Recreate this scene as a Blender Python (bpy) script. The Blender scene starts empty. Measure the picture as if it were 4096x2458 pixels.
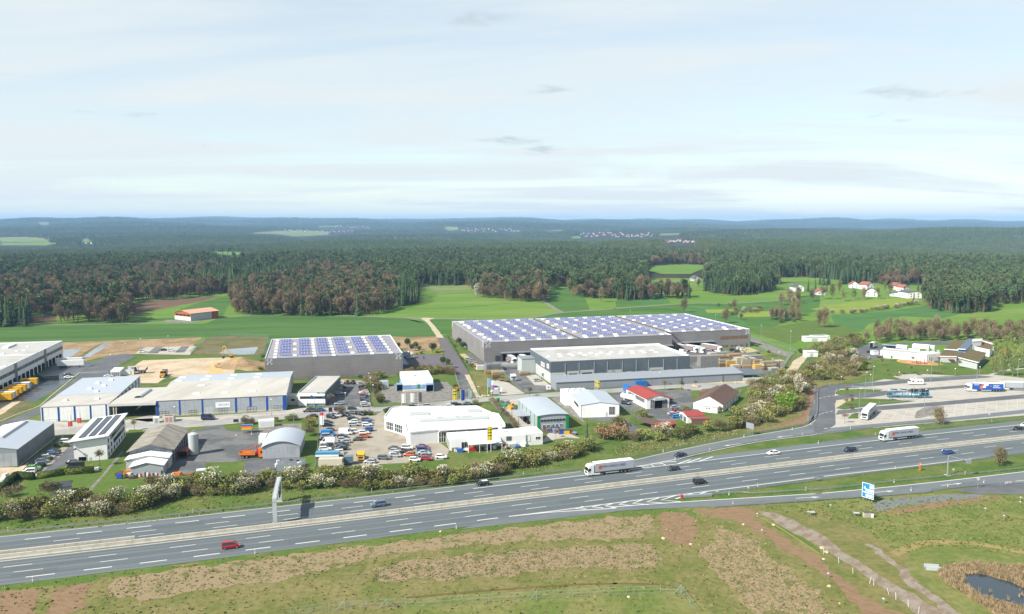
import bpy,bmesh,math,random
import numpy as np
from mathutils import Vector,Matrix,Quaternion
from mathutils.geometry import delaunay_2d_cdt
random.seed(7)
rad=math.radians
RNG=np.random.default_rng(11)
scene=bpy.context.scene
COL=scene.collection
# camera
F_PX,CAM_H,HORIZON=3130.0,81.0,886.0
PITCH=math.atan((1229-HORIZON)/F_PX)
cam_data=bpy.data.cameras.new('camera')
cam_data.sensor_width=36.0
cam_data.sensor_fit='HORIZONTAL'
cam_data.lens=F_PX/4096*36
cam_data.clip_start=1.0
cam_data.clip_end=60000
camera=bpy.data.objects.new('camera',cam_data)
camera.location=(0,0,CAM_H)
camera.rotation_euler=(math.pi/2-PITCH,0,0)
COL.objects.link(camera)
scene.camera=camera
# sky, sun, exposure
SUN_EL=math.radians(40)
SUN_AZ=math.atan2(-0.81,-0.59)
SUN_DIR=Vector((math.sin(SUN_AZ)*math.cos(SUN_EL),math.cos(SUN_AZ)*math.cos(SUN_EL),math.sin(SUN_EL)))
sun_data=bpy.data.lights.new('sun','SUN')
sun_data.energy=5.0
sun_data.angle=math.radians(0.53)
sun_data.color=(1.0,0.955,0.88)
sun=bpy.data.objects.new('sun',sun_data)
sun.rotation_euler=SUN_DIR.to_track_quat('Z','Y').to_euler()
sun.location=(-300,-150,400)
COL.objects.link(sun)
world=bpy.data.worlds.new('World')
scene.world=world
world.use_nodes=True
def build_world():
 nt=world.node_tree
 N,L=nt.nodes,nt.links
 N.clear()
 out=N.new('ShaderNodeOutputWorld')
 bg=N.new('ShaderNodeBackground')
 bg.inputs['Strength'].default_value=0.094
 sky=N.new('ShaderNodeTexSky')
 sky.sky_type='NISHITA'
 sky.sun_disc=False
 sky.sun_elevation=SUN_EL
 sky.sun_rotation=SUN_AZ
 sky.air_density=1.0
 sky.dust_density=0.3
 sky.ozone_density=1.0
 sky.altitude=400
 tc=N.new('ShaderNodeTexCoord')
 sep=N.new('ShaderNodeSeparateXYZ')
 L.new(tc.outputs['Generated'],sep.inputs[0])
 def m(op,a,b=None,clamp=False):
  n=N.new('ShaderNodeMath')
  n.operation=op
  n.use_clamp=clamp
  for i,v in enumerate((a,b)):
   if v is None:
    continue
   if isinstance(v,(int,float)):
    n.inputs[i].default_value=v
   else:
    L.new(v,n.inputs[i])
  return n.outputs[0]
 den=m('ADD',m('MAXIMUM',sep.outputs[2],0.0),0.09)
 comb=N.new('ShaderNodeCombineXYZ')
 L.new(m('DIVIDE',sep.outputs[0],den),comb.inputs[0])
 L.new(m('DIVIDE',sep.outputs[1],den),comb.inputs[1])
 def noise(scale,detail,rough,sx,sy,rot,dist=0.0,off=(0,0,0)):
  mp=N.new('ShaderNodeMapping')
  mp.inputs['Scale'].default_value=(sx,sy,1)
  mp.inputs['Rotation'].default_value=(0,0,rot)
  mp.inputs['Location'].default_value=off
  L.new(comb.outputs[0],mp.inputs[0])
  t=N.new('ShaderNodeTexNoise')
  t.inputs['Scale'].default_value=scale
  t.inputs['Detail'].default_value=detail
  t.inputs['Roughness'].default_value=rough
  t.inputs['Distortion'].default_value=dist
  L.new(mp.outputs[0],t.inputs['Vector'])
  return t.outputs['Fac']
 def ramp(v,a,b):
  r=N.new('ShaderNodeMapRange')
  r.interpolation_type='SMOOTHSTEP'
  r.inputs['From Min'].default_value=a
  r.inputs['From Max'].default_value=b
  L.new(v,r.inputs['Value'])
  return r.outputs[0]
 veil=ramp(noise(0.5,6,0.58,0.6,1.2,0.55,0.7,(3.1,1.7,0)),0.3,0.62)
 streak=ramp(noise(0.8,5,0.6,0.4,1.7,0.3,0.8,(7.3,2.9,0)),0.36,0.72)
 mask=m('ADD',m('MULTIPLY',veil,0.5),m('MULTIPLY',streak,0.2))
 mask=m('ADD',mask,0.42,True)
 mask=m('MAXIMUM',mask,m('MULTIPLY',ramp(sep.outputs[2],0.12,-0.02),0.9))
 mask=m('MULTIPLY',mask,m('SUBTRACT',1.0,m('MULTIPLY',ramp(sep.outputs[2],0.22,0.95),0.65)))
 puff=ramp(noise(1.7,5,0.58,0.9,0.8,0.1,0.3,(12.4,4.2,0)),0.61,0.74)
 puff=m('MULTIPLY',m('MULTIPLY',puff,0.85),ramp(sep.outputs[2],0.04,0.1))
 mix=N.new('ShaderNodeMix')
 mix.data_type='RGBA'
 L.new(mask,mix.inputs['Factor'])
 tint=N.new('ShaderNodeVectorMath')
 tint.operation='MULTIPLY'
 tint.inputs[1].default_value=(1.04,1.08,1.02)
 L.new(sky.outputs[0],tint.inputs[0])
 L.new(tint.outputs[0],mix.inputs['A'])
 mix.inputs['B'].default_value=(4.72,5.12,5.25,1)
 mix2=N.new('ShaderNodeMix')
 mix2.data_type='RGBA'
 L.new(puff,mix2.inputs['Factor'])
 L.new(mix.outputs['Result'],mix2.inputs['A'])
 mix2.inputs['B'].default_value=(3.3,3.75,3.95,1)
 L.new(mix2.outputs['Result'],bg.inputs['Color'])
 L.new(bg.outputs[0],out.inputs['Surface'])
build_world()
vs=scene.view_settings
vs.view_transform='Standard'
vs.look='None'
vs.exposure=0.9
vs.gamma=1.0
vs.use_curve_mapping=False
scene.display_settings.display_device='sRGB'
cy=scene.cycles
cy.max_bounces=6
cy.diffuse_bounces=3
cy.glossy_bounces=3
cy.transparent_max_bounces=8
cy.transmission_bounces=3
cy.volume_bounces=0
cy.volume_max_steps=64
cy.use_denoising=True
# picture point -> place
K3=820/2473
TILES=dict(t1=(0,1300,K3),t2=(820,1300,K3),t3=(1640,1200,K3),t4=(2460,1200,K3),t5=(3276,1200,K3),t6=(0,1620,K3),t7=(820,1500,K3),t8=(1640,1500,K3),u1=(2460,1500,K3),u2=(3276,1500,K3),u3=(0,1966,K3),u4=(820,1966,K3),u5=(1640,1966,K3),u6=(2460,1966,K3),u7=(3276,1966,K3),w1=(0,800,2048/2473),w2=(2048,800,2048/2473),D=(0,0,4096/2473),S=(0,0,1.0))
def L(s):
 out,t=[],TILES['S']
 for w in s.split():
  if ',' in w:
   x,y=w.split(',')
   out.append((t[0]+float(x)*t[2],t[1]+float(y)*t[2]))
  else:
   t=TILES[w]
 return out
def L1(s):
 return L(s)[0]
CP,SP=math.cos(PITCH),math.sin(PITCH)
def ray(x,y):
 dx,dv=(x-2048)/F_PX,(y-1229)/F_PX
 return Vector((dx,CP-dv*SP,-SP-dv*CP))
def G(p,z=0.0):
 d=ray(*p)
 t=(z-CAM_H)/d.z
 return Vector((d.x*t,d.y*t,z))
def GP(s,z=0.0):
 return G(L1(s),z)
def lr(seq,pre=''):
 return sorted(seq,key=lambda q:L1(pre+(q if isinstance(q,str)else q[0]))[0])
def proj(v):
 x,y,z=v
 z=z-CAM_H
 zc=y*CP-z*SP
 vv=-(y*SP+z*CP)
 return 2048+F_PX*x/zc,1229+F_PX*vv/zc
def GL(s,z=0.0):
 return[G(p,z)for p in L(s)]
def in_poly(x,y,poly):
 n=len(poly)
 c=np.zeros(np.shape(x),bool)
 j=n-1
 for i in range(n):
  xi,yi=poly[i]
  xj,yj=poly[j]
  t=((yi>y)!=(yj>y))&(x<(xj-xi)*(y-yi)/(yj-yi+1e-12)+xi)
  c^=t
  j=i
 return c
def smooth(a,b,x):
 t=np.clip((x-a)/(b-a),0,1)
 return t*t*(3-2*t)
# tagging
def tag(o,label=None,cat=None,group=None,kind=None):
 for k,v in(('label',label),('category',cat),('group',group),('kind',kind)):
  if v:
   o[k]=v
 return o
def link(o,parent=None):
 COL.objects.link(o)
 if parent is not None:
  o.parent=parent
 return o
def thing(name,label,cat,loc=(0,0,0),rz=0.0,group=None):
 o=bpy.data.objects.new(name,None)
 o.empty_display_size=0.5
 o.location=loc
 o.rotation_euler=(0,0,rz)
 link(o)
 return tag(o,label,cat,group)
def place(name,mesh,parent=None,loc=(0,0,0),rot=(0,0,0),sc=(1,1,1)):
 o=bpy.data.objects.new(name,mesh)
 o.location=loc
 o.rotation_euler=rot
 o.scale=sc
 return link(o,parent)
ORD=['','first','second','third','fourth','fifth','sixth','seventh','eighth','ninth','tenth','eleventh','twelfth','thirteenth','fourteenth','fifteenth','sixteenth','seventeenth','eighteenth','nineteenth','twentieth']
def ordinal(n):
 if n<=20:
  return ORD[n]
 tens={2:'twenty',3:'thirty',4:'forty',5:'fifty',6:'sixty',7:'seventy',8:'eighty',9:'ninety'}
 if n%10==0 and n<100:
  return tens[n//10][:-1]+'ieth'
 if n<100:
  return tens[n//10]+'-'+ORD[n%10]
 return str(n)+('th' if n%100 in(11,12,13)else{1:'st',2:'nd',3:'rd'}.get(n%10,'th'))
# materials
MATS={}
class Attr(dict):
 __getattr__=dict.__getitem__
 __setattr__=dict.__setitem__
ALB=0.66
def mat(name,col,rough=0.7,var=0.12,scale=0.6,metal=0.0,spec=0.4,col2=None,bump=0.0,bscale=8.0,stretch=None,thr=None,detail=4.0,emit=None,hue=None,coat=0.0,rnd=0.0):
 if name in MATS:
  return MATS[name]
 col=tuple(c*ALB for c in col)
 col2=tuple(c*ALB for c in col2)if col2 is not None else None
 mt=bpy.data.materials.new(name)
 mt.use_nodes=True
 nt=mt.node_tree
 N,Lk=nt.nodes,nt.links
 b=N['Principled BSDF']
 b.inputs['Roughness'].default_value=rough
 b.inputs['Metallic'].default_value=metal
 b.inputs['Specular IOR Level'].default_value=spec if rough<0.9 else 0.08
 if coat:
  b.inputs['Coat Weight'].default_value=coat
 geo=N.new('ShaderNodeNewGeometry')
 mp=N.new('ShaderNodeMapping')
 Lk.new(geo.outputs['Position'],mp.inputs['Vector'])
 if stretch:
  mp.inputs['Rotation'].default_value=(0,0,stretch[2])
  mp2=N.new('ShaderNodeMapping')
  Lk.new(mp.outputs[0],mp2.inputs['Vector'])
  mp2.inputs['Scale'].default_value=(stretch[0],stretch[1],1)
  vec=mp2.outputs[0]
 else:
  vec=mp.outputs[0]
 def noise(s,d=detail,v=vec,r=0.6):
  t=N.new('ShaderNodeTexNoise')
  t.inputs['Scale'].default_value=s
  t.inputs['Detail'].default_value=d
  t.inputs['Roughness'].default_value=r
  Lk.new(v,t.inputs['Vector'])
  return t.outputs['Fac']
 base=None
 if col2 is not None:
  lo,hi=thr or(0.4,0.6)
  r=N.new('ShaderNodeMapRange')
  r.interpolation_type='SMOOTHSTEP'
  r.inputs['From Min'].default_value=lo
  r.inputs['From Max'].default_value=hi
  Lk.new(noise(scale),r.inputs['Value'])
  mx=N.new('ShaderNodeMix')
  mx.data_type='RGBA'
  Lk.new(r.outputs[0],mx.inputs['Factor'])
  mx.inputs['A'].default_value=(*col,1)
  mx.inputs['B'].default_value=(*col2,1)
  base=mx.outputs['Result']
  fine=noise(scale*7.3,4)
 else:
  rgb=N.new('ShaderNodeRGB')
  rgb.outputs[0].default_value=(*col,1)
  base=rgb.outputs[0]
  fine=noise(scale)
 vals=[]
 if var:
  r=N.new('ShaderNodeMapRange')
  r.inputs['From Min'].default_value=0.25
  r.inputs['From Max'].default_value=0.75
  r.inputs['To Min'].default_value=1-var
  r.inputs['To Max'].default_value=1+var
  Lk.new(fine,r.inputs['Value'])
  vals.append(r.outputs[0])
 if rnd:
  oi=N.new('ShaderNodeObjectInfo')
  r=N.new('ShaderNodeMapRange')
  r.inputs['To Min'].default_value=1-rnd
  r.inputs['To Max'].default_value=1+rnd
  Lk.new(oi.outputs['Random'],r.inputs['Value'])
  vals.append(r.outputs[0])
 for v in vals:
  vm=N.new('ShaderNodeVectorMath')
  vm.operation='SCALE'
  Lk.new(base,vm.inputs[0])
  Lk.new(v,vm.inputs['Scale'])
  base=vm.outputs[0]
 if hue and rnd:
  hs=N.new('ShaderNodeHueSaturation')
  r=N.new('ShaderNodeMapRange')
  r.inputs['To Min'].default_value=0.5-hue
  r.inputs['To Max'].default_value=0.5+hue
  wn=N.new('ShaderNodeTexWhiteNoise')
  wn.noise_dimensions='1D'
  Lk.new(oi.outputs['Random'],wn.inputs['W'])
  Lk.new(wn.outputs['Value'],r.inputs['Value'])
  Lk.new(r.outputs[0],hs.inputs['Hue'])
  Lk.new(base,hs.inputs['Color'])
  base=hs.outputs[0]
 Lk.new(base,b.inputs['Base Color'])
 if bump:
  bp=N.new('ShaderNodeBump')
  bp.inputs['Strength'].default_value=bump
  bp.inputs['Distance'].default_value=0.15
  Lk.new(noise(bscale,4),bp.inputs['Height'])
  Lk.new(bp.outputs[0],b.inputs['Normal'])
 if emit:
  b.inputs['Emission Color'].default_value=(*emit[:3],1)
  b.inputs['Emission Strength'].default_value=emit[3]
 MATS[name]=mt
 return mt
def srgb(r,g,b):
 return tuple(((c/255)/12.92 if c<=10 else(((c/255)+0.055)/1.055)**2.4)for c in(r,g,b))
# mesh builder
class MB:
 def __init__(self):
  self.v,self.f,self.m,self.mats=[],[],[],[]
 def mi(self,m):
  if m not in self.mats:
   self.mats.append(m)
  return self.mats.index(m)
 def add(self,verts,faces,m):
  o=len(self.v)
  self.v+=[tuple(v)for v in verts]
  k=self.mi(m)
  for f in faces:
   self.f.append([o+i for i in f])
   self.m.append(k)
  return self
 def box(self,x0,x1,y0,y1,z0,z1,m,mtx=None):
  vs=[Vector((x,y,z))for z in(z0,z1)for y in(y0,y1)for x in(x0,x1)]
  if mtx is not None:
   vs=[mtx@v for v in vs]
  return self.add(vs,[(0,2,3,1),(4,5,7,6),(0,1,5,4),(2,6,7,3),(0,4,6,2),(1,3,7,5)],m)
 def prism(self,poly,z0,z1,m,top=None,mtop=None):
  n=len(poly)
  a=sum(poly[i][0]*poly[(i+1)%n][1]-poly[(i+1)%n][0]*poly[i][1]for i in range(n))
  if a<0:
   poly=list(poly)[::-1]
   if isinstance(z1,(list,tuple)):
    z1=list(z1)[::-1]
  zt=z1 if isinstance(z1,(list,tuple))else[z1]*n
  vs=[(p[0],p[1],z0)for p in poly]+[(p[0],p[1],zt[i])for i,p in enumerate(poly)]
  self.add(vs,[(i,(i+1)%n,n+(i+1)%n,n+i)for i in range(n)]+[tuple(range(n-1,-1,-1))],m)
  self.add([vs[n+i]for i in range(n)],[tuple(range(n))],mtop or m)
  return self
 def prof(self,poly,y0,y1,m):
  n=len(poly)
  a=sum(poly[i][0]*poly[(i+1)%n][1]-poly[(i+1)%n][0]*poly[i][1]for i in range(n))
  if a<0:
   poly=list(poly)[::-1]
  vs=[(p[0],y0,p[1])for p in poly]+[(p[0],y1,p[1])for p in poly]
  return self.add(vs,[(i,(i+1)%n,n+(i+1)%n,n+i)for i in range(n)]+[tuple(range(n-1,-1,-1)),tuple(range(n,2*n))],m)
 def tube(self,a,b,ra,rb,m,n=6,cap=True):
  a,b=Vector(a),Vector(b)
  d=(b-a)
  if d.length<1e-6:
   return self
  q=d.to_track_quat('Z','Y')
  ring=[(math.cos(2*math.pi*i/n),math.sin(2*math.pi*i/n))for i in range(n)]
  vs=[a+q@Vector((c*ra,s*ra,0))for c,s in ring]+[b+q@Vector((c*rb,s*rb,0))for c,s in ring]
  fs=[(i,(i+1)%n,n+(i+1)%n,n+i)for i in range(n)]
  if cap:
   fs+=[tuple(range(n-1,-1,-1)),tuple(range(n,2*n))]
  return self.add(vs,fs,m)
 def quad(self,a,b,c,d,m):
  return self.add([a,b,c,d],[(0,1,2,3)],m)
 def mesh(self,name):
  me=bpy.data.meshes.new(name)
  me.from_pydata(self.v,[],self.f)
  for m in self.mats:
   me.materials.append(m)
  me.polygons.foreach_set('material_index',self.m)
  me.update()
  return me
 def put(self,name,parent=None,loc=(0,0,0),rot=(0,0,0)):
  return place(name,self.mesh(name),parent,loc,rot)
def one(parent,name,op,*args):
 mb=MB()
 getattr(mb,op)(*args)
 return mb.put(name,parent)
def fast_mesh(name,verts,faces,mats,mi=None):
 me=bpy.data.meshes.new(name)
 nv,nf,k=len(verts),len(faces),faces.shape[1]
 me.vertices.add(nv)
 me.vertices.foreach_set('co',np.asarray(verts,np.float32).ravel())
 me.loops.add(nf*k)
 me.loops.foreach_set('vertex_index',np.asarray(faces,np.int32).ravel())
 me.polygons.add(nf)
 me.polygons.foreach_set('loop_start',np.arange(0,nf*k,k,dtype=np.int32))
 for m in mats:
  me.materials.append(m)
 if mi is not None:
  me.polygons.foreach_set('material_index',np.asarray(mi,np.int32))
 me.update(calc_edges=True)
 me.validate()
 return me
def text_mesh(s,size,m,ext=0.01):
 cu=bpy.data.curves.new('text','FONT')
 cu.body=s
 cu.size=size
 cu.extrude=ext
 cu.align_x='CENTER'
 cu.align_y='CENTER'
 cu.resolution_u=2
 o=bpy.data.objects.new('text',cu)
 COL.objects.link(o)
 bpy.context.view_layer.update()
 me=bpy.data.meshes.new_from_object(o.evaluated_get(bpy.context.evaluated_depsgraph_get()))
 bpy.data.objects.remove(o)
 me.materials.clear()
 me.materials.append(m)
 return me
# terrain
def terrain(x,y):
 x,y=np.asarray(x,float),np.asarray(y,float)
 d=np.hypot(x,y)
 a=x/np.maximum(y,1.0)
 far=smooth(1250,2600,d)
 z=far*(14*np.sin(x*0.0019+1.3)*np.cos(y*0.0027+0.4)+10*np.sin(x*0.0037-y*0.0041+2.0)-5)
 z=z-22*np.exp(-((d-3300)/800)**2)*smooth(0.05,-0.4,a)
 z=z+26*np.exp(-((d-5200)/1300)**2)*smooth(0.05,0.35,a)
 z=z-10*np.exp(-((d-3600)/900)**2)*np.exp(-((a-0.12)/0.2)**2)
 hills=0.76+0.17*np.sin(a*11+0.7)+0.12*np.sin(a*27+2.2)+0.08*np.sin(a*61+1.0)
 z=z+smooth(5200,9800,d)*smooth(0.35,0.02,a)*86*hills*(1-0.55*smooth(10500,12500,d))
 z=z+smooth(9000,14000,d)*86*(0.88+0.16*np.sin(a*9+4)+0.11*np.sin(a*33+1.2)+0.05*np.sin(a*80))
 z=z+26*smooth(3000,5500,d)*np.sin(x*0.0013+2)*np.sin(y*0.0011+a*3)
 z=np.where(d>15000,z-(d-15000)*0.02,z)
 return z
# ground materials
M=Attr()
M.grass=mat('verge_grass',srgb(112,122,66),0.95,0.22,0.09,col2=srgb(84,112,48),thr=(0.42,0.62),bump=0.5,bscale=1.2,detail=5)
M.lawn=mat('lawn_grass',srgb(94,118,52),0.95,0.2,0.12,col2=srgb(112,124,64),thr=(0.45,0.7),bump=0.4,bscale=1.5,detail=5)
M.meadow=mat('meadow_grass',srgb(132,132,78),0.95,0.28,0.09,col2=srgb(110,124,62),thr=(0.4,0.62),bump=0.5,bscale=1.0,detail=5)
M.olive=mat('dry_olive_grass',srgb(136,128,82),0.95,0.3,0.1,col2=srgb(112,118,62),thr=(0.36,0.66),bump=0.6,bscale=1.1,detail=5)
M.floor=mat('forest_floor',srgb(58,62,44),1.0,0.3,0.02,col2=srgb(78,70,52),thr=(0.4,0.65))
M.mulch=mat('dry_mulch',srgb(158,140,108),0.95,0.3,0.3,col2=srgb(112,114,66),thr=(0.5,0.66),bump=0.8,bscale=2.2,detail=5)
M.soil=mat('bare_soil',srgb(152,126,98),0.95,0.28,0.35,col2=srgb(136,110,82),thr=(0.4,0.7),bump=0.5,bscale=1.8,stretch=(1,3.0,0.5))
M.plough=mat('ploughed_soil',srgb(120,96,78),0.95,0.16,0.05,bump=0.4,bscale=0.6,stretch=(0.4,2.5,0.2))
M.sand=mat('building_sand',srgb(214,196,168),0.95,0.1,0.08,col2=srgb(196,172,138),thr=(0.42,0.66),bump=0.3,bscale=0.8)
M.tan=mat('tan_rubble',srgb(176,150,116),0.95,0.22,0.06,col2=srgb(146,124,88),thr=(0.4,0.62),bump=0.5,bscale=0.7)
M.gravel=mat('grey_gravel',srgb(150,146,138),0.95,0.2,0.4,col2=srgb(126,122,112),thr=(0.4,0.65),bump=0.5,bscale=3)
M.graveltrack=mat('track_gravel',srgb(162,150,134),0.95,0.18,0.22,col2=srgb(140,124,104),thr=(0.4,0.62),bump=0.5,bscale=2,stretch=(1,2,-0.75))
M.greygrit=mat('blue_grey_grit',srgb(128,132,134),0.95,0.22,0.3,col2=srgb(96,100,102),thr=(0.6,0.72),bump=0.5,bscale=2)
M.track=mat('pale_track',srgb(206,192,164),0.95,0.12,0.15,col2=srgb(186,170,140),thr=(0.42,0.66))
M.paving=mat('beige_paving',srgb(178,170,154),0.9,0.1,0.15,col2=srgb(160,150,132),thr=(0.42,0.68),detail=5)
M.concrete=mat('pale_concrete',srgb(196,190,178),0.9,0.1,0.12,col2=srgb(174,168,156),thr=(0.45,0.7),detail=5,stretch=(1,2.5,0.35))
M.street=mat('pale_street_asphalt',srgb(176,174,168),0.9,0.08,0.1,col2=srgb(158,156,150),thr=(0.42,0.68))
M.autobahn=mat('motorway_asphalt',srgb(116,124,126),0.85,0.08,0.06,col2=srgb(102,110,112),thr=(0.42,0.66),stretch=(0.12,9,-0.335),detail=5)
M.ramp=mat('ramp_asphalt',srgb(118,124,126),0.85,0.07,0.1,col2=srgb(104,110,112),thr=(0.45,0.7),stretch=(0.5,2,-0.335))
M.dark=mat('dark_asphalt',srgb(98,100,104),0.85,0.1,0.1,col2=srgb(114,114,114),thr=(0.42,0.66))
M.yard=mat('patched_asphalt',srgb(128,128,126),0.9,0.12,0.09,col2=srgb(104,106,106),thr=(0.44,0.58),detail=6)
M.wet=mat('damp_asphalt',srgb(76,82,88),0.35,0.12,0.06,col2=srgb(98,102,104),thr=(0.42,0.66),spec=0.6,stretch=(1,2,0.9))
M.violet=mat('new_asphalt',srgb(118,112,116),0.9,0.06,0.1)
M.field1=mat('young_wheat',srgb(78,112,54),0.95,0.1,0.012,col2=srgb(90,122,62),thr=(0.4,0.65),bump=0.3,bscale=0.5,stretch=(0.5,3.0,-0.1))
M.field2=mat('bright_pasture',srgb(106,140,54),0.95,0.12,0.01,col2=srgb(126,148,70),thr=(0.45,0.68),stretch=(0.6,2.0,-0.12))
M.field3=mat('green_crop',srgb(78,114,50),0.95,0.1,0.014,col2=srgb(92,126,58),thr=(0.4,0.66),stretch=(0.5,2.5,0.15))
M.field4=mat('yellow_green_crop',srgb(140,156,62),0.95,0.07,0.02,col2=srgb(130,150,64),thr=(0.4,0.66))
M.field5=mat('bluish_crop',srgb(80,120,62),0.95,0.08,0.02,col2=srgb(92,130,70),thr=(0.4,0.66),stretch=(0.4,3,0.6))
M.pale_field=mat('pale_meadow',srgb(138,144,96),0.95,0.12,0.015,col2=srgb(120,136,84),thr=(0.4,0.62))
M.basin=mat('basin_bank',srgb(128,118,82),0.95,0.2,0.08,col2=srgb(104,108,66),thr=(0.4,0.62),bump=0.5,bscale=1)
M.water=mat('pond_water',srgb(44,58,66),0.06,0.05,0.2,spec=0.6,bump=0.04,bscale=3)
M.puddle=mat('puddle_water',srgb(150,156,160),0.12,0.1,0.1,spec=0.6)
M.paint=mat('road_paint',srgb(236,234,224),0.6,0.06,1.0)
M.paint_old=mat('worn_road_paint',srgb(218,212,192),0.7,0.1,0.8)
M.flowers=mat('planted_bed',srgb(120,134,60),0.95,0.3,0.4,col2=srgb(186,170,60),thr=(0.58,0.66),detail=4)
M.reedbed=mat('reed_bed',srgb(150,126,84),0.95,0.3,0.5)
M.tilepave=mat('terracotta_court',srgb(196,150,112),0.95,0.12,0.3)
LZ=0.006
SHEETS=[0]
def roughen(pts,amp,step):
 out=[]
 n=len(pts)
 ph=random.random()*50
 k=0.0
 for i in range(n):
  a,b=pts[i],pts[(i+1)%n]
  d=(b-a).length
  m=max(1,int(d/step))
  nrm=Vector((-(b-a).y,(b-a).x,0))/max(d,1e-6)
  for j in range(m):
   t=j/m
   k+=d/m
   w=math.sin(k*0.37/step*2+ph)*0.5+math.sin(k*0.91/step*2+ph*2)*0.35+random.uniform(-0.5,0.5)
   edge=0.0 if j==0 else 1.0
   out.append(a.lerp(b,t)+nrm*amp*w*edge)
 return out
def sheet(name,pts,m,layer,label=None,rough=0.0,step=3.0):
 if isinstance(pts,str):
  pts=GL(pts)
 if rough:
  pts=roughen(pts,rough,step)
 mb=MB()
 SHEETS[0]+=1
 layer=layer+SHEETS[0]*0.004
 a=sum(pts[i].x*pts[(i+1)%len(pts)].y-pts[(i+1)%len(pts)].x*pts[i].y for i in range(len(pts)))
 if a<0:
  pts=pts[::-1]
 mb.add([(p.x,p.y,layer*LZ)for p in pts],[tuple(range(len(pts)))],M[m]if isinstance(m,str)else m)
 o=mb.put(name)
 tag(o,label,None,None,'structure')
 return o
def drape(name,poly,m,label=None,off=0.6,step=45.0):
 pts=[G(p)for p in L(poly)]if isinstance(poly,str)else poly
 q=[]
 for p in(L(poly)if isinstance(poly,str)else[]):
  d=ray(*p)
  lo=200.0
  t=lo
  for _ in range(400):
   pos=Vector((0,0,CAM_H))+d*t
   if pos.z<float(terrain(pos.x,pos.y)):
    break
   t+=40.0
  q.append(Vector((d.x*t,d.y*t,0)))
 if q:
  pts=q
 xs=[p.x for p in pts]
 ys=[p.y for p in pts]
 grid=[]
 x=min(xs)
 poly2=[(p.x,p.y)for p in pts]
 gx,gy=np.meshgrid(np.arange(min(xs),max(xs),step),np.arange(min(ys),max(ys),step))
 ins=in_poly(gx,gy,poly2)
 for a,b in zip(gx[ins],gy[ins]):
  grid.append(Vector((a,b)))
 n=len(pts)
 bound=[]
 for i in range(n):
  a,b=pts[i],pts[(i+1)%n]
  k=max(1,int((b-a).length/step))
  for j in range(k):
   c=a.lerp(b,j/k)
   bound.append(Vector((c.x,c.y)))
 nb=len(bound)
 res=delaunay_2d_cdt(bound+grid,[],[list(range(nb))],1,1e-3)
 vs=[(v.x,v.y,float(terrain(v.x,v.y))+off)for v in res[0]]
 me=bpy.data.meshes.new(name)
 me.from_pydata(vs,[],[f for f in res[2]])
 me.materials.append(M[m])
 me.update()
 bm=bmesh.new()
 bm.from_mesh(me)
 for f in bm.faces:
  if f.normal.z<0:
   f.normal_flip()
 bm.to_mesh(me)
 bm.free()
 o=place(name,me)
 tag(o,label,None,None,'structure')
 return o
def ribbon(name,pts,width,m,layer,label=None,parent=None,kind='structure'):
 if isinstance(pts,str):
  pts=GL(pts)
 SHEETS[0]+=1
 layer=layer+SHEETS[0]*0.002
 n=len(pts)
 ls,rs=[],[]
 for i in range(n):
  a,b=pts[max(0,i-1)],pts[min(n-1,i+1)]
  d=(b-a)
  nn=Vector((-d.y,d.x,0)).normalized()
  ls.append(pts[i]+nn*width/2)
  rs.append(pts[i]-nn*width/2)
 mb=MB()
 vs=[(p.x,p.y,layer*LZ)for p in rs]+[(p.x,p.y,layer*LZ)for p in ls]
 mb.add(vs,[(i,i+1,n+i+1,n+i)for i in range(n-1)],M[m]if isinstance(m,str)else m)
 o=mb.put(name,parent)
 if parent is None:
  tag(o,label,None,None,kind)
 return o
def spline(pts,n=8):
 out=[]
 for i in range(len(pts)-1):
  p0,p1,p2,p3=pts[max(0,i-1)],pts[i],pts[i+1],pts[min(len(pts)-1,i+2)]
  for j in range(n):
   t=j/n
   out.append(0.5*((2*p1)+(p2-p0)*t+(2*p0-5*p1+4*p2-p3)*t*t+(3*p1-p0-3*p2+p3)*t**3))
 out.append(pts[-1])
 return out
# ground sheet with the hills
def build_ground():
 ang=np.radians(np.linspace(-62,62,261))
 rad=np.concatenate([[0.0],np.geomspace(60,1200,14),np.geomspace(1260,19000,130)])
 A,R=np.meshgrid(ang,rad)
 X,Y=R*np.sin(A),R*np.cos(A)-40
 Z=terrain(X,Y)
 nR,nA=X.shape
 v=np.stack([X,Y,Z],-1).reshape(-1,3)
 i,j=np.meshgrid(np.arange(nR-1),np.arange(nA-1),indexing='ij')
 a=(i*nA+j).ravel()
 f=np.stack([a,a+1,a+nA+1,a+nA],-1)[:,::-1]
 yc=R[:-1,:-1].ravel()
 mi=(yc>640).astype(np.int32)
 me=fast_mesh('ground',v,f,[M.grass,M.floor],mi)
 tag(place('ground',me),'grassy ground running out to wooded hills',None,None,'structure')
build_ground()
sheet('field','D -80,835 -80,700 60,690 600,690 1140,680 1400,670 1900,675 2240,690 2600,700 2600,850 2100,870 1840,850 1090,800 1040,830 650,830 150,832','field2',1,'bright green pasture in front of the woods')
sheet('field','t1 -40,20 800,8 2473,-12 w1 1060,570 1290,558 1800,566 1970,574 2080,604 t3 -30,240 180,255 300,400 330,440 t2 2473,470 2200,120 790,170 600,150 t1 2473,150 1400,215 750,210 -40,200','field1',3,'dark green wheat field behind the small grey warehouse',1.0,8)
sheet('field','D 75,784 300,772 420,768 425,752 470,735 555,712 562,722 548,745 540,762 300,785 80,792','field3',3,'green crop strip beside the orange-roofed barn',0.8,8)
sheet('field','w1 600,505 790,482 1070,464 1000,485 690,545 630,556','plough',4,'brown ploughed field at the edge of the woods',1.0,8)
sheet('field','w1 120,570 270,558 275,588 130,600','plough',4,'small brown ploughed plot under dark trees',1.0,8)
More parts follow.
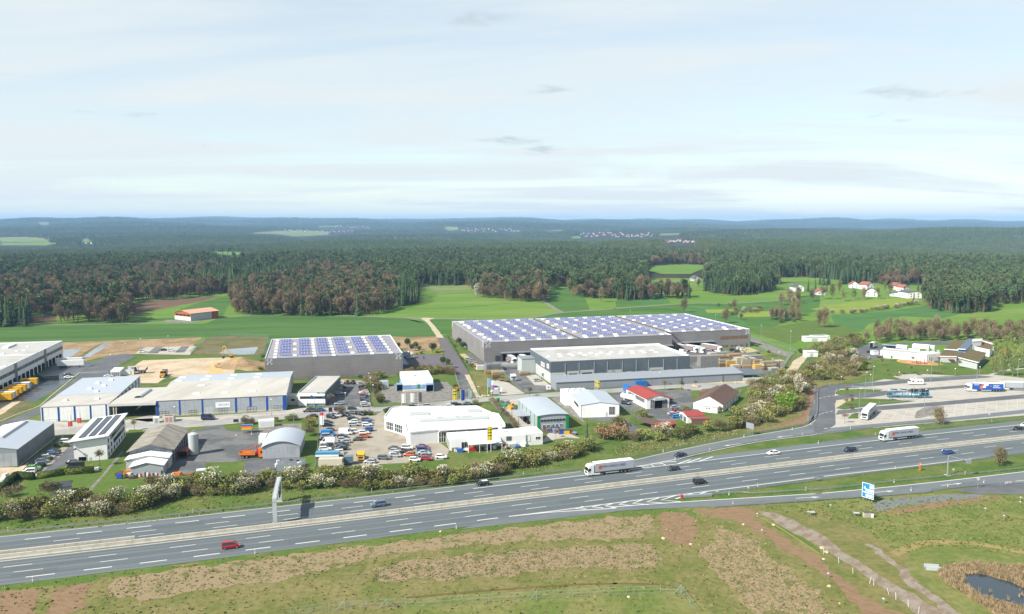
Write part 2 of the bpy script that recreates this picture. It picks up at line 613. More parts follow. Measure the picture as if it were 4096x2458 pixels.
sheet('field','w1 1960,418 2270,415 2300,432 2170,440 1960,432','pale_field',3,'pale meadow at the foot of tall pines',1.5,8)
sheet('field','t3 240,240 380,235 1400,225 1500,230 500,262 500,415 370,415 290,340','field3',3,'dark green plot behind the big warehouse',0.6,6)
sheet('field','t3 1430,222 1840,155 2473,110 t4 0,105 700,55 850,40 1400,45 1900,20 2473,-80 2473,120 1900,330 1640,370 840,165 0,190 t3 2473,200 1500,228','field3',2,'rolling green crop field beyond the big warehouse',0.6,8)
sheet('field','t4 870,60 1290,90 1480,150 1490,210 1640,340 1560,330 1000,200 850,160','field5',4,'bluish green winter crop behind the warehouse roof',0.6,6)
sheet('field','t4 1090,118 1430,115 1435,158 1110,160','field4',5,'small yellow-green crop plot below a row of bushes',0.4,5)
sheet('field','t4 1480,150 1850,138 1860,205 1490,210','field4',5,'yellow-green crop plot beside the blossoming trees',0.4,5)
sheet('field','t5 -100,110 130,70 700,-10 1160,-20 1170,45 700,110 420,165 150,170','field4',4,'long yellow-green crop field in front of the hamlet',0.5,6)
sheet('field','t5 150,185 430,172 900,130 1350,60 1650,90 1680,180 1500,220 1000,200 600,290 520,380 -20,470 -20,350 190,340','field5',3,'deep green field behind the service area woods',0.6,8)
sheet('field','w2 500,490 620,470 640,512 500,520','field3',4,'striped green strip below the pine grove',0.5,8)
sheet('field','w2 610,480 640,462 730,462 770,500 630,512','field5',4,'small bluish green plot below the pine grove',0.5,8)
sheet('field','w2 0,500 100,497 160,490 240,545 0,575','field2',4,'pasture beside the brown grove',0.5,8)
sheet('field','w2 160,440 280,420 350,465 375,530 250,545 165,490','field3',4,'green plot between two groves',0.5,8)
sheet('field','t5 1780,200 2050,90 2473,20 2600,20 2600,240 1900,265','field2',3,'green meadow beyond the bare woods',0.6,8)
sheet('field','t4 1640,370 1900,330 2473,240 t5 500,380 300,440 0,470 t4 2300,480 2100,540 1900,470 1650,400','lawn',4,'rough green meadow beside the warehouse fence',0.8,6)
drape('field','D 1545,655 1575,643 1640,640 1702,641 1702,652 1668,664 1600,665','field2','green clearing among the pines')
drape('field','w2 1570,300 1640,305 1790,321 1775,337 1700,322','field2','narrow green clearing high in the woods')
drape('field','w2 1230,382 1400,376 1595,390 1580,412 1300,408','field2','green field behind the hamlet')
drape('field','w1 930,256 1080,251 1160,253 1290,264 1240,272 1020,266','field2','thin green clearing in the dark pine forest')
for i,s in enumerate(['w1 -20,184 130,180 240,190 230,206 -20,208','w1 -20,212 260,206 280,214 220,224 -20,224','w1 370,188 440,189 455,203 400,210','w1 1180,163 1330,152 1560,152 1600,160 1585,172 1430,180 1300,166','w1 1400,168 1500,165 1480,176 1410,180','w1 2140,132 2210,130 2215,146 2165,150','w1 2150,205 2190,203 2195,212 2160,213','w2 275,180 325,176 335,188 285,190','w2 330,216 410,212 420,222 350,225','w2 680,165 830,162 830,170 700,172','w2 155,150 245,147 240,152 165,154','w1 175,108 250,112 245,122 185,120','w1 1530,128 1640,125 1630,132 1540,134']):
 drape('field',s,'pale_field' if i in(0,3,5,9,10,11)else 'field2','distant pale field in a gap of the forest',1.2,60)
for s,w,lb in[('w1 -20,606 620,598 1060,566 1290,556 1800,563 1960,570 2050,577',3.6,'pale farm track along the wheat field'),('t3 -60,213 180,218 400,228 900,236 1400,222 1840,155 2473,110 t4 0,105 640,60 1000,42 1400,45 1800,20 1980,10',4.0,'long pale farm road crossing the fields'),('t3 1840,152 1770,120 1640,40 1600,10',3.6,'short farm track climbing to the grove')]:
 ribbon('track',spline(GL(s),5),w,'gravel',8,lb)
sheet('track','t3 330,460 412,458 300,320 245,262 232,240 300,224 170,218 130,225 215,285','track',9,'pale gravel fork where the works road meets the farm track',0.3,4)
sheet('building_land','t1 745,215 2440,150 2330,250 2290,365 1600,352 1300,372 980,452 750,420','tan',5,'bare tan building land behind the white depot',0.8,5)
sheet('building_land','t2 2190,140 2473,150 t3 330,440 330,462 380,600 240,640 0,640 t2 2420,330','tan',4,'bare sandy strip beside the small grey warehouse',0.6,5)
sheet('puddle','t1 762,300 880,292 985,290 900,360 790,415 765,415','puddle',6,'shallow puddle beside the white depot',0.5,3)
sheet('puddle','t1 950,420 1090,330 1225,238 1342,230 1190,322 1080,390','puddle',6,'long wet rut across the building land',0.5,3)
sheet('embankment','t1 880,418 1180,240 1250,220 1100,310 960,425','basin',7,'dark earth bank beside a wet rut',0.3,3)
sheet('lawn','t1 1320,555 1450,480 1630,372 2473,366 t2 690,372 660,555 560,600 200,600 t1 1900,620 1560,600','lawn',5,'green lawn around the sand pad',0.4,4)
sheet('sand_pad','t1 1480,612 1580,520 1725,430 2473,402 t2 395,392 345,590 0,606 t1 2000,640 1900,705 1690,705 1660,620','sand',6,'levelled pale sand pad of a building site',0.4,4)
sheet('sand_pad','t2 20,590 110,445 260,450 200,590',mat('yellow_sand',srgb(220,186,128),0.95,0.1,0.2),7,'strip of yellow sand being spread',0.3,3)
sheet('basin','t1 2310,360 2473,180 t2 0,180 90,150 300,138 765,150 700,365 0,372','basin',6,'grassed banks of a fenced storm water basin',0.5,4)
sheet('pond','t2 165,345 235,300 420,285 640,268 600,350 480,362 300,355','puddle',7,'pale water standing in the storm basin',0.4,3)
sheet('car_park','t1 1615,350 1760,272 2370,255 2290,362','concrete',6,'small pale car park beside the basin')
for s in['t1 1775,345 1870,272 1965,268 1905,345','t1 2110,335 2190,262 2285,260 2225,335']:
 sheet('car_park',s,'yard',7,'asphalt aisle of the small car park by the basin')
sheet('yard','t1 -60,930 -60,880 430,640 700,470 760,425 1140,458 970,580 880,645 640,800 430,925','wet',6,'damp dark loading yard of the white depot')
sheet('road','t1 -60,1215 480,1000 560,925 900,650 1130,460 1290,380 1480,352 1620,356 1600,390 1320,560 1290,640 1000,650 560,965 480,1075 -60,1295','dark',7,'dark access road past the white depot')
ribbon('road_marking',spline(GL('t1 0,1165 250,1060 470,980 600,870 960,575'),4),0.35,'paint_old',9,'pale kerb line of the depot yard')
for a,b in[((970,578),(1310,566))]:
 for k in range(14):
  x0=a[0]+(b[0]-a[0])*k/14
  y0=a[1]+(b[1]-a[1])*k/14
  ribbon('road_marking',[GP('t1 %f,%f'%(x0,y0)),GP('t1 %f,%f'%(x0+14,y0-0.5))],0.8,'paint',9,'row of white dashes across the depot road')
sheet('spoil_heap','t1 -60,930 0,925 265,912 0,1100 -60,1120','sand',7,'levelled pale earth at the depot gate',0.4,3)
sheet('embankment','t1 265,912 400,990 150,1110 -60,1190 -60,1110 60,1060','basin',7,'stony bank below the depot road',0.4,3)
sheet('yard','t1 480,1160 1300,1190 1880,1080 1900,1190 1560,1140 t7 0,500 980,430 1130,400 1450,400 1990,390 2180,400 t7 2180,430 0,620 t1 1500,1290 640,1330 640,1200','concrete',5,'pale concrete forecourt of the long grey hall')
STREET=spline(GL('t6 380,420 700,335 1600,245 2473,222 t7 400,545 1100,495 2000,425 2473,390 t8 500,335 1000,290 1800,235 2473,190 u1 500,152 1000,122'),5)
ribbon('street',STREET,8.5,'street',8,'pale grey street running through the estate')
sheet('street','u1 900,85 1200,90 1560,85 1750,95 1450,165 1360,182 1240,125 1100,190 860,190 800,140','street',8,'turning circle at the end of the estate street',0.3,4)
sheet('road','t3 540,900 712,900 760,1000 835,1160 900,1185 620,1200 610,1100','yard',9,'worn asphalt road leading up to the warehouses')
sheet('pavement','t3 660,905 715,905 840,1160 905,1180 800,1182 760,1110','track',10,'pale gravel strip along the works road',0.2,3)
sheet('road','t3 332,458 425,458 690,850 712,906 540,906 470,790','violet',9,'smooth new asphalt road between the grey warehouses')
sheet('verge','t3 430,463 525,458 790,840 700,852','lawn',8,'mown grass strip beside the new road')
sheet('lawn','t3 525,458 740,640 590,655','lawn',8,'planted lawn beside the big warehouse')
sheet('yard','t3 590,655 730,642 940,792 860,815 790,840','violet',8,'asphalt strip along the side of the big warehouse')
sheet('car_park','t3 590,655 660,650 850,800 790,835',mat('grass_pavers',srgb(186,180,128),0.95,0.12,0.4),9,'grass paver bays beside the big warehouse')
sheet('yard','t2 2385,345 2473,330 t3 90,655 390,660 475,800 540,906 400,830 0,800 t2 2390,560','violet',7,'asphalt truck yard of the small grey warehouse')
sheet('verge','t3 -40,650 395,590 400,655 90,660 -40,690','flowers',9,'planted verge with yellow flowers by the truck yard',0.2,3)
sheet('yard','t3 890,755 1450,640 t4 600,570 790,610 1640,575 1890,640 1750,705 910,702 0,700 t3 1500,850 1130,860','violet',6,'asphalt truck yard of the big warehouse')
sheet('car_park','t4 1380,600 1620,572 1740,620 1560,645',mat('grass_pavers',(0,0,0)),8,'grass paver bays in front of the warehouse office')
sheet('verge','t4 1640,650 1870,622 1890,645 1740,705','flowers',8,'planted corner of the warehouse yard',0.2,3)
sheet('verge','t4 1270,590 1390,640 1420,640 1300,585','flowers',9,'narrow flower bed by the loading docks',0.1,3)
sheet('yard','t4 905,700 1750,705 1880,780 1850,900 1450,870 900,870','yard',7,'timber storage yard behind the dark hall')
sheet('gravel_strip','t4 1640,450 1900,560 2100,640 2090,690 1900,640 1760,570 1640,520','gravel',7,'gravel strip inside the perimeter fence',0.4,4)
sheet('yard','t3 1100,870 1360,830 1500,900 1690,1040 1770,1085 1600,1110 1390,1130','yard',7,'dirty asphalt yard in front of the dark hall')
sheet('yard','t3 1400,920 1520,905 1700,1040 1500,1030','concrete',8,'pale concrete apron beside the dark hall')
sheet('yard','t3 990,990 1120,955 1385,1130 1250,1145 1080,1155 1000,1110','concrete',8,'pale gravel lot beside the works road')
sheet('verge','t3 725,860 935,880 930,1130 980,1170 870,1165 790,1000','olive',7,'rough grassy bank beside the works road',0.3,3)
sheet('yard','t2 2105,755 2330,712 2473,820 t3 0,1100 285,1000 440,985 520,1060 600,1190 300,1230 0,1255 t2 2180,930','gravel',6,'gravel yard around the blue and white depot')
sheet('lawn','t3 275,910 540,900 600,1060 520,1065 440,985 330,985 280,1000','lawn',7,'bright lawn behind the blue and white depot')
sheet('lawn','t2 2110,640 2330,630 2330,712 2110,745','lawn',7,'bright lawn beside a small metal shed')
sheet('car_park','t7 1440,115 1835,112 1995,395 1445,400','yard',7,'asphalt car park beside the white office')
sheet('car_park','t7 1835,75 1930,75 2010,390 1995,395','concrete',8,'pale parking bays along the hedge')
sheet('yard','t7 1385,500 1500,470 2020,490 2180,430 2180,520 2420,585 2450,820 t8 340,805 480,905 420,1020 0,1060 t7 2100,1080 1370,1130 1390,620','paving',6,'beige paved yard of the white car dealer')
sheet('lawn','t7 265,640 640,580 1370,525 1330,1140 1120,1190 1160,690 1165,590 820,600 640,650 280,675','lawn',6,'grass plot around the arched hall',0.2,3)
sheet('yard','t7 640,650 830,600 1165,585 1165,690 900,720 690,740','gravel',7,'gravel apron behind the arched hall')
sheet('yard','t6 2210,350 2473,285 t7 0,615 210,610 280,675 690,650 700,740 690,1010 350,1052 0,1062 t6 2473,760 2140,885 1950,880','yard',6,'patched asphalt yard between the hall and the silo')
sheet('lawn','t6 1490,560 1560,300 1720,300 1690,340 1500,560 1520,740 1400,920 2220,880 2473,800 t7 100,1060 490,1045 440,1225 100,1240 t6 2000,960 1100,1080 1000,1080','lawn',5,'lawn around the corrugated hall',0.3,3)
sheet('yard','t7 490,1042 800,1010 1150,990 1100,1180 930,1190 445,1225','dark',7,'dark paved pit of salt and machines')
sheet('car_park','t6 230,760 560,540 760,370 880,440 895,640 800,720 500,850 440,870','dark',6,'asphalt drive and bays of the white office')
sheet('car_park','t6 255,820 420,700 600,540 760,370 790,440 830,500 730,620 520,800 430,860','paving',7,'paved parking bays beside the white office')
sheet('yard','t6 -40,900 -40,760 230,755 350,690 270,800 200,830','sand',6,'pale sandy yard in front of the grey hall')
sheet('lawn','t6 0,1110 400,900 560,800 1130,760 1190,700 1400,590 1500,560 1490,640 1250,850 1020,1080 700,1090','lawn',5,'clipped lawn with a small garden shed',0.2,3)
sheet('footpath','t6 1010,1080 1070,1075 1440,640 1500,560 1460,560 1390,650 1230,850','gravel',7,'narrow grey footpath crossing the lawn')
sheet('yard','t8 960,318 1330,285 1540,640 1320,640 1180,470 1060,430','concrete',7,'pale concrete yard of the green-striped workshop')
sheet('yard','t8 1600,800 1680,690 1880,690 2060,770 1900,760 1750,780 1600,820','concrete',7,'pale path behind the workshop sheds',0.2,3)
sheet('yard','u1 -20,215 550,192 900,182 950,330 1000,400 820,520 700,560 600,595 430,490 -20,370','yard',6,'dark asphalt yard of the red-roofed hall')
sheet('yard','t8 2080,535 2473,500 u1 60,505 340,680 160,745 0,570 t8 2300,560','dark',7,'dark asphalt yard behind the white hall')
sheet('yard','t8 1700,280 1810,250 2080,525 2110,580 1950,490','gravel',6,'gravel strip between the workshop and the white hall')
sheet('lawn','u1 1330,115 1600,90 1640,100 1600,330 1400,430 1350,440 1520,210 1440,190','lawn',6,'bright grass beside the tiled house',0.3,3)
sheet('path','t4 1000,1010 1550,958 1900,935 2045,895 2110,800 2150,740 2250,680 2390,636 2300,720 2200,850 2110,905 1960,965 1600,1005','track',9,'pale gravel track curving up the slope',0.3,4)
sheet('slope','t4 1640,1000 1950,960 2180,880 2473,720 t5 0,600 600,760 640,800 600,900 200,1020 0,1080 u1 2450,160 2400,520 2280,580 1700,700 1350,640 1400,480 1620,250','olive',5,'scrubby slope between the estate and the service area',0.5,5)
sheet('slope','u1 1700,690 2250,500 2320,150 2440,150 2420,480 2290,590','soil',6,'brown bare strip along the ramp bank',0.4,4)
sheet('car_park','t5 -30,1130 230,1035 700,985 1900,905 2090,905 2600,955 u2 2600,480 1600,565 600,645 0,725','concrete',6,'pale lorry park of the service area')
for s,lb in[('t5 -60,1130 -40,1080 60,1045 230,1030 1000,968 1900,908 2120,932 1900,952 1000,1012 450,1062 250,1075 190,1110 185,1160 -60,1260','upper lane of the lorry park'),('t5 150,1170 250,1150 730,1105 1300,1065 1760,1030 2080,1005 2080,1038 1760,1062 1050,1112 640,1178 460,1188 230,1235 150,1260','middle lane of the lorry park'),('t5 230,1335 420,1320 700,1286 1400,1236 2600,1130 2600,1180 1400,1282 650,1342 420,1362 200,1390','lower lane of the lorry park'),('u2 -60,735 -60,650 150,640 580,602 1500,522 2600,408 2600,455 1600,556 700,632','exit lane of the lorry park')]:
 sheet('road',s,'dark' if 'exit' not in lb else 'ramp',8,'dark asphalt '+lb)
sheet('road','u2 -130,520 -80,330 -10,190 70,135 210,125 200,180 188,250 195,420 200,600 140,645 -60,735 -150,740','dark',9,'curving asphalt entry of the lorry park')
sheet('lawn','t5 190,1130 240,1090 480,1074 760,1088 740,1104 480,1130 240,1150','lawn',10,'narrow grass island with a guard rail',0.15,3)
sheet('lawn','t5 200,1310 330,1232 480,1188 900,1203 1160,1230 700,1272 300,1326','lawn',10,'long grass island between the lorry lanes',0.15,3)
sheet('kerb_island','t5 190,1290 210,1215 420,1180 490,1186 330,1232 240,1290','track',11,'worn stony end of the grass island',0.15,3)
sheet('lawn','t5 340,1435 400,1380 475,1368 475,1435','lawn',10,'small grass corner by the parked lorry',0.1,3)
sheet('kerb_island','t5 1150,1425 1175,1350 1270,1302 1420,1278 1510,1290 1480,1345 1350,1400 1190,1432','gravel',10,'teardrop gravel island with a lamp')
for s in['690,445 580,600','825,428 720,585','950,418 860,572','1078,407 998,558','1660,350 1620,495','1785,340 1752,485','1908,332 1882,473','2027,320 2010,460','2147,312 2140,448','2268,303 2268,437','2390,293 2393,425','1540,365 1515,440']:
 ribbon('road_marking','u2 '+s,0.15,'paint_old',11,'white bay line of the lorry park')
for s in['0,285 30,280','48,273 82,267','100,265 138,260','155,256 200,254','0,482 18,477','28,470 55,465','72,457 108,452','130,444 165,440','60,652 105,646','135,640 185,636','215,632 265,627','295,623 345,618']:
 ribbon('road_marking','u2 '+s,0.35,'paint',11,'white junction dash at the lorry park entry')
sheet('lawn','t5 640,740 1000,700 1900,800 2000,740 2200,760 2150,850 1650,915 1000,960 450,1005 560,940 700,860','lawn',7,'picnic lawn of the service area',0.3,4)
sheet('lawn','t5 2090,905 2250,860 2600,760 2600,950 2300,925','lawn',7,'lawn under birch trees by the lorry park',0.3,4)
sheet('path','t5 890,925 1000,905 1200,895 1400,905 1650,915 1200,945 1000,960','concrete',9,'paved picnic terrace',0.2,3)
sheet('path','t5 670,985 780,960 920,965 800,980','concrete',9,'small paved corner by the lorry lane',0.1,3)
sheet('path','t5 2040,905 2200,850 2473,820 2473,835 2230,865 2090,908','concrete',9,'pale footpath through the birches')
sheet('playground','t5 950,720 1180,715 1290,730 1440,770 1430,795 1150,785 960,755','tilepave',9,'orange sand playground beside the restaurant',0.2,3)
sheet('road','t5 380,660 400,600 600,545 760,540 760,690 600,730','dark',8,'service road behind the restaurant')
sheet('road','t5 760,540 1000,520 1400,500 1600,500 1600,545 1000,540 760,560','dark',8,'back road of the restaurant')
# motorway
def fit(s,deg=3):
 w=GL(s)
 return np.polyfit([p.x for p in w],[p.y for p in w],deg)
C1=fit('S 0,2247.8 331.6,2208 820,2154.2 1231,2103 1640,2053.4 2358,1966 2460,1952.6 3278,1852 4096,1757')
C2=fit('u3 0,612 857,523 1972,404 u4 560,287 1575,169 t8 530,1402 760,1375 2105,1215 u1 255,1130 1820,950 2473,870 u2 700,800 2473,600')
def rp(c,x,off):
 s=float(np.polyval(np.polyder(c),x))
 n=Vector((-s,1,0)).normalized()
 return Vector((x,float(np.polyval(c,x)),0))+n*off
def rline(c,x0,x1,off,step=5.0):
 n=max(2,int((x1-x0)/step))
 return[rp(c,x0+(x1-x0)*i/n,off)for i in range(n+1)]
X0,X1=-190,300
road=rline(C1,X0,X1,-14.3)+rline(C2,X0,X1,4.5)[::-1]
sheet('motorway',road,'autobahn',8,'wide grey motorway with a concrete median')
sheet('road','u5 600,460 1200,395 2473,248 u6 0,242 500,212 1000,192 1300,188 1800,158 2473,110 u7 0,104 700,62 1300,15 u2 1500,1385 1990,1330 2600,1330 2600,1150 1900,1235 1000,1335 0,1430 u6 2473,25 1800,66 900,125 300,120 0,130 u5 1800,220 1200,290','ramp',9,'exit ramp leaving the motorway')
sheet('road','u2 1600,1400 1720,1378 1990,1335 2600,1320 2600,1450 2300,1440 1900,1435','dark',8,'dark side road joining the ramp')
sheet('road','u1 -260,1095 100,1050 250,1020 700,918 1500,758 2200,638 2330,600 2410,540 2440,480 u2 -60,480 -60,740 u1 2300,742 1700,822 1000,965 740,1035 400,1090 100,1130 -200,1150','ramp',10,'curved slip road from the service area')
MEDIAN=rline(C1,X0,X1,1.0)+rline(C2,X0,X1,-9.3)[::-1]
sheet('median',MEDIAN,'ramp',10,'gravelly strip between the carriageways')
def xs_of(s):
 return GP(s).x
def lines():
 ribbon('road_marking',rline(C1,X0,X1,0),0.34,'paint_old',11,'solid edge line along the median barrier')
 ribbon('road_marking',rline(C2,X0,xs_of('t8 2105,1150'),3.75),0.28,'paint_old',11,'solid outer edge line under the hedge')
 k=0
 for off in(-3.9,-7.65):
  x=X0+(3.0 if off<-4 else 0)
  while x<X1-8:
   dx=1/math.sqrt(1+float(np.polyval(np.polyder(C1),x))**2)
   ribbon('road_marking',[rp(C1,x,off),rp(C1,x+6*dx,off)],0.22,'paint',11,'white lane dash of the nearer carriageway')
   x+=18*dx
 for off in(-3.4,-6.7):
  x=X0+(5.0 if off<-4 else 3.0)
  while x<X1-8:
   dx=1/math.sqrt(1+float(np.polyval(np.polyder(C2),x))**2)
   ribbon('road_marking',[rp(C2,x,off),rp(C2,x+6*dx,off)],0.22,'paint',11,'white lane dash of the farther carriageway')
   x+=18*dx
 xe=xs_of('u5 1190,306')
 x=xe-12*14*0.94-1
 while x<xe-4:
  ribbon('road_marking',[rp(C1,x,-11.4),rp(C1,x+6*0.94,-11.4)],0.38,'paint',11,'broad block dash of the exit lane')
  x+=12*0.94
 xs=xs_of('t8 760,1375')
 x=xs-12*12*0.94
 while x<xs-4:
  ribbon('road_marking',[rp(C2,x,0),rp(C2,x+6*0.94,0)],0.34,'paint',11,'broad block dash of the entry lane')
  x+=12*0.94
 ribbon('road_marking',rline(C2,xs,X1,0),0.34,'paint',11,'solid white line of the farther carriageway')
 a=GL('u5 1190,306 1700,245 2473,143 u1 700,1462 1300,1385 2473,1235 u2 0,1235 1200,1095 2473,935 2700,905')
 ribbon('road_marking',spline(a),0.36,'paint',11,'solid white line along the gore')
 b=GL('u5 1190,306 1600,264 2000,236 2473,206 u6 0,190 800,132 1800,70 2473,28 u2 0,1435 1000,1340 1900,1240 2600,1155')
 ribbon('road_marking',spline(b),0.36,'paint',11,'solid white line along the exit ramp')
 ribbon('road_marking',spline(GL('u1 -260,1090 100,1055 250,1028 700,926 1500,766 2200,646 2335,605 2420,545')),0.3,'paint_old',11,'outer edge line of the slip road')
 ribbon('road_marking',spline(GL('u1 740,1028 1000,958 1700,815 2300,738 2473,712 u2 0,722')),0.3,'paint_old',11,'inner edge line of the slip road')
 ribbon('road_marking',spline(GL('u1 255,1110 560,1055 800,1010')),0.3,'paint',11,'white merge line of the slip road')
 for s in['u5 2090,185 2000,212 2130,218','u5 2300,165 2195,192 2330,205','u5 2440,150 2360,178 2473,196','u6 150,125 50,160 210,178','u6 330,105 215,148 400,165','u6 530,82 385,128 600,148','u6 740,50 555,108 790,128','u6 930,28 730,95','u6 1110,5 980,48','u6 1250,0 1170,22','u1 910,1025 760,1075','u1 1035,1008 870,1062','u1 1180,990 1010,1046','u1 740,1048 540,1058 610,1092','u1 580,1075 420,1080 470,1108','u1 410,1100 260,1108 350,1120']:
  ribbon('road_marking',GL(s),0.5,'paint',12,'white gore stripe')
 for s,arrow in[('u1 1945,757 2145,735',0),('u1 1310,862 1510,833',0),('u2 1475,1337 1730,1310',1),('u2 640,1423 910,1402',1),('u6 2180,88 2473,70',1),('u2 2370,1285 2600,1262',1)]:
  p=GL(s)
  mb=MB()
  d=(p[1]-p[0]).normalized()
  n=Vector((-d.y,d.x,0))
  tip,tail=(p[0],p[1])if not arrow else(p[1],p[0])
  e=(tail-tip).normalized()
  z=Vector((0,0,12*LZ))
  mb.quad(tip+e*2.0+n*0.13+z,tip+e*2.0-n*0.13+z,tail-n*0.13+z,tail+n*0.13+z,M.paint)
  mb.add([tip+z,tip+e*2.6+n*0.6+z,tip+e*2.6-n*0.6+z],[(0,1,2)],M.paint)
  tag(mb.put('road_marking'),'white direction arrow painted on the ramp',None,None,'structure')
lines()
for c_,o_ in((C1,-5.8),(C1,-9.6),(C2,-1.6),(C2,-5.1),(C1,-12.9)):
 ribbon('road_seam',rline(c_,X0,X1,o_),0.16,mat('tar_seam',srgb(84,90,92),0.8,0.3,0.2),10,'thin dark tar seam along a lane')
for c_,o_ in((C1,-1.1),(C1,-2.9),(C1,-4.9),(C1,-6.7),(C1,-8.6),(C1,-10.4),(C2,-0.9),(C2,-2.6),(C2,-4.2),(C2,-5.9),(C2,-7.6),(C2,-8.9)):
 ribbon('wheel_track',rline(c_,X0,X1,o_),0.7,mat('wheel_polished_asphalt',srgb(97,105,107),0.7,0.15,0.15,stretch=(0.1,3,-0.335)),9.2,'faint darker wheel track in a lane')
for c_,x_,o_,l_ in((C1,-118,-9.5,9),(C1,-60,-9.5,14),(C1,12,-5.8,8),(C1,70,-9.6,16),(C1,140,-5.8,10),(C2,-96,-1.7,12),(C2,-30,-5.0,9),(C2,45,-1.7,18),(C2,120,-5.0,11)):
 ribbon('asphalt_patch',[rp(c_,x_,o_),rp(c_,x_+l_,o_)],3.3,mat('patched_lane_asphalt',srgb(102,108,110),0.85,0.08,0.5),9.1,'darker repaired patch in a motorway lane')
for s_ in['w1 10,596 700,580 1300,572 1900,580','t1 -20,110 900,95 2400,75','t1 -20,170 900,155 2300,125','t2 100,60 900,30 2100,70','t4 0,150 500,110 850,150','t4 900,90 1100,150 1400,260','t4 1300,220 1420,190 1480,170','w1 1900,530 2200,520 2473,500','w1 1950,470 2150,455 2290,450','t5 300,250 900,190 1500,130']:
 pp=spline(GL(s_),6)
 for o_ in(-0.9,0.9):
  ribbon('tramline',[p+Vector((0,o_,0))for p in pp],0.55,mat('tramline_soil',srgb(70,96,52),0.95,0.2,0.2),10,'tractor tramline in a crop field')
sheet('meadow','u3 -60,1165 400,1100 1100,1010 2473,850 u4 1200,690 2473,545 u5 1200,405 2473,262 u6 560,225 950,200 2473,125 u7 800,70 1300,30 u2 1700,1430 u7 2600,60 2600,1600 -60,1600 u6 -60,1600 u5 -60,1600 u4 -60,1600 u3 -60,1600','olive',1,'rough meadow below the motorway')
sheet('meadow','u6 1700,210 2473,125 u7 600,80 1300,30 2600,60 2600,800 1900,680 1400,660 1050,760 900,700 400,380 0,200 u6 2100,280','meadow',3,'greener meadow inside the ramp loop',0.8,4)
sheet('grass_edge','u3 -60,1162 400,1098 1100,1008 2473,850 u4 1200,690 2473,545 u5 1200,405 2473,262 u6 560,225 950,205 1000,290 560,270 440,300 u5 2473,320 1200,450 400,540 u4 2473,590 1200,740 0,900 u3 1600,1010 700,1140 0,1210','lawn',3,'greener grass edge along the motorway',1.3,2)
MULCH=['u3 1180,1290 1480,1030 2000,965 2473,900 u4 800,800 1600,690 2473,600 u5 900,495 1700,385 2473,310 u6 430,285 470,440 300,570 u5 1200,605 700,650 0,740 u4 2200,755 1850,860 1200,1010 700,1100 0,1190 u3 2000,1290','u4 1900,1000 2300,870 u5 0,830 800,762 1500,702 2473,652 u6 460,645 530,850 460,930 0,940 u5 1900,930 1300,1005 600,1060 0,1050 u4 2300,1100','u6 1000,760 1250,500 1350,460 1650,580 1830,740 2473,1240 u7 0,1290 200,1484 400,1620 u6 1750,1600 1500,1250 1250,1000 1010,800']
for s in MULCH:
 sheet('mulch_strip',s,'mulch',4,'pinkish brown mulched planting strip in the meadow',1.5,1.6)
for s in['u3 -40,1215 450,1180 430,1350 380,1600 -40,1600','u3 690,1165 1100,1112 1050,1260 980,1420 500,1600 600,1380','u6 570,250 860,255 1010,420 940,610 880,660 600,590 540,380']:
 sheet('soil_patch',s,'soil',5,'bare reddish soil square in the meadow',0.8,1.3)
sheet('dirt_track','u6 960,215 1550,195 1720,230 1700,290 1660,320 1850,450 2473,830 u7 300,1080 800,1420 1200,1500 700,1620 540,1484 200,1100 0,960 u6 2050,720 1650,440 1350,330 1050,270','soil',5,'brown wheel-worn dirt track crossing the meadow',0.9,1.6)
sheet('verge','u6 1760,330 1900,420 2200,590 2473,760 2473,700 2200,520 1850,350 1700,310','lawn',6,'grass strip between dirt track and gravel road',0.4,3)
sheet('gravel_road','u6 1720,230 1900,250 2200,370 2473,515 u7 400,800 1000,1180 1600,1500 1200,1500 750,1150 300,850 0,660 u6 2000,420','graveltrack',7,'grey gravel road curving through the meadow',0.6,1.8)
sheet('gravel_road','u7 540,640 640,640 900,830 1100,990 1350,1230 1780,1500 1560,1500 1000,1060 900,900','graveltrack',6,'second rutted track beside the pond',0.8,1.6)
sheet('gravel_patch','u7 640,170 780,100 1400,50 1900,35 1990,50 1880,80 1300,140 720,240','greygrit',7,'blue-grey chipping heap beside the ramp',0.5,2)
sheet('soil_patch','u7 720,245 1300,145 1900,80 2210,55 2150,90 1700,160 1300,220 960,280','soil',6,'bare soil strip below the chippings',0.5,2)
sheet('lawn','u7 1060,800 1120,735 1250,690 1500,665 1900,700 2600,800 2600,1600 1900,1600 1750,1484 1350,1200 1100,1000','meadow',5,'mown bank around the reed pond',0.6,3)
sheet('reed_bed','u7 1440,960 1560,900 1900,880 2600,960 2600,1600 2250,1600 2000,1400 1750,1240 1530,1110 1450,1040','reedbed',6,'straw-coloured ground under the reeds',0.5,2)
sheet('pond','u7 1740,1010 1900,995 2020,1010 2300,1090 2600,1230 2600,1430 2300,1370 1900,1240 1770,1130','water',7,'dark pond water ringed by reeds',0.5,2)
ribbon('worn_path',spline(GL('u7 900,760 1050,700 1250,630 1600,620 2000,650 2473,740 2600,770')),2.6,mat('worn_grass',srgb(158,142,92),0.95,0.2,0.3),6,'worn tan wheel track around the pond bank')
ribbon('worn_path',spline(GL('u6 1700,290 u6 2000,450 u6 2473,760')),0.5,mat('worn_grass',(0,0,0)),8,'faint wheel rut in the meadow')
ribbon('ditch',spline(GL('u5 -40,1285 1000,1195 2000,1128 2473,1115 u6 0,1115 500,1125 750,1160')),0.7,mat('ditch_earth',srgb(112,98,56),0.95,0.15,0.5),6,'thin brown furrow across the lower meadow')
sheet('meadow','u5 -60,1330 1000,1230 2473,1140 u6 300,1130 760,1180 900,1290 1250,1520 -60,1560 u5 -60,1560','meadow',4,'mown strip below the wire fence',0.9,3)
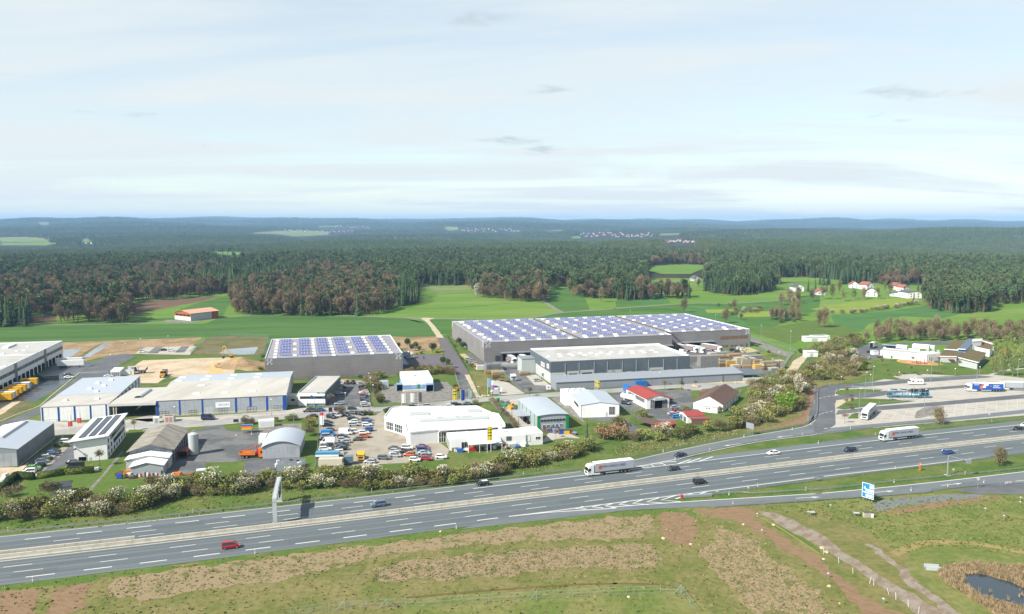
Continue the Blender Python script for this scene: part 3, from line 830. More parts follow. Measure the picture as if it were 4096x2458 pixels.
# vegetation materials
LEAF=1.6
def leafmat(name,col,var=0.25,rnd=0.34,hue=0.025,trans=0.25):
 m=mat(name,tuple(min(0.9,q*LEAF)for q in col),0.95,var,0.5,rnd=rnd,hue=hue)
 return m
V=Attr()
V.bark=mat('brown_bark',srgb(96,84,72),0.95,0.2,1.0)
V.redbark=mat('pine_bark',srgb(146,118,92),0.95,0.2,1.0)
V.spruce=leafmat('spruce_needles',srgb(60,76,48))
V.pine=leafmat('pine_needles',srgb(80,94,60))
V.larch=leafmat('fresh_larch',srgb(128,132,70))
V.twig=leafmat('bare_twigs',srgb(114,102,78),hue=0.008)
V.twig2=leafmat('reddish_twigs',srgb(114,98,76),hue=0.008)
V.olive=leafmat('budding_leaves',srgb(118,120,66),hue=0.02)
V.green=leafmat('spring_leaves',srgb(110,120,66),hue=0.02)
V.lime=leafmat('bright_spring_leaves',srgb(96,122,46),hue=0.01)
V.dark=leafmat('evergreen_leaves',srgb(74,86,48))
V.blossom=leafmat('white_blossom',srgb(176,172,152),var=0.12,rnd=0.08,hue=0.0)
V.pink=leafmat('pink_blossom',srgb(206,160,150),var=0.15)
V.rusty=leafmat('rust_red_leaves',srgb(130,92,74),var=0.2)
V.yellow=leafmat('forsythia_yellow',srgb(185,150,35),var=0.15)
V.straw=leafmat('reed_straw',srgb(142,125,95),var=0.25,hue=0.01)
V.tuft=leafmat('meadow_tuft',srgb(116,114,70),hue=0.02)
V.tuft2=leafmat('green_tuft',srgb(98,110,58),hue=0.02)
V.tuft3=leafmat('dry_tuft',srgb(146,130,102),hue=0.015)
V.hedge=leafmat('clipped_hedge',srgb(70,84,38),var=0.3)
def rnd_dirs(n):
 v=RNG.normal(size=(n,3))
 return v/np.linalg.norm(v,axis=1,keepdims=True)
def cards(centers,size,elong=1.0,up=0.0,outward=None):
 n=len(centers)
 a=rnd_dirs(n)
 if outward is not None:
  a=a*0.7+outward*0.9
 if up:
  a[:,2]+=up
 a/=np.linalg.norm(a,axis=1,keepdims=True)
 b=np.cross(a,rnd_dirs(n))
 b/=np.linalg.norm(b,axis=1,keepdims=True)
 s=(np.ones(n)*size if np.isscalar(size)else size)[:,None]
 p0=centers-a*s*elong*0.5
 p1=centers+b*s*0.5
 p2=centers+a*s*elong*0.5
 p3=centers-b*s*0.5
 v=np.stack([p0,p1,p2,p3],1).reshape(-1,3)
 f=np.arange(4*n).reshape(n,4)
 return v,f
def lobes(n,rx,rz,zc,k=6,inner=0.45,spread=0.62):
 cs=rnd_dirs(k)*np.array([rx*spread,rx*spread,rz*spread])*RNG.uniform(0.6,1.0,(k,1))
 rs=RNG.uniform(0.42,0.66,k)
 which=RNG.integers(0,k,n)
 d=rnd_dirs(n)
 r=RNG.uniform(inner,1.0,n)**0.5
 p=cs[which]+d*(r*rs[which])[:,None]*np.array([rx,rx,rz])
 p[:,2]+=zc
 return p,d
def spruce(h,R,detail=1.0,dead=0.08):
 vs,fs=[],[]
 lev=int(15*detail)
 o=0
 lean=RNG.normal(0,0.01,2)
 for i in range(lev):
  t=i/lev
  z=h*(dead+(1-dead)*t)
  r=R*(1-t)**0.85*RNG.uniform(0.8,1.15)+0.12
  k=max(4,int((9 if detail>=1 else 6)*(1-0.4*t)))
  a0=RNG.uniform(0,6.28)
  for j in range(k):
   a=a0+6.283*j/k+RNG.normal(0,0.18)
   rr=r*RNG.uniform(0.65,1.15)
   dz=-0.34*rr+RNG.normal(0,0.15)
   w=rr*RNG.uniform(0.32,0.5)
   ca,sa=math.cos(a),math.sin(a)
   top=h/lev*1.15
   vs+=[(0,0,z+top),(ca*rr*0.55-sa*w,sa*rr*0.55+ca*w,z+dz*0.45),(ca*rr,sa*rr,z+dz),(ca*rr*0.55+sa*w,sa*rr*0.55-ca*w,z+dz*0.45)]
   fs.append((o,o+1,o+2,o+3))
   o+=4
 v=np.array(vs)
 v[:,0]+=v[:,2]*lean[0]
 v[:,1]+=v[:,2]*lean[1]
 return v,np.array(fs)
def pine_crown(h,R,n):
 p,d=lobes(n,R,h*0.2,h*0.78,k=9,inner=0.3)
 keep=p[:,2]<h*1.02
 p,d=p[keep],d[keep]
 return cards(p,RNG.uniform(0.5,1.1,len(p))*R*0.36,1.3,0.2,d)
def bare_crown(h,R,n,z0=0.3,twig=1.6):
 mb=MB()
 top=[]
 k=7
 for i in range(k):
  a=6.283*i/k+RNG.normal(0,0.25)
  el=RNG.uniform(0.5,1.25)
  ln=(h-h*z0)*RNG.uniform(0.5,0.85)
  st=Vector((0,0,h*RNG.uniform(z0,z0+0.25)))
  e=st+Vector((math.cos(a)*math.cos(el)*R*1.0,math.sin(a)*math.cos(el)*R*1.0,ln*math.sin(el)))
  mb.tube(st,e,0.035*R,0.008*R,None,3,False)
  for q in range(3):
   s2=st.lerp(e,RNG.uniform(0.35,0.9))
   e2=s2+Vector(RNG.normal(0,0.33*R,3))+Vector((0,0,0.25*R))
   mb.tube(s2,e2,0.016*R,0.005*R,None,3,False)
 p,d=lobes(n,R,(h*(1-z0))*0.5,h*(z0+(1-z0)*0.5),k=8,inner=0.25,spread=0.55)
 v,f=cards(p,RNG.uniform(0.07,0.16,len(p))*twig,9.0,0.45,d)
 lv=np.array(mb.v)if mb.v else np.zeros((0,3))
 lf=np.array([x for x in mb.f if len(x)==4])
 return np.concatenate([lv,v]),np.concatenate([lf,f+len(lv)])if len(lf)else f
def leafy(h,R,n,z0=0.15,size=0.5,k=7):
 p,d=lobes(n,R,h*(1-z0)*0.5,h*(z0+(1-z0)*0.52),k=k,inner=0.35)
 p[:,2]=np.maximum(p[:,2],0.15)
 return cards(p,RNG.uniform(0.6,1.3,len(p))*size,1.25,0.15,d)
def trunk_mesh(h,r,m,lean=0.0):
 mb=MB()
 mb.tube((0,0,-0.1),(lean*h*0.5,0,h*0.5),r,r*0.72,m,6,False)
 mb.tube((lean*h*0.5,0,h*0.5),(lean*h*0.8,lean*0.3*h,h),r*0.72,r*0.25,m,6,False)
 return mb.mesh('trunk')
def combine(*parts):
 V_,F_,I_=[],[],[]
 o=0
 for v,f,i in parts:
  V_.append(v)
  F_.append(f+o)
  I_.append(np.full(len(f),i,np.int32)if np.isscalar(i)else i)
  o+=len(v)
 return np.concatenate(V_),np.concatenate(F_),np.concatenate(I_)
def tube_np(h,r,n=5):
 a=np.arange(n)*6.283/n
 v=np.concatenate([np.stack([np.cos(a)*r,np.sin(a)*r,np.full(n,-0.1)],1),np.stack([np.cos(a)*r*0.4,np.sin(a)*r*0.4,np.full(n,h)],1)])
 f=np.array([(i,(i+1)%n,n+(i+1)%n,n+i)for i in range(n)])
 return v,f
TREES={}
def reg(kind,trunk,crown):
 TREES.setdefault(kind,[]).append((trunk,crown))
for i in range(5):
 h=23+2.4*(i-2)
 v,f=spruce(h,3.0+0.35*(i%3),1.25)
 reg('spruce',trunk_mesh(h*0.95,0.28,V.bark),fast_mesh('crown',v,f,[V.spruce]))
for i in range(5):
 h=23+1.6*(i-2)
 v,f=pine_crown(h,3.2+0.5*(i%3),360)
 v2,f2=cards(np.stack([RNG.normal(0,1.0,26),RNG.normal(0,1.0,26),RNG.uniform(h*0.45,h*0.62,26)],1),0.9,2.0)
 v,f,_=combine((v,f,0),(v2,f2,0))
 reg('pine',trunk_mesh(h*0.9,0.24,V.redbark,RNG.normal(0,0.02)),fast_mesh('crown',v,f,[V.pine]))
for i in range(5):
 h=19+1.8*(i-2)
 v,f=bare_crown(h,4.9+0.5*(i%3),1700,0.2,2.0)
 reg('bare',trunk_mesh(h*0.8,0.3,V.bark,RNG.normal(0,0.03)),fast_mesh('crown',v,f,[V.twig if i%3 else V.twig2]))
for i in range(3):
 h=11+1.5*i
 v,f=bare_crown(h,3.4+0.3*i,900,0.12,1.5)
 reg('smallbare',trunk_mesh(h*0.8,0.16,V.bark,RNG.normal(0,0.03)),fast_mesh('crown',v,f,[V.twig]))
for i in range(3):
 h=11+1.5*i
 v,f=bare_crown(h,3.2,650,0.12,1.5)
 v2,f2=leafy(h,3.2,420,0.15,0.36)
 v,f,mi=combine((v,f,0),(v2,f2,1))
 reg('budding',trunk_mesh(h*0.8,0.15,V.bark,RNG.normal(0,0.03)),fast_mesh('crown',v,f,[V.twig,V.olive],mi))
for i in range(3):
 h=11+i
 v,f=leafy(h,2.8,900,0.12,0.4)
 reg('birch',trunk_mesh(h*0.9,0.13,mat('birch_bark',srgb(190,186,176),0.9,0.25,2.0)),fast_mesh('crown',v,f,[V.green]))
for i in range(2):
 v,f=leafy(9,4.4,2600,0.0,0.55)
 reg('lime',trunk_mesh(6,0.2,V.bark),fast_mesh('crown',v,f,[V.lime]))
for i in range(2):
 h=8+i
 v,f=leafy(h,2.7,1200,0.25,0.42)
 reg('roundtree',trunk_mesh(h*0.7,0.13,V.bark),fast_mesh('crown',v,f,[V.dark]))
for i in range(3):
 h=10+i
 v,f=leafy(h,3.0,650,0.1,0.42)
 v2,f2=bare_crown(h,3.0,250,0.1,1.3)
 v,f,mi=combine((v,f,0),(v2,f2,1))
 reg('blossomtree',trunk_mesh(h*0.7,0.15,V.bark),fast_mesh('crown',v,f,[V.blossom,V.twig],mi))
for i in range(2):
 h=3.6
 v,f=bare_crown(h,1.3,140,0.5,0.8)
 reg('youngbare',trunk_mesh(h*0.9,0.06,V.bark),fast_mesh('crown',v,f,[V.twig]))
SHRUBS={}
def shrub(kind,mats,weights,n=520,h=3.6,R=2.5,size=0.3,twigs=160):
 p,d=lobes(n,R,h*0.5,h*0.5,k=7,inner=0.4)
 p[:,2]=np.abs(p[:,2])
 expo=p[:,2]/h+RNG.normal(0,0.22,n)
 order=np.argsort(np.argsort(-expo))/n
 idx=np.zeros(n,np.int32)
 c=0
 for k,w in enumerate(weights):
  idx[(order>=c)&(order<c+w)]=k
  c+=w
 v,f=cards(p,RNG.uniform(0.6,1.3,n)*size,1.2,0.1,d)
 p2,d2=lobes(twigs,R*0.95,h*0.46,h*0.46,k=5,inner=0.2)
 v2,f2=cards(np.abs(p2)*np.sign(p2)*np.array([1,1,0])+np.array([0,0,1])*np.abs(p2),RNG.uniform(0.06,0.12,twigs),10,0.8,d2)
 v,f,mi=combine((v,f,idx),(v2,f2,len(mats)))
 SHRUBS.setdefault(kind,[]).append(fast_mesh('shrub',v,f,list(mats)+[V.twig],mi))
for _ in range(4):
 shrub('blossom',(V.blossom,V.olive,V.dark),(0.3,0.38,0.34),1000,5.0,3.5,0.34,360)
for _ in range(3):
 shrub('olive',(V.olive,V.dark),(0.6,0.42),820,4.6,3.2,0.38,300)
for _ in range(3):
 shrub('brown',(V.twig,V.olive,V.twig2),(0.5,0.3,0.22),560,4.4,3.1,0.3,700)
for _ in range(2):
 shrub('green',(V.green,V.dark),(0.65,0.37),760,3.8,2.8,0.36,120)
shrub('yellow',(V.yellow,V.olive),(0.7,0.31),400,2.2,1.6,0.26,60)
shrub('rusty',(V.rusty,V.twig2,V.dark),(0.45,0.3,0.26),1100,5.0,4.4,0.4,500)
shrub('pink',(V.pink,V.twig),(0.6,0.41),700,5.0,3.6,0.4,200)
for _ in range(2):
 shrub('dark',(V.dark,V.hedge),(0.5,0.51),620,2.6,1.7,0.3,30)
def tree(kind,pos,s=1.0,name='tree',label='',cat='tree',group=None,sz=None):
 tr,cr=TREES[kind][int(RNG.integers(0,len(TREES[kind])))]
 t=thing(name,label,cat,pos,RNG.uniform(0,6.28),group)
 t.scale=(s,s,sz or s)
 place('trunk',tr,t)
 place('crown',cr,t)
 return t
def bush(kind,pos,s=1.0,label='',name='bush',cat='bush',group=None,sz=1.0):
 me=SHRUBS[kind][int(RNG.integers(0,len(SHRUBS[kind])))]
 o=place(name,me,None,pos,(0,0,RNG.uniform(0,6.28)),(s,s*RNG.uniform(0.9,1.1),s*sz))
 return tag(o,label,cat,group)
# woods
FRONT=[(x*4096/2473,y*4096/2473)for x,y in[(-120,792),(72,790),(76,766),(140,766),(146,781),(310,783),(318,727),(400,726),(470,718),(556,708),(560,745),(543,757),(600,764),(760,767),(905,762),(935,750),(1010,733),(1013,690),(1125,690),(1142,704),(1165,722),(1240,729),(1318,733),(1322,697),(1372,692),(1376,716),(1400,720),(1500,727),(1668,722),(1672,702),(1780,716),(1884,701),(1900,690),(1990,690),(2060,686),(2200,694),(2215,712),(2225,744),(2300,759),(2392,755),(2400,738),(2480,734),(2620,734)]]
FX,FY=np.array([p[0]for p in FRONT]),np.array([p[1]for p in FRONT])
CLEAR=[L(s)for s in['D 1545,655 1575,643 1640,640 1702,641 1702,652 1668,664 1600,665','w2 1570,300 1640,305 1790,321 1775,337 1700,322','w2 1230,382 1400,376 1595,390 1580,412 1300,408','w1 930,256 1080,251 1160,253 1290,264 1240,272 1020,266','w1 -20,184 130,180 240,190 230,206 -20,208','w1 -20,212 260,206 280,214 220,224 -20,224','w1 370,188 440,189 455,203 400,210','w1 1180,163 1330,146 1560,146 1720,148 1720,158 1585,172 1430,180 1300,166','w1 2140,132 2473,136 2473,158 2215,150 2165,150','w1 2150,205 2190,203 2195,212 2160,213','w2 275,180 325,168 335,160 680,158 690,184 440,184 285,190','w2 330,216 410,212 420,222 350,225','w2 680,165 830,162 830,170 700,172','w2 735,196 895,196 895,210 740,212','w2 -20,148 50,148 50,160 -20,160','w2 155,150 245,147 240,152 165,154','w1 175,108 250,112 245,122 185,120','w1 1530,128 1800,125 1800,138 1540,138','w2 1890,404 1990,404 1990,470 1890,470','w2 1340,400 1405,400 1405,445 1340,445','w2 868,368 926,368 926,398 868,398']]
BROWN=[L(s)for s in['D -60,690 300,668 420,650 560,668 560,720 320,740 310,792 140,792 -60,760','D 540,775 558,700 640,668 760,660 900,664 965,700 960,770','D 1150,740 1165,690 1310,690 1325,740','D 1370,720 1480,700 1480,730 1370,726','D 1540,700 1672,700 1672,726 1540,726','D 1560,645 1640,610 1730,612 1700,640','D 2060,690 2230,680 2230,700 2060,700']]
DARK=[L(s)for s in['D 560,712 690,680 780,668 560,660 470,690','D 955,750 975,700 1012,700 1012,740','D -60,800 80,800 80,770 -60,770','D 1990,700 2060,700 2060,670 1990,670']]
def hash_noise(x,y,s):
 return 0.5+0.25*(np.sin(x/s+1.7*np.sin(y/s*0.7))+np.sin(y/s*1.3+2.1*np.sin(x/s*0.6+1)))
def woods(spacing,d0,d1,seed):
 rg=np.random.default_rng(seed)
 half=d1*0.74
 nx,ny=int(2*half/spacing),int(d1/spacing)
 gx,gy=np.meshgrid(np.arange(nx),np.arange(ny))
 x=(gx.ravel()-nx/2+rg.uniform(-0.45,0.45,nx*ny))*spacing
 y=(gy.ravel()+rg.uniform(-0.45,0.45,nx*ny))*spacing
 d=np.hypot(x,y)
 k=(d>=d0)&(d<d1)&(np.abs(x)<0.74*y+40)
 x,y=x[k],y[k]
 z=terrain(x,y)
 px,py=proj((x,y,0*z))
 k=py<np.interp(px,FX,FY)
 x,y,z=x[k],y[k],z[k]
 qx,qy=proj((x,y,z))
 k=np.ones(len(x),bool)
 for h in(0,8,16,23):
  qx,qy=proj((x,y,z+h))
  for c in CLEAR:
   k&=~in_poly(qx,qy,c)
 return x[k],y[k],z[k]
def kinds_of(x,y,rg):
 px,py=proj((x,y,np.zeros_like(x)))
 n=hash_noise(x,y,70.0)+rg.normal(0,0.16,len(x))
 kind=np.where(n>0.72,1,0)
 out=np.array(['pine']*len(x),dtype=object)
 out[n<0.24]='spruce'
 d=np.hypot(x,y)
 out[(n>0.97)&(d<1700)]='bare'
 b=np.zeros(len(x),bool)
 for c in BROWN:
  b|=in_poly(px,py,c)
 r=rg.uniform(size=len(x))
 out[b&(r<0.82)]='bare'
 out[(out=='bare')&(rg.uniform(size=len(x))<0.42)]='gap'
 for c in DARK:
  s=in_poly(px,py,c)&(r<0.85)
  out[s]='spruce'
 return out
def pick_nodes(name,coll_objs,parent_coll):
 ng=bpy.data.node_groups.new(name,'GeometryNodeTree')
 ng.interface.new_socket('Geometry',in_out='INPUT',socket_type='NodeSocketGeometry')
 ng.interface.new_socket('Geometry',in_out='OUTPUT',socket_type='NodeSocketGeometry')
 N,Lk=ng.nodes,ng.links
 gi,go=N.new('NodeGroupInput'),N.new('NodeGroupOutput')
 ci=N.new('GeometryNodeCollectionInfo')
 ci.inputs['Collection'].default_value=parent_coll
 ci.inputs['Separate Children'].default_value=True
 ci.inputs['Reset Children'].default_value=True
 iop=N.new('GeometryNodeInstanceOnPoints')
 Lk.new(gi.outputs[0],iop.inputs['Points'])
 Lk.new(ci.outputs[0],iop.inputs['Instance'])
 iop.inputs['Pick Instance'].default_value=True
 def attr(nm,tp):
  a=N.new('GeometryNodeInputNamedAttribute')
  a.data_type=tp
  a.inputs['Name'].default_value=nm
  return a.outputs['Attribute']
 Lk.new(attr('idx','INT'),iop.inputs['Instance Index'])
 Lk.new(attr('scl','FLOAT_VECTOR'),iop.inputs['Scale'])
 rot=N.new('FunctionNodeEulerToRotation')
 Lk.new(attr('rot','FLOAT_VECTOR'),rot.inputs[0])
 Lk.new(rot.outputs[0],iop.inputs['Rotation'])
 Lk.new(iop.outputs[0],go.inputs[0])
 return ng
def scatter(name,label,cat,pts,idx,scl,protos,rotx=0.0):
 coll=bpy.data.collections.new(name+'_kinds')
 for i,me in enumerate(protos):
  o=bpy.data.objects.new('%s_kind_%03d'%(name,i),me)
  coll.objects.link(o)
 n=len(pts)
 me=bpy.data.meshes.new(name)
 me.vertices.add(n)
 me.vertices.foreach_set('co',np.asarray(pts,np.float32).ravel())
 a=me.attributes.new('idx','INT','POINT')
 a.data.foreach_set('value',np.asarray(idx,np.int32))
 a=me.attributes.new('scl','FLOAT_VECTOR','POINT')
 s=np.asarray(scl,np.float32)
 if s.ndim==1:
  s=np.repeat(s[:,None],3,1)
 a.data.foreach_set('vector',s.ravel())
 a=me.attributes.new('rot','FLOAT_VECTOR','POINT')
 r=np.zeros((n,3),np.float32)
 r[:,2]=RNG.uniform(0,6.283,n)
 if rotx:
  r[:,0]=RNG.normal(0,rotx,n)
 a.data.foreach_set('vector',r.ravel())
 me.update()
 o=place(name,me)
 md=o.modifiers.new('copies','NODES')
 md.node_group=pick_nodes(name,protos,coll)
 tag(o,label,cat,None,'stuff')
 return o
def merged(kind,i):
 tr,cr=TREES[kind][i]
 nv=len(tr.vertices)
 v=np.empty(nv*3,np.float32)
 tr.vertices.foreach_get('co',v)
 f=np.array([p.vertices[:]for p in tr.polygons])
 nv2=len(cr.vertices)
 v2=np.empty(nv2*3,np.float32)
 cr.vertices.foreach_get('co',v2)
 l2=np.empty(len(cr.loops),np.int32)
 cr.loops.foreach_get('vertex_index',l2)
 f2=l2.reshape(-1,4)
 mi2=np.empty(len(cr.polygons),np.int32)
 cr.polygons.foreach_get('material_index',mi2)
 V_,F_,I_=combine((v2.reshape(-1,3),f2,mi2),(v.reshape(-1,3),f,len(cr.materials)))
 return fast_mesh('forest_tree',V_,F_,list(cr.materials)+[tr.materials[0]],I_)
def build_woods():
 rg=np.random.default_rng(5)
 x,y,z=woods(5.3,560,1750,21)
 kind=kinds_of(x,y,rg)
 px,py=proj((x,y,z))
 inside=(px>-60)&(px<4156)&(kind!='gap')
 x,y,z,kind,px,py=[a[inside]for a in(x,y,z,kind,px,py)]
 gap=np.interp(px,FX,FY)-py
 vis=gap-(py-1140)*0.02-0.03*(py-1150)
 order=np.argsort(vis)
 single=np.zeros(len(x),bool)
 cnt={'spruce':0,'pine':0,'bare':0}
 names={'spruce':('spruce_tree','dark spruce','spruces along the edge of the woods'),'pine':('pine_tree','green pine','pines along the edge of the woods'),'bare':('bare_tree','leafless brown tree','bare broadleaf trees along the edge of the woods')}
 zones=[(520,'behind the white depot'),(920,'near the orange-roofed barn'),(1620,'in the grove behind the small warehouse'),(1950,'behind the green pasture'),(2230,'in the grove behind the big warehouse'),(2800,'in the pine grove beyond the fields'),(3200,'beside the single barn in the woods'),(3650,'near the hamlet'),(9999,'beyond the service area')]
 chosen=[]
 for i in order:
  k=kind[i]
  if cnt[k]>=(120 if k=='bare' else 90):
   continue
  if not(10<px[i]<4086):
   continue
  cnt[k]+=1
  chosen.append(i)
  if len(chosen)>=300:
   break
 chosen.sort(key=lambda i:px[i])
 count={}
 for i in chosen:
  single[i]=True
  k=kind[i]
  zn=[s for lim,s in zones if px[i]<lim][0]
  nm,lb,gp=names[k]
  count[(k,zn)]=count.get((k,zn),0)+1
  s=rg.uniform(0.56,1.0)
  tree(k,(x[i],y[i],z[i]),s,nm,'%s %s, %s along the edge'%(lb,zn,ordinal(count[(k,zn)])),'tree',gp,s*rg.uniform(0.9,1.08))
 protos,first=[],{}
 for k in('spruce','pine','bare'):
  first[k]=len(protos)
  protos+=[merged(k,i)for i in range(5)]
 r=~single
 idx=np.array([first[k]+rg.integers(0,5)for k in kind[r]])
 s=rg.uniform(0.56,1.02,r.sum())
 scl=np.stack([s,s,s*rg.uniform(0.88,1.12,r.sum())],1)
 scatter('forest','dense mixed forest of pine, spruce and bare broadleaf trees','forest',np.stack([x[r],y[r],z[r]],1),idx,scl,protos)
 def clump(n,rad,pine):
  vs,fs,ids=[],[],[]
  o=0
  parts=[]
  for _ in range(n):
   a,q=rg.uniform(0,6.283),rad*math.sqrt(rg.uniform())
   h=rg.uniform(18,26)
   if rg.uniform()<pine:
    v,f=pine_crown(h,3.1,34)
    v[:,:2]*=1.0
    m=1
   elif rg.uniform()<0.16:
    v,f=leafy(h*0.8,4.4,40,0.2,2.0)
    m=2
   else:
    v,f=spruce(h,3.2,0.5)
    m=0
   v=v+np.array([math.cos(a)*q,math.sin(a)*q,0])
   parts.append((v,f,m))
  V_,F_,I_=combine(*parts)
  return fast_mesh('forest_clump',V_,F_,[V.spruce,V.pine,V.twig],I_)
 x,y,z=woods(11.5,1750,3600,33)
 px,_=proj((x,y,z))
 k=(px>-60)&(px<4156)
 x,y,z=x[k],y[k],z[k]
 protos=[clump(5,9,p)for p in(0.4,0.6,0.75,0.85,0.5)]
 nz=np.clip((hash_noise(x,y,130.0)+rg.normal(0,0.12,len(x)))*5,0,4.99).astype(int)
 scatter('forest','distant pine forest covering the middle hills','forest',np.stack([x,y,z-1],1),nz,rg.uniform(0.68,1.02,len(x)),protos)
 xs,ys,zs=[],[],[]
 for sp,a,b,sd in[(30,3600,6000,41),(52,6000,9500,42),(85,9500,15500,43)]:
  x,y,z=woods(sp,a,b,sd)
  px,_=proj((x,y,z))
  k=(px>-60)&(px<4156)
  xs.append(np.stack([x[k],y[k],z[k]],1))
 P_=np.concatenate(xs)
 protos=[clump(12,26,p)for p in(0.2,0.45,0.65,0.35)]
 nz=np.clip((hash_noise(P_[:,0],P_[:,1],300.0)+rg.normal(0,0.12,len(P_)))*4,0,3.99).astype(int)
 d=np.hypot(P_[:,0],P_[:,1])
 s=rg.uniform(0.85,1.1,len(P_))
 wide=np.clip(d/6000,0.9,1.9)
 scatter('forest','far blue-green forested hills on the horizon','forest',P_-np.array([0,0,2]),nz,np.stack([s*wide,s*wide,s],1),protos)
build_woods()
def scatter_poly(s,n,dmin,seed=0):
 rg=np.random.default_rng(seed)
 w=GL(s)
 poly=[(p.x,p.y)for p in w]
 xs,ys=[p[0]for p in poly],[p[1]for p in poly]
 out=[]
 for _ in range(n*60):
  x,y=rg.uniform(min(xs),max(xs)),rg.uniform(min(ys),max(ys))
  if not bool(in_poly(np.array(x),np.array(y),poly)):
   continue
  if any((x-a)**2+(y-b)**2<dmin*dmin for a,b in out):
   continue
  out.append((x,y))
  if len(out)>=n:
   break
 out.sort(key=lambda q:q[0]/q[1])
 return[Vector((a,b,0))for a,b in out]
def row_points(s,step):
 w=GL(s)
 out=[]
 for a,b in zip(w,w[1:]):
  n=max(1,int((b-a).length/step))
  out+=[a.lerp(b,j/n)for j in range(n)]
 out.append(w[-1])
 return out
def build_bushes():
 base='D -20,1262 150,1250 300,1243 370,1217 450,1197 560,1197 640,1180 720,1182 830,1176 880,1182 960,1178 1040,1176 1120,1166 1200,1150 1260,1128 1330,1118 1400,1100 1425,1092'
 n=0
 descr={'blossom':'white blossoming','olive':'olive green budding','brown':'brown twiggy','green':'fresh green'}
 pats=['blossom','olive','blossom','brown','olive','blossom','olive','brown','olive','olive','brown','blossom']
 for row,(off,sc)in enumerate([(0.0,0.8),(5.0,1.0),(9.5,0.85)]):
  c=0
  for i,p in enumerate(row_points(base,3.1)):
   if row==2 and(i%3==0 or p.x>-40):
    continue
   k=pats[(i*5+row*3+(i//7))%len(pats)]
   q=p+Vector((RNG.normal(0,0.7),off+RNG.normal(0,0.8),0))
   c+=1
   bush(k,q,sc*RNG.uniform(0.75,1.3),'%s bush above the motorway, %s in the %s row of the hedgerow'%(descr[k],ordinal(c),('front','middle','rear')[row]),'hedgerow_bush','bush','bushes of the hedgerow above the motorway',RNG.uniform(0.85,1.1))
 c=0
 for i,p in enumerate(row_points('u1 60,800 380,805 500,805 620,780 740,770 900,740 1000,730 1150,705 1300,690 1450,655 1520,620',4.2)):
  k=['olive','brown','olive','green','blossom','olive','olive','dark'][i%8]
  c+=1
  bush(k,p+Vector((RNG.normal(0,0.6),2+RNG.normal(0,1),0)),RNG.uniform(0.9,1.25),'%s bush below the red-roofed sheds, %s from the workshop end'%(descr.get(k,'dark green'),ordinal(c)),'hedgerow_bush','bush','bushes below the red-roofed sheds')
 c=0
 for i,p in enumerate(scatter_poly('u1 1380,560 1620,480 1640,130 1950,60 2200,0 2473,-100 t5 300,640 560,780 600,850 300,960 0,1000 u1 2350,60 2260,400 2100,480 1700,620 1480,640',95,4.6,3)):
  k=['olive','brown','brown','olive','brown','blossom','brown','olive'][i%8]
  c+=1
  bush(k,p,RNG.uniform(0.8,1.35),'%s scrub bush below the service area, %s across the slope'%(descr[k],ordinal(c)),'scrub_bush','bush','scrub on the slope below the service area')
 tree('lime',GP('u1 2070,440'),1.0,'spring_tree','bright lime green young tree on the scrubby slope','tree')
 tree('lime',GP('u1 2010,400'),0.65,'spring_tree','smaller lime green sapling beside the bright green tree','tree')
 tree('blossomtree',GP('u1 2210,260'),0.95,'blossom_tree','tall white blossoming tree behind the lime green one','tree')
 tree('lime',GP('t5 520,850'),0.7,'spring_tree','fresh green tree at the corner of the picnic lawn','tree')
 tree('blossomtree',GP('t5 430,800'),0.7,'blossom_tree','white blossoming tree beside the picnic lawn','tree')
 c=0
 for i,p in enumerate(scatter_poly('t5 480,520 620,470 700,430 1000,400 1600,400 2000,420 2600,430 2600,600 2150,520 1650,505 1400,500 1000,500 620,530',95,4.3,8)):
  k=['smallbare','budding','smallbare','smallbare','budding','birch'][i%6]
  c+=1
  tree(k,p,RNG.uniform(0.75,1.05),'copse_tree','%s copse tree behind the restaurant, %s along the copse'%({'smallbare':'bare brown','budding':'budding olive','birch':'light green'}[k],ordinal(c)),'tree','trees of the copse behind the restaurant')
 c=0
 for i,p in enumerate(scatter_poly('t5 -150,640 60,560 300,480 480,470 560,560 350,600 380,680 100,700',34,5.0,9)):
  k=['olive','brown','green','olive','brown'][i%5]
  c+=1
  bush(k,p,RNG.uniform(0.9,1.3),'%s bush by the bend of the service road, %s from the gravel track'%(descr[k],ordinal(c)),'scrub_bush','bush','bushes by the bend of the service road')
 for i,s in enumerate(lr(['2110,890','2220,910','2335,920','2190,780','2290,800','2400,830','2130,720','2450,740','2350,700','2250,650','2430,640'],'t5 ')):
  tree('birch',GP('t5 '+s),RNG.uniform(0.8,1.0),'birch_tree','light green birch on the lawn beside the restaurant, %s from the depot side'%ordinal(i+1),'tree','birches beside the restaurant')
 for i,s in enumerate(lr(['400,1290','330,1280','850,1215','310,1490','395,1390','870,745','1130,770','830,910','1110,890','760,800','1480,835','1690,830','330,1170'],'t5 ')):
  tree('youngbare',GP('t5 '+s),RNG.uniform(1.0,1.5),'young_tree','thin bare young tree on the service area grass, %s from the depot side'%ordinal(i+1),'tree','young trees of the service area')
 bush('brown',GP('u2 1455,600'),0.95,'round bare shrub beside the teardrop island','bush','bush',None,1.8)
 bush('brown',GP('u2 2190,1100'),0.95,'round bare shrub beside the ramp guard rail','bush','bush',None,1.7)
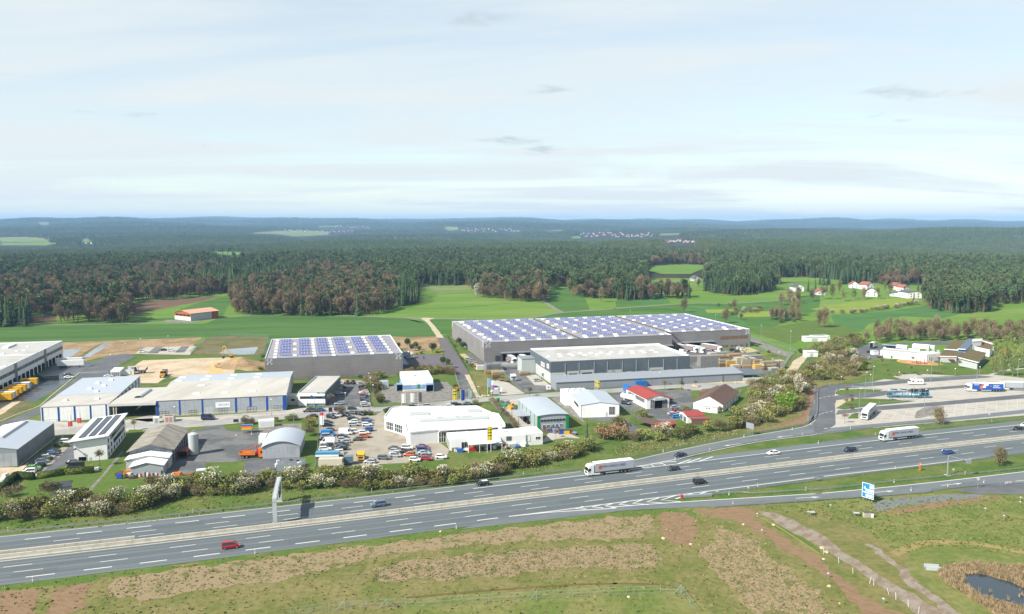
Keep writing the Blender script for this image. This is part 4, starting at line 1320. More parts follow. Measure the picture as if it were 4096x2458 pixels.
 for kind,s,sc,lb in[('smallbare','t4 830,155',1.1,'lone bare tree in the field behind the warehouse'),('blossomtree','w1 2305,470',1.35,'white blossoming tree at the corner of the pasture'),('budding','w2 430,495',1.1,'round budding tree in front of the pine grove'),('smallbare','t4 1330,285',1.0,'rounded bare bush tree behind the warehouse roof'),('smallbare','t4 1520,240',0.6,'small bare tree on the field edge'),('smallbare','t5 60,335',1.3,'broad bare tree beside the deep green field'),('budding','t4 2460,330',1.0,'budding tree at the edge of the fields'),('pine','w2 1015,465',0.85,'dark pine below the pine grove'),('smallbare','t4 1440,135',0.9,'bare tree at the yellow-green plot'),('spruce','w1 450,575',0.62,'dark spruce in front of the bare grove'),('spruce','w1 268,550',0.6,'dark spruce beside the ploughed plot'),('budding','w1 330,595',0.9,'budding tree at the corner of the bare grove'),('budding','w1 650,555',0.6,'small bush tree beside the ploughed field')]:
  tree(kind,GP(s),sc,'field_tree',lb,'tree')
 c=0
 for s in['w2 1235,585 1270,560 1330,585 1380,560 1400,590 1330,592','t4 1840,240 1900,215 2140,225 2170,250 2000,262','w2 1300,510 1360,480 1400,510 1350,520']:
  for p in scatter_poly(s,8,5,4):
   c+=1
   k=['smallbare','blossomtree','smallbare','budding'][c%4]
   tree(k,p,RNG.uniform(0.8,1.05),'field_tree','%s tree of the clump in the fields, %s of the clump'%({'smallbare':'bare','blossomtree':'pale blossoming','budding':'budding'}[k],ordinal(c)),'tree','clumps of trees in the fields')
 c=0
 for s in['t4 1270,75 1380,75','t4 2010,280 2190,270','t5 420,165 800,115 1160,60','t4 1430,140 1750,125','t5 150,165 400,165','w2 1060,555 1200,540']:
  for p in row_points(s,7.5):
   c+=1
   k=['blossom','brown','blossom','olive','brown'][c%5]
   bush(k,p+Vector((RNG.normal(0,1),RNG.normal(0,1.2),0)),RNG.uniform(0.7,1.05),'%s bush on a field boundary, %s of the boundary bushes'%(descr[k],ordinal(c)),'field_bush','bush','bushes on the field boundaries')
 bush('pink',GP('t5 1740,140'),1.0,'pink blossoming bush at the foot of dark pines')
 c=0
 for s,k,sc in lr([('t2 700,400','green',0.6),('t2 685,455','green',0.55),('t2 665,545','green',0.6),('t3 545,565','green',0.5),('t3 630,720','green',0.45),('t3 690,760','green',0.5),('t3 740,815','olive',0.55),('t3 1030,790','yellow',1.0),('t4 1700,565','green',0.5),('t4 1720,655','green',0.5),('t4 1850,640','green',0.5),('t4 1560,640','yellow',0.6),('t3 140,655','green',0.5),('t3 330,645','green',0.5),('t3 80,660','yellow',0.6),('t2 1475,670','green',0.45),('t2 1530,650','green',0.4),('t2 1880,645','green',0.6)]):
  c+=1
  bush(k,GP(s),sc,'neat planted shrub beside the grey warehouses, %s from the depot side'%ordinal(c),'shrub','shrub','shrubs planted around the grey warehouses')
 for i,(s,sc)in enumerate(lr([('t3 275,640',0.95),('t3 20,620',0.7),('t3 70,610',0.7),('t3 110,625',0.55),('t3 590,560',0.7),('t3 635,600',0.75),('t3 400,790',0.75),('t3 450,830',0.7),('t2 2330,300',0.7),('t2 2440,290',0.85),('t3 300,600',0.5),('t3 660,590',0.5)])):
  tree('roundtree',GP(s),sc,'round_tree','leafy dark green tree planted beside the grey warehouses, %s from the depot side'%ordinal(i+1),'tree','leafy trees beside the grey warehouses')
 c=0
 for s in['t3 0,900 130,840 300,850 540,880 520,905 280,905 0,860','t2 1960,640 2100,660 2330,600 2473,560 2473,640 2330,620 2110,630 2090,860 2000,880 1960,760']:
  for p in scatter_poly(s,18,3.4,12):
   c+=1
   k=['brown','olive','brown'][c%3]
   bush(k,p,RNG.uniform(0.75,1.05),'%s bush behind the blue and white depot, %s from the car park'%(descr[k],ordinal(c)),'bush','bush','bushes behind the blue and white depot')
 for i,(s,k,sc)in enumerate(lr([('t3 570,1100','yellow',1.1),('t3 520,1200','yellow',0.9),('t3 545,1075','dark',1.0),('t3 540,1180','dark',0.8),('t2 2120,930','brown',0.9),('t7 1010,555','green',0.7),('t7 1060,550','green',0.75),('t7 865,565','brown',0.5),('t7 1245,550','brown',0.5),('t7 1310,545','yellow',0.7),('t7 1260,630','olive',0.9),('t7 1255,735','brown',0.9),('t7 490,590','brown',0.8),('t7 550,600','brown',0.7),('t7 1990,490','dark',0.9),('t7 1940,480','dark',0.8),('t7 1640,470','brown',0.8),('t7 2200,470','dark',1.0),('t7 2120,340','dark',1.3),('t8 600,380','dark',0.6),('t8 780,370','olive',0.6),('u1 330,520','olive',0.9),('u1 40,620','olive',1.1),('u1 1390,460','dark',0.7),('t6 110,1110','brown',0.8),('t6 1850,1010','brown',1.0),('t6 620,1090','brown',1.1),('t8 2350,760','olive',1.2),('u1 850,435','olive',0.6),('t6 1440,850','rusty',0.35),('t4 2230,640','green',0.8),('t4 2160,640','dark',0.6)])):
  bush(k,GP(s),sc,'%s garden bush in the estate, %s from the depot side'%({'yellow':'yellow flowering','dark':'dark evergreen','brown':'bare brown','green':'light green','olive':'olive','rusty':'reddish'}[k],ordinal(i+1)),'garden_bush','bush','garden bushes of the estate')
 bush('rusty',GP('u1 30,760'),1.3,'large rust red bush behind the dark yard','bush','bush')
 bush('rusty',GP('t8 2380,770'),1.2,'wide reddish bush at the end of the yard','bush','bush')
 for i,p in enumerate(row_points('t8 990,330 1090,440 1200,560 1270,630',3.0)):
  bush('brown',p,0.55,'low reddish brown hedge bush along the workshop fence, %s from the street'%ordinal(i+1),'hedge_bush','bush','bushes along the workshop fence')
 tree('spruce',GP('t8 2130,870'),0.42,'conifer_tree','dark conifer beside the blossoming hedgerow','tree')
 for i,(s,sc)in enumerate(lr([('t6 1205,740',1.6),('t6 1625,310',1.3),('t6 230,1180',1.7),('t8 1440,260',1.3),('u1 603,190',1.5),('u1 803,200',1.5),('u1 968,150',1.0),('t7 1525,370',1.5),('t8 1760,760',1.0),('u1 1280,510',1.3)])):
  tree('youngbare',GP(s),sc,'young_tree','small bare street tree on the estate, %s from the depot side'%ordinal(i+1),'tree','bare street trees of the estate')
 c=0
 for s,k in[('w2 1300,510','budding'),('w2 1545,480','budding'),('w2 1600,490','birch'),('w2 1650,480','birch'),('w2 1430,445','spruce'),('w2 1465,440','spruce'),('w2 1520,445','spruce'),('w2 1380,470','smallbare'),('w2 1500,480','smallbare'),('w2 1580,455','budding'),('w2 1800,450','birch'),('w2 1830,450','smallbare'),('w2 1960,440','spruce'),('w2 1760,480','birch'),('w2 1700,480','budding'),('w2 1335,500','smallbare'),('w2 900,420','budding'),('w2 1450,490','budding'),('w2 1940,500','spruce')]:
  c+=1
  tree(k,GP(s),RNG.uniform(0.5,0.75)if k=='spruce' else RNG.uniform(0.9,1.25),'garden_tree','%s garden tree among the houses of the hamlet, %s of them'%({'budding':'budding','birch':'light green','spruce':'dark conifer','smallbare':'bare'}[k],ordinal(c)),'tree','garden trees of the hamlet')
build_bushes()
def build_grass():
 def tuft(m,h,w,n):
  a=RNG.uniform(0,6.28,n)
  v,f=[],[]
  for i in range(n):
   c,s=math.cos(a[i]),math.sin(a[i])
   x,y=RNG.normal(0,w*0.4,2)
   hh=h*RNG.uniform(0.6,1.2)
   lx,ly=RNG.normal(0,0.25,2)*h
   b=w*0.35
   o=len(v)
   v+=[(x-s*b,y+c*b,0),(x+s*b,y-c*b,0),(x+lx+s*b*0.3,y+ly-c*b*0.3,hh),(x+lx-s*b*0.3,y+ly+c*b*0.3,hh)]
   f.append((o,o+1,o+2,o+3))
  return fast_mesh('tuft',np.array(v),np.array(f),[m])
 protos=[tuft(V.tuft,0.22,0.4,8),tuft(V.tuft2,0.25,0.45,9),tuft(V.tuft3,0.22,0.45,8),tuft(V.tuft3,0.35,0.35,7)]
 rg=np.random.default_rng(3)
 def fill(n,polys,kinds,lo,hi):
  pts=[]
  for s in polys:
   w=[(p.x,p.y)for p in GL(s)]
   xs,ys=[q[0]for q in w],[q[1]for q in w]
   x,y=rg.uniform(min(xs),max(xs),n),rg.uniform(min(ys),max(ys),n)
   k=in_poly(x,y,w)
   pts.append(np.stack([x[k],y[k]],1))
  p=np.concatenate(pts)
  return p,rg.choice(kinds,len(p)),rg.uniform(lo,hi,len(p))
 A=fill(4500,['u3 -60,1165 1100,1010 2473,850 u4 1200,690 2473,545 u5 1200,405 2473,262 u6 560,225 1000,280 1350,330 2000,720 2473,970 u7 540,1500 u6 -60,1600 u3 -60,1600'],[0,0,0,1,3],0.5,1.1)
 B=fill(3600,MULCH,[2,2,2,2,0,1],0.4,0.9)
 C_=fill(3500,['u6 1700,210 2473,125 u7 600,80 2600,60 2600,800 1400,660 1000,760 400,380'],[0,1,1,1],0.6,1.2)
 D_=fill(4500,['u3 -20,500 1400,420 2473,280 u4 2473,-10 t8 2000,1090 t8 2000,980 u4 1200,-120 0,60 u3 1600,100 0,330','u1 0,980 700,880 1500,720 1500,640 400,800 0,870'],[0,0,1,3],0.6,1.2)
 for nm,lb,(p,k,s)in[('meadow_grass','rough grass tufts of the meadow below the motorway',A),('dry_stalks','dry stalks and weeds of the mulched strips',B),('ramp_grass','green grass tufts inside the ramp loop',C_),('verge_tufts','grass tufts on the verge under the hedgerow',D_)]:
  scatter(nm,lb,'grass',np.concatenate([p,np.full((len(p),1),0.02)],1),k,s,protos)
 reeds=[tuft(V.straw,1.5,0.3,12),tuft(V.straw,1.2,0.35,12)]
 w=[(p.x,p.y)for p in GL('u7 1440,960 1560,900 1900,870 2600,930 2600,1600 2250,1600 2000,1400 1750,1240 1530,1110 1450,1040')]
 pond=[(p.x,p.y)for p in GL('u7 1740,1010 1900,995 2020,1010 2300,1090 2600,1230 2600,1430 2300,1370 1900,1240 1770,1130')]
 x,y=rg.uniform(min(q[0]for q in w),max(q[0]for q in w),9000),rg.uniform(min(q[1]for q in w),max(q[1]for q in w),9000)
 k=in_poly(x,y,w)&(~in_poly(x,y,pond)|(rg.uniform(size=9000)<0.012))
 p=np.stack([x[k],y[k],np.full(k.sum(),0.02)],1)[:2200]
 scatter('reeds','straw-coloured reeds around the dark pond','reeds',p,rg.integers(0,2,len(p)),rg.uniform(0.35,0.65,len(p)),reeds,0.12)
build_grass()
# air
def haze():
 m=bpy.data.materials.new('thin_haze')
 m.use_nodes=True
 N,Lk=m.node_tree.nodes,m.node_tree.links
 N.clear()
 out=N.new('ShaderNodeOutputMaterial')
 v=N.new('ShaderNodeVolumePrincipled')
 v.inputs['Color'].default_value=(0.36,0.62,0.95,1)
 v.inputs['Density'].default_value=HAZE
 v.inputs['Anisotropy'].default_value=0.0
 Lk.new(v.outputs[0],out.inputs['Volume'])
 mb=MB()
 mb.box(-18500,18500,-400,19500,-120,190,m)
 o=mb.put('haze')
 tag(o,'thin blue haze over the distant hills','haze',None,'stuff')
 m.cycles.homogeneous_volume=True
HAZE=7.5e-5
haze()
# buildings
S=Attr()
S.white=mat('white_wall',(1.04,1.04,1.02),0.7,0.04,0.35,col2=(0.9,0.89,0.85),thr=(0.5,0.8))
S.offwhite=mat('offwhite_render',srgb(214,212,204),0.8,0.06,0.5)
S.cream=mat('cream_roof_sheet',srgb(206,201,190),0.8,0.07,0.15,col2=srgb(190,184,172),thr=(0.4,0.7),stretch=(1,0.2,0.27))
S.whiteroof=mat('white_roof_sheet',(0.92,0.94,0.93),0.6,0.05,0.2,col2=srgb(212,214,213),thr=(0.45,0.7))
S.flatroof=mat('pale_flat_roof',srgb(196,194,188),0.85,0.08,0.12,col2=srgb(176,173,166),thr=(0.45,0.7))
S.greyroof=mat('grey_membrane',srgb(166,162,166),0.8,0.06,0.25,col2=srgb(150,148,154),thr=(0.4,0.65))
S.bluegreyroof=mat('blue_grey_roof_sheet',srgb(192,200,208),0.5,0.04,0.3,spec=0.5)
S.taupe=mat('taupe_cladding',srgb(148,144,143),0.55,0.03,0.12,spec=0.5,col2=srgb(138,134,134),thr=(0.4,0.7))
S.taupe2=mat('taupe_core',srgb(96,92,92),0.8,0.05,0.5)
S.silver=mat('silver_cladding',srgb(180,186,192),0.5,0.03,0.3,spec=0.5,col2=srgb(164,169,174),thr=(0.45,0.75))
S.grey=mat('mid_grey_cladding',srgb(150,156,162),0.55,0.04,0.3)
S.slate=mat('slate_grey_cladding',srgb(98,108,116),0.55,0.05,0.2,col2=srgb(110,119,126),thr=(0.45,0.75))
S.lightgrey=mat('light_grey_panel',srgb(196,202,200),0.7,0.04,0.4)
S.trim=mat('white_trim',(1.06,1.06,1.04),0.5,0.02,1.0)
S.darktrim=mat('dark_trim',srgb(66,72,80),0.6,0.05,1.0)
S.bluetrim=mat('blue_grey_trim',srgb(112,140,166),0.5,0.05,1.0)
S.blue=mat('strong_blue_panel',srgb(20,82,172),0.5,0.05,0.6)
S.skyblue=mat('pale_blue_panel',srgb(128,164,204),0.6,0.05,0.6)
S.green=mat('green_panel',srgb(26,150,84),0.5,0.05,0.6)
S.glass=mat('dark_window_glass',srgb(46,56,62),0.12,0.1,0.5,spec=0.7)
S.glass2=mat('pale_window_glass',srgb(100,112,118),0.12,0.1,0.5,spec=0.7)
S.warmglass=mat('warm_lit_glass',srgb(120,86,52),0.2,0.35,0.8,spec=0.6,emit=(0.9,0.5,0.2,0.05))
S.black=mat('black_opening',srgb(16,17,19),0.9,0.1,1.0)
S.dockdark=mat('dark_dock',srgb(40,42,46),0.8,0.1,1.0)
S.redroof=mat('red_roof_sheet',srgb(168,70,62),0.6,0.07,0.5)
S.browntile=mat('brown_roof_tile',srgb(128,98,82),0.85,0.12,1.2,col2=srgb(106,82,70),thr=(0.4,0.65))
S.orangeroof=mat('orange_roof_sheet',srgb(236,176,146),0.6,0.05,0.5)
S.orangewall=mat('orange_timber',srgb(168,98,56),0.8,0.08,1.0)
S.fibre=mat('weathered_fibre_cement',srgb(168,162,150),0.9,0.14,0.35,col2=srgb(140,134,122),thr=(0.42,0.62),stretch=(0.4,2.5,0.3))
S.sod=mat('brown_green_roof',srgb(118,102,74),0.95,0.18,0.3,col2=srgb(104,104,62),thr=(0.5,0.68))
S.slateroof=mat('blue_slate_roof',srgb(104,116,132),0.6,0.06,0.8)
S.charcoal=mat('charcoal_felt_roof',srgb(70,72,76),0.85,0.08,0.8)
S.wood=mat('weathered_wood',srgb(120,104,92),0.9,0.15,1.0,stretch=(1,6,0.4))
S.steel=mat('galvanised_steel',srgb(172,180,184),0.45,0.05,0.8,metal=0.4)
S.concrete=mat('raw_concrete',srgb(214,208,192),0.85,0.07,0.5,col2=srgb(196,188,168),thr=(0.45,0.68))
S.red=mat('signal_red',srgb(196,40,38),0.6,0.05,1.0)
S.solar=mat('blue_solar_cells',srgb(112,120,172),0.25,0.06,3.0,spec=0.6)
S.solarblack=mat('black_solar_cells',srgb(42,46,52),0.2,0.06,3.0,spec=0.6)
S.orangebrick=mat('orange_tile',srgb(196,104,72),0.8,0.1,0.5)
class Bld:
 def __init__(self,name,label,fl,fr,bk,h,cat='building',depth=None,width=None,group=None):
  o,a=GP(fl,h),GP(fr,h)
  u=(a-o)
  u.z=0
  self.W=width or u.length
  u.normalize()
  n=Vector((-u.y,u.x,0))
  self.D=depth or(GP(bk,h)-o).dot(n)
  self.h=h
  self.O=Vector((o.x,o.y,0))
  self.u,self.n=u,n
  self.rz=math.atan2(u.y,u.x)
  self.t=thing(name,label,cat,self.O,self.rz,group)
 def local(self,p):
  d=p-self.O
  return Vector((d.dot(self.u),d.dot(self.n),d.z))
 def at(self,px,z):
  return self.local(G(L1(px)if isinstance(px,str)else px,z))
 def on(self,wall,px):
  d=ray(*(L1(px)if isinstance(px,str)else px))
  c=Vector((0,0,CAM_H))
  if wall=='F':
   nrm,p0=self.n,self.O
  elif wall=='R':
   nrm,p0=self.u,self.O+self.u*self.W
  else:
   nrm,p0=self.u,self.O
  t=(p0-c).dot(nrm)/d.dot(nrm)
  q=self.local(c+d*t)
  return(q.x if wall=='F' else q.y,q.z)
 def wb(self,mb,wall,s0,s1,n0,n1,z0,z1,m):
  if s0>s1:
   s0,s1=s1,s0
  if z0>z1:
   z0,z1=z1,z0
  if wall=='F':
   mb.box(s0,s1,-n1,-n0,z0,z1,m)
  elif wall=='R':
   mb.box(self.W+n0,self.W+n1,s0,s1,z0,z1,m)
  else:
   mb.box(-n1,-n0,s0,s1,z0,z1,m)
 def put(self,name,mb,parent=None):
  return mb.put(name,parent or self.t)
 def panel(self,name,wall,s0,s1,z0,z1,m,n0=0.0,n1=0.05,parent=None):
  mb=MB()
  self.wb(mb,wall,s0,s1,n0,n1,z0,z1,m)
  return self.put(name,mb,parent)
 def panelpx(self,name,wall,a,b,m,n1=0.05,parent=None,n0=0.0):
  (s0,z0),(s1,z1)=self.on(wall,a),self.on(wall,b)
  return self.panel(name,wall,s0,s1,max(0.02,min(z0,z1)),max(z0,z1),m,n0,n1,parent)
 def window(self,wall,s0,s1,z0,z1,nx=1,nz=1,fm='trim',gm='glass',name='window',fw=0.09):
  s0,s1=min(s0,s1),max(s0,s1)
  z0,z1=max(0.05,min(z0,z1)),max(z0,z1)
  mb=MB()
  f=S[fm]
  self.wb(mb,wall,s0-fw,s0,0,0.1,z0-fw,z1+fw,f)
  self.wb(mb,wall,s1,s1+fw,0,0.1,z0-fw,z1+fw,f)
  self.wb(mb,wall,s0,s1,0,0.1,z1,z1+fw,f)
  self.wb(mb,wall,s0,s1,0,0.1,z0-fw,z0,f)
  for i in range(1,nx):
   x=s0+(s1-s0)*i/nx
   self.wb(mb,wall,x-0.04,x+0.04,0.03,0.09,z0,z1,f)
  for i in range(1,nz):
   z=z0+(z1-z0)*i/nz
   self.wb(mb,wall,s0,s1,0.03,0.085,z-0.04,z+0.04,f)
  w=self.put(name,mb)
  g=MB()
  self.wb(g,wall,s0,s1,0.0,0.04,z0,z1,S[gm])
  self.put('pane',g,w)
  return w
 def winpx(self,wall,a,b,nx=1,nz=1,fm='trim',gm='glass',name='window',fw=0.09):
  (s0,z0),(s1,z1)=self.on(wall,a),self.on(wall,b)
  return self.window(wall,s0,s1,z0,z1,nx,nz,fm,gm,name,fw)
 def flat(self,wm,rm,par=0.45,pm=None,z0=0.0):
  W,D,h=self.W,self.D,self.h
  one(self.t,'wall','box',0,W,0,D,z0,h-par,S[wm])
  r=MB()
  r.box(0.3,W-0.3,0.3,D-0.3,h-par,h-par+0.06,S[rm])
  self.roof=self.put('roof',r)
  p=MB()
  pm=S[pm or wm]
  p.box(0,W,0,0.3,h-par,h,pm)
  p.box(0,W,D-0.3,D,h-par,h,pm)
  p.box(0,0.3,0.3,D-0.3,h-par,h,pm)
  p.box(W-0.3,W,0.3,D-0.3,h-par,h,pm)
  self.put('parapet',p)
 def bands(self,wall,m,z0,z1,n,x0=0.0,x1=None,nx=1):
  ln={'F':self.W,'R':self.D,'L':self.D}[wall]
  x1=ln if x1 is None else x1
  hz=(z1-z0)/n
  for k in range(n):
   for j in range(nx):
    a,b=x0+(x1-x0)*j/nx,x0+(x1-x0)*(j+1)/nx
    self.panel('cladding_panel',wall,a+0.02,b-0.02,z0+k*hz+0.05,z0+(k+1)*hz-0.03,S[m],0.0,0.08)
 def gable(self,wm,rm,he,hr,axis='y',ov=0.35,rm2=None,W0=0.0,gw=None,ridge=0.5):
  W,D=self.W,self.D
  mb=MB()
  if axis=='y':
   c=W*ridge
   mb.prof([(0,0),(W,0),(W,he),(c,hr),(0,he)],0,D,S[wm])
   self.put('wall',mb)
   for sgn,m in((0,rm),(1,rm2 or rm)):
    e=-ov if sgn==0 else W+ov
    run=c if sgn==0 else W-c
    ze=he-(hr-he)*ov/run
    one(self.t,'roof_slope','prof',[(e,ze+0.02),(c,hr+0.02),(c,hr+0.16),(e,ze+0.16)],-ov,D+ov,S[m])
  else:
   c=D*ridge
   v=[(0,0),(D,0),(D,he),(c,hr),(0,he)]
   mb.add([(0,y,z)for y,z in v]+[(W,y,z)for y,z in v],[(0,4,3,2,1),(5,6,7,8,9)]+[(i,(i+1)%5,5+(i+1)%5,5+i)for i in range(5)],S[wm])
   self.put('wall',mb)
   for sgn,m in((0,rm),(1,rm2 or rm)):
    e=-ov if sgn==0 else D+ov
    run=c if sgn==0 else D-c
    ze=he-(hr-he)*ov/run
    r=MB()
    v=[(e,ze+0.02),(c,hr+0.02),(c,hr+0.16),(e,ze+0.16)]
    if sgn:
     v=v[::-1]
    r.add([(-ov,y,z)for y,z in v]+[(W+ov,y,z)for y,z in v],[(3,2,1,0),(4,5,6,7)]+[(i,(i+1)%4,4+(i+1)%4,4+i)for i in range(4)],S[m])
    self.put('roof_slope',r)
 def dome(self,x,y,z,w=1.6,d=2.2,name='skylight',h=0.45,m='trim'):
  key=('dome',round(w,1),round(d,1),m,h)
  if key not in SHARED:
   mb=MB()
   mb.box(-w/2,w/2,-d/2,d/2,0,h*0.5,S[m])
   v=[(-w/2,-d/2,h*.5),(w/2,-d/2,h*.5),(w/2,d/2,h*.5),(-w/2,d/2,h*.5),(-w*.32,-d*.32,h),(w*.32,-d*.32,h),(w*.32,d*.32,h),(-w*.32,d*.32,h)]
   mb.add(v,[(0,1,5,4),(1,2,6,5),(2,3,7,6),(3,0,4,7),(4,5,6,7)],S[m])
   SHARED[key]=mb.mesh('skylight')
  return place(name,SHARED[key],self.t,(x,y,z))
 def text(self,wall,s,px,size,m,name='lettering'):
  c=self.on(wall,px)
  return self.text_at(wall,s,c[0],c[1],size,m,name)
 def text_at(self,wall,s,x,z,size,m,name='lettering',n=0.1):
  me=text_mesh(s,size,m)
  if wall=='F':
   return place(name,me,self.t,(x,-n,z),(math.pi/2,0,0))
  if wall=='R':
   return place(name,me,self.t,(self.W+n,x,z),(math.pi/2,0,math.pi/2))
  return place(name,me,self.t,(-n,x,z),(math.pi/2,0,-math.pi/2))
SHARED={}
def logo(b,wall,s,z,size):
 mb=MB()
 h,t,l=size/2,size*0.09,size*0.3
 for sx in(-1,1):
  for sz in(-1,1):
   b.wb(mb,wall,s+sx*h,s+sx*(h-l),0.09,0.14,z+sz*h,z+sz*(h-t),S.trim)
   b.wb(mb,wall,s+sx*h,s+sx*(h-t),0.09,0.138,z+sz*(h-t),z+sz*(h-l),S.trim)
 lg=b.put('logo',mb)
 b.text_at(wall,'p3',s,z+size*0.02,size*0.72,S.trim,'logo',0.12)
def solar_mesh():
 if 'solar_frame' in SHARED:
  return
 fr=MB()
 for x in(-2.9,-1.0,1.0,2.9):
  fr.box(x-0.05,x+0.05,-0.9,-0.8,0,0.32,S.steel)
  fr.box(x-0.05,x+0.05,0.8,0.9,0,1.22,S.steel)
 SHARED['solar_frame']=fr.mesh('mounting_frame')
 pn=MB()
 tilt=Matrix.Rotation(rad(26),4,'X')
 pn.box(-0.74,0.74,-1.02,1.02,-0.02,0.03,S.trim,tilt)
 for j in(-1,1):
  pn.box(-0.7,0.7,0.03 if j>0 else-0.98,0.98 if j>0 else-0.03,0.03,0.05,S.solar,tilt)
 SHARED['solar_panel']=pn.mesh('solar_panel')
def solar_table(b,x,y,z,label,group):
 solar_mesh()
 p=b.O+b.u*x+b.n*y
 t=thing('solar_array',label,'solar panel',(p.x,p.y,z),b.rz,group)
 place('mounting_frame',SHARED['solar_frame'],t)
 for k in range(4):
  place('solar_panel',SHARED['solar_panel'],t,(-2.28+1.52*k,0,0.78))
def truck_dock(b,wall,s,w=3.4,hgt=4.2,name='dock_door'):
 mb=MB()
 b.wb(mb,wall,s-w/2-0.25,s-w/2,0,0.5,0.0,hgt+0.25,S.dockdark)
 b.wb(mb,wall,s+w/2,s+w/2+0.25,0,0.5,0.0,hgt+0.25,S.dockdark)
 b.wb(mb,wall,s-w/2,s+w/2,0,0.5,hgt,hgt+0.25,S.dockdark)
 d=b.put(name,mb)
 g=MB()
 b.wb(g,wall,s-w/2,s+w/2,0.0,0.08,0.05,hgt,S.black)
 b.put('shutter',g,d)
 return d
# small grey warehouse
def small_warehouse():
 b=Bld('warehouse','smaller taupe grey warehouse with blue solar panels on its roof','t2 722,410','t2 2385,342','t2 2208,122',11.4,'warehouse')
 W,D,h=b.W,b.D,b.h
 b.flat('taupe2','greyroof',0.5,'trim')
 b.bands('F','taupe',0.0,h-0.15,9,nx=3)
 b.bands('R','taupe',0.0,h-0.15,9)
 b.bands('L','taupe',0.0,h-0.15,9)
 e=MB()
 b.wb(e,'F',-0.1,W+0.1,0.0,0.16,h-0.15,h+0.05,S.bluetrim)
 b.wb(e,'L',0,D,0.0,0.16,h-0.9,h+0.05,S.bluetrim)
 b.put('eaves_trim',e)
 logo(b,'F',*b.on('F','t2 778,448'),2.6)
 logo(b,'F',*b.on('F','t2 2333,380'),2.6)
 cols=[((965,360),(978,192)),((1200,348),(1192,183)),((1435,338),(1400,176)),((1665,330),(1608,168)),((1900,320),(1820,162)),((2128,310),(2022,152))]
 for ci,(a,c)in enumerate(cols):
  p,q=b.at(L1('t2 %d,%d'%a),h),b.at(L1('t2 %d,%d'%c),h)
  for r in range(6):
   w=p.lerp(q,r/5)
   solar_table(b,w.x,w.y,h-0.44,'blue solar table on the smaller warehouse, row %s from the front, column %s'%(ORD[r+1].replace('first','one').replace('second','two').replace('third','three').replace('fourth','four').replace('fifth','five').replace('sixth','six'),'one two three four five six'.split()[ci]),'solar tables on the smaller warehouse')
 for a,c,n in[((845,392),(876,188),7),((1085,365),(1085,228),3),((1325,372),(1297,175),7),((1555,362),(1500,166),7),((1780,335),(1725,203),3),((2017,345),(1908,152),7),((2245,335),(2108,144),7)]:
  p,q=b.at(L1('t2 %d,%d'%a),h),b.at(L1('t2 %d,%d'%c),h)
  for r in range(n):
   w=p.lerp(q,r/max(1,n-1))
   b.dome(w.x,w.y,h-0.44,1.9,2.2,h=0.8)
 mb=MB()
 b.wb(mb,'R',2,D-8,0,3.2,4.6,5.0,S.bluetrim)
 b.put('dock_canopy',mb)
 for k in range(5):
  truck_dock(b,'R',5+k*(D-14)/4)
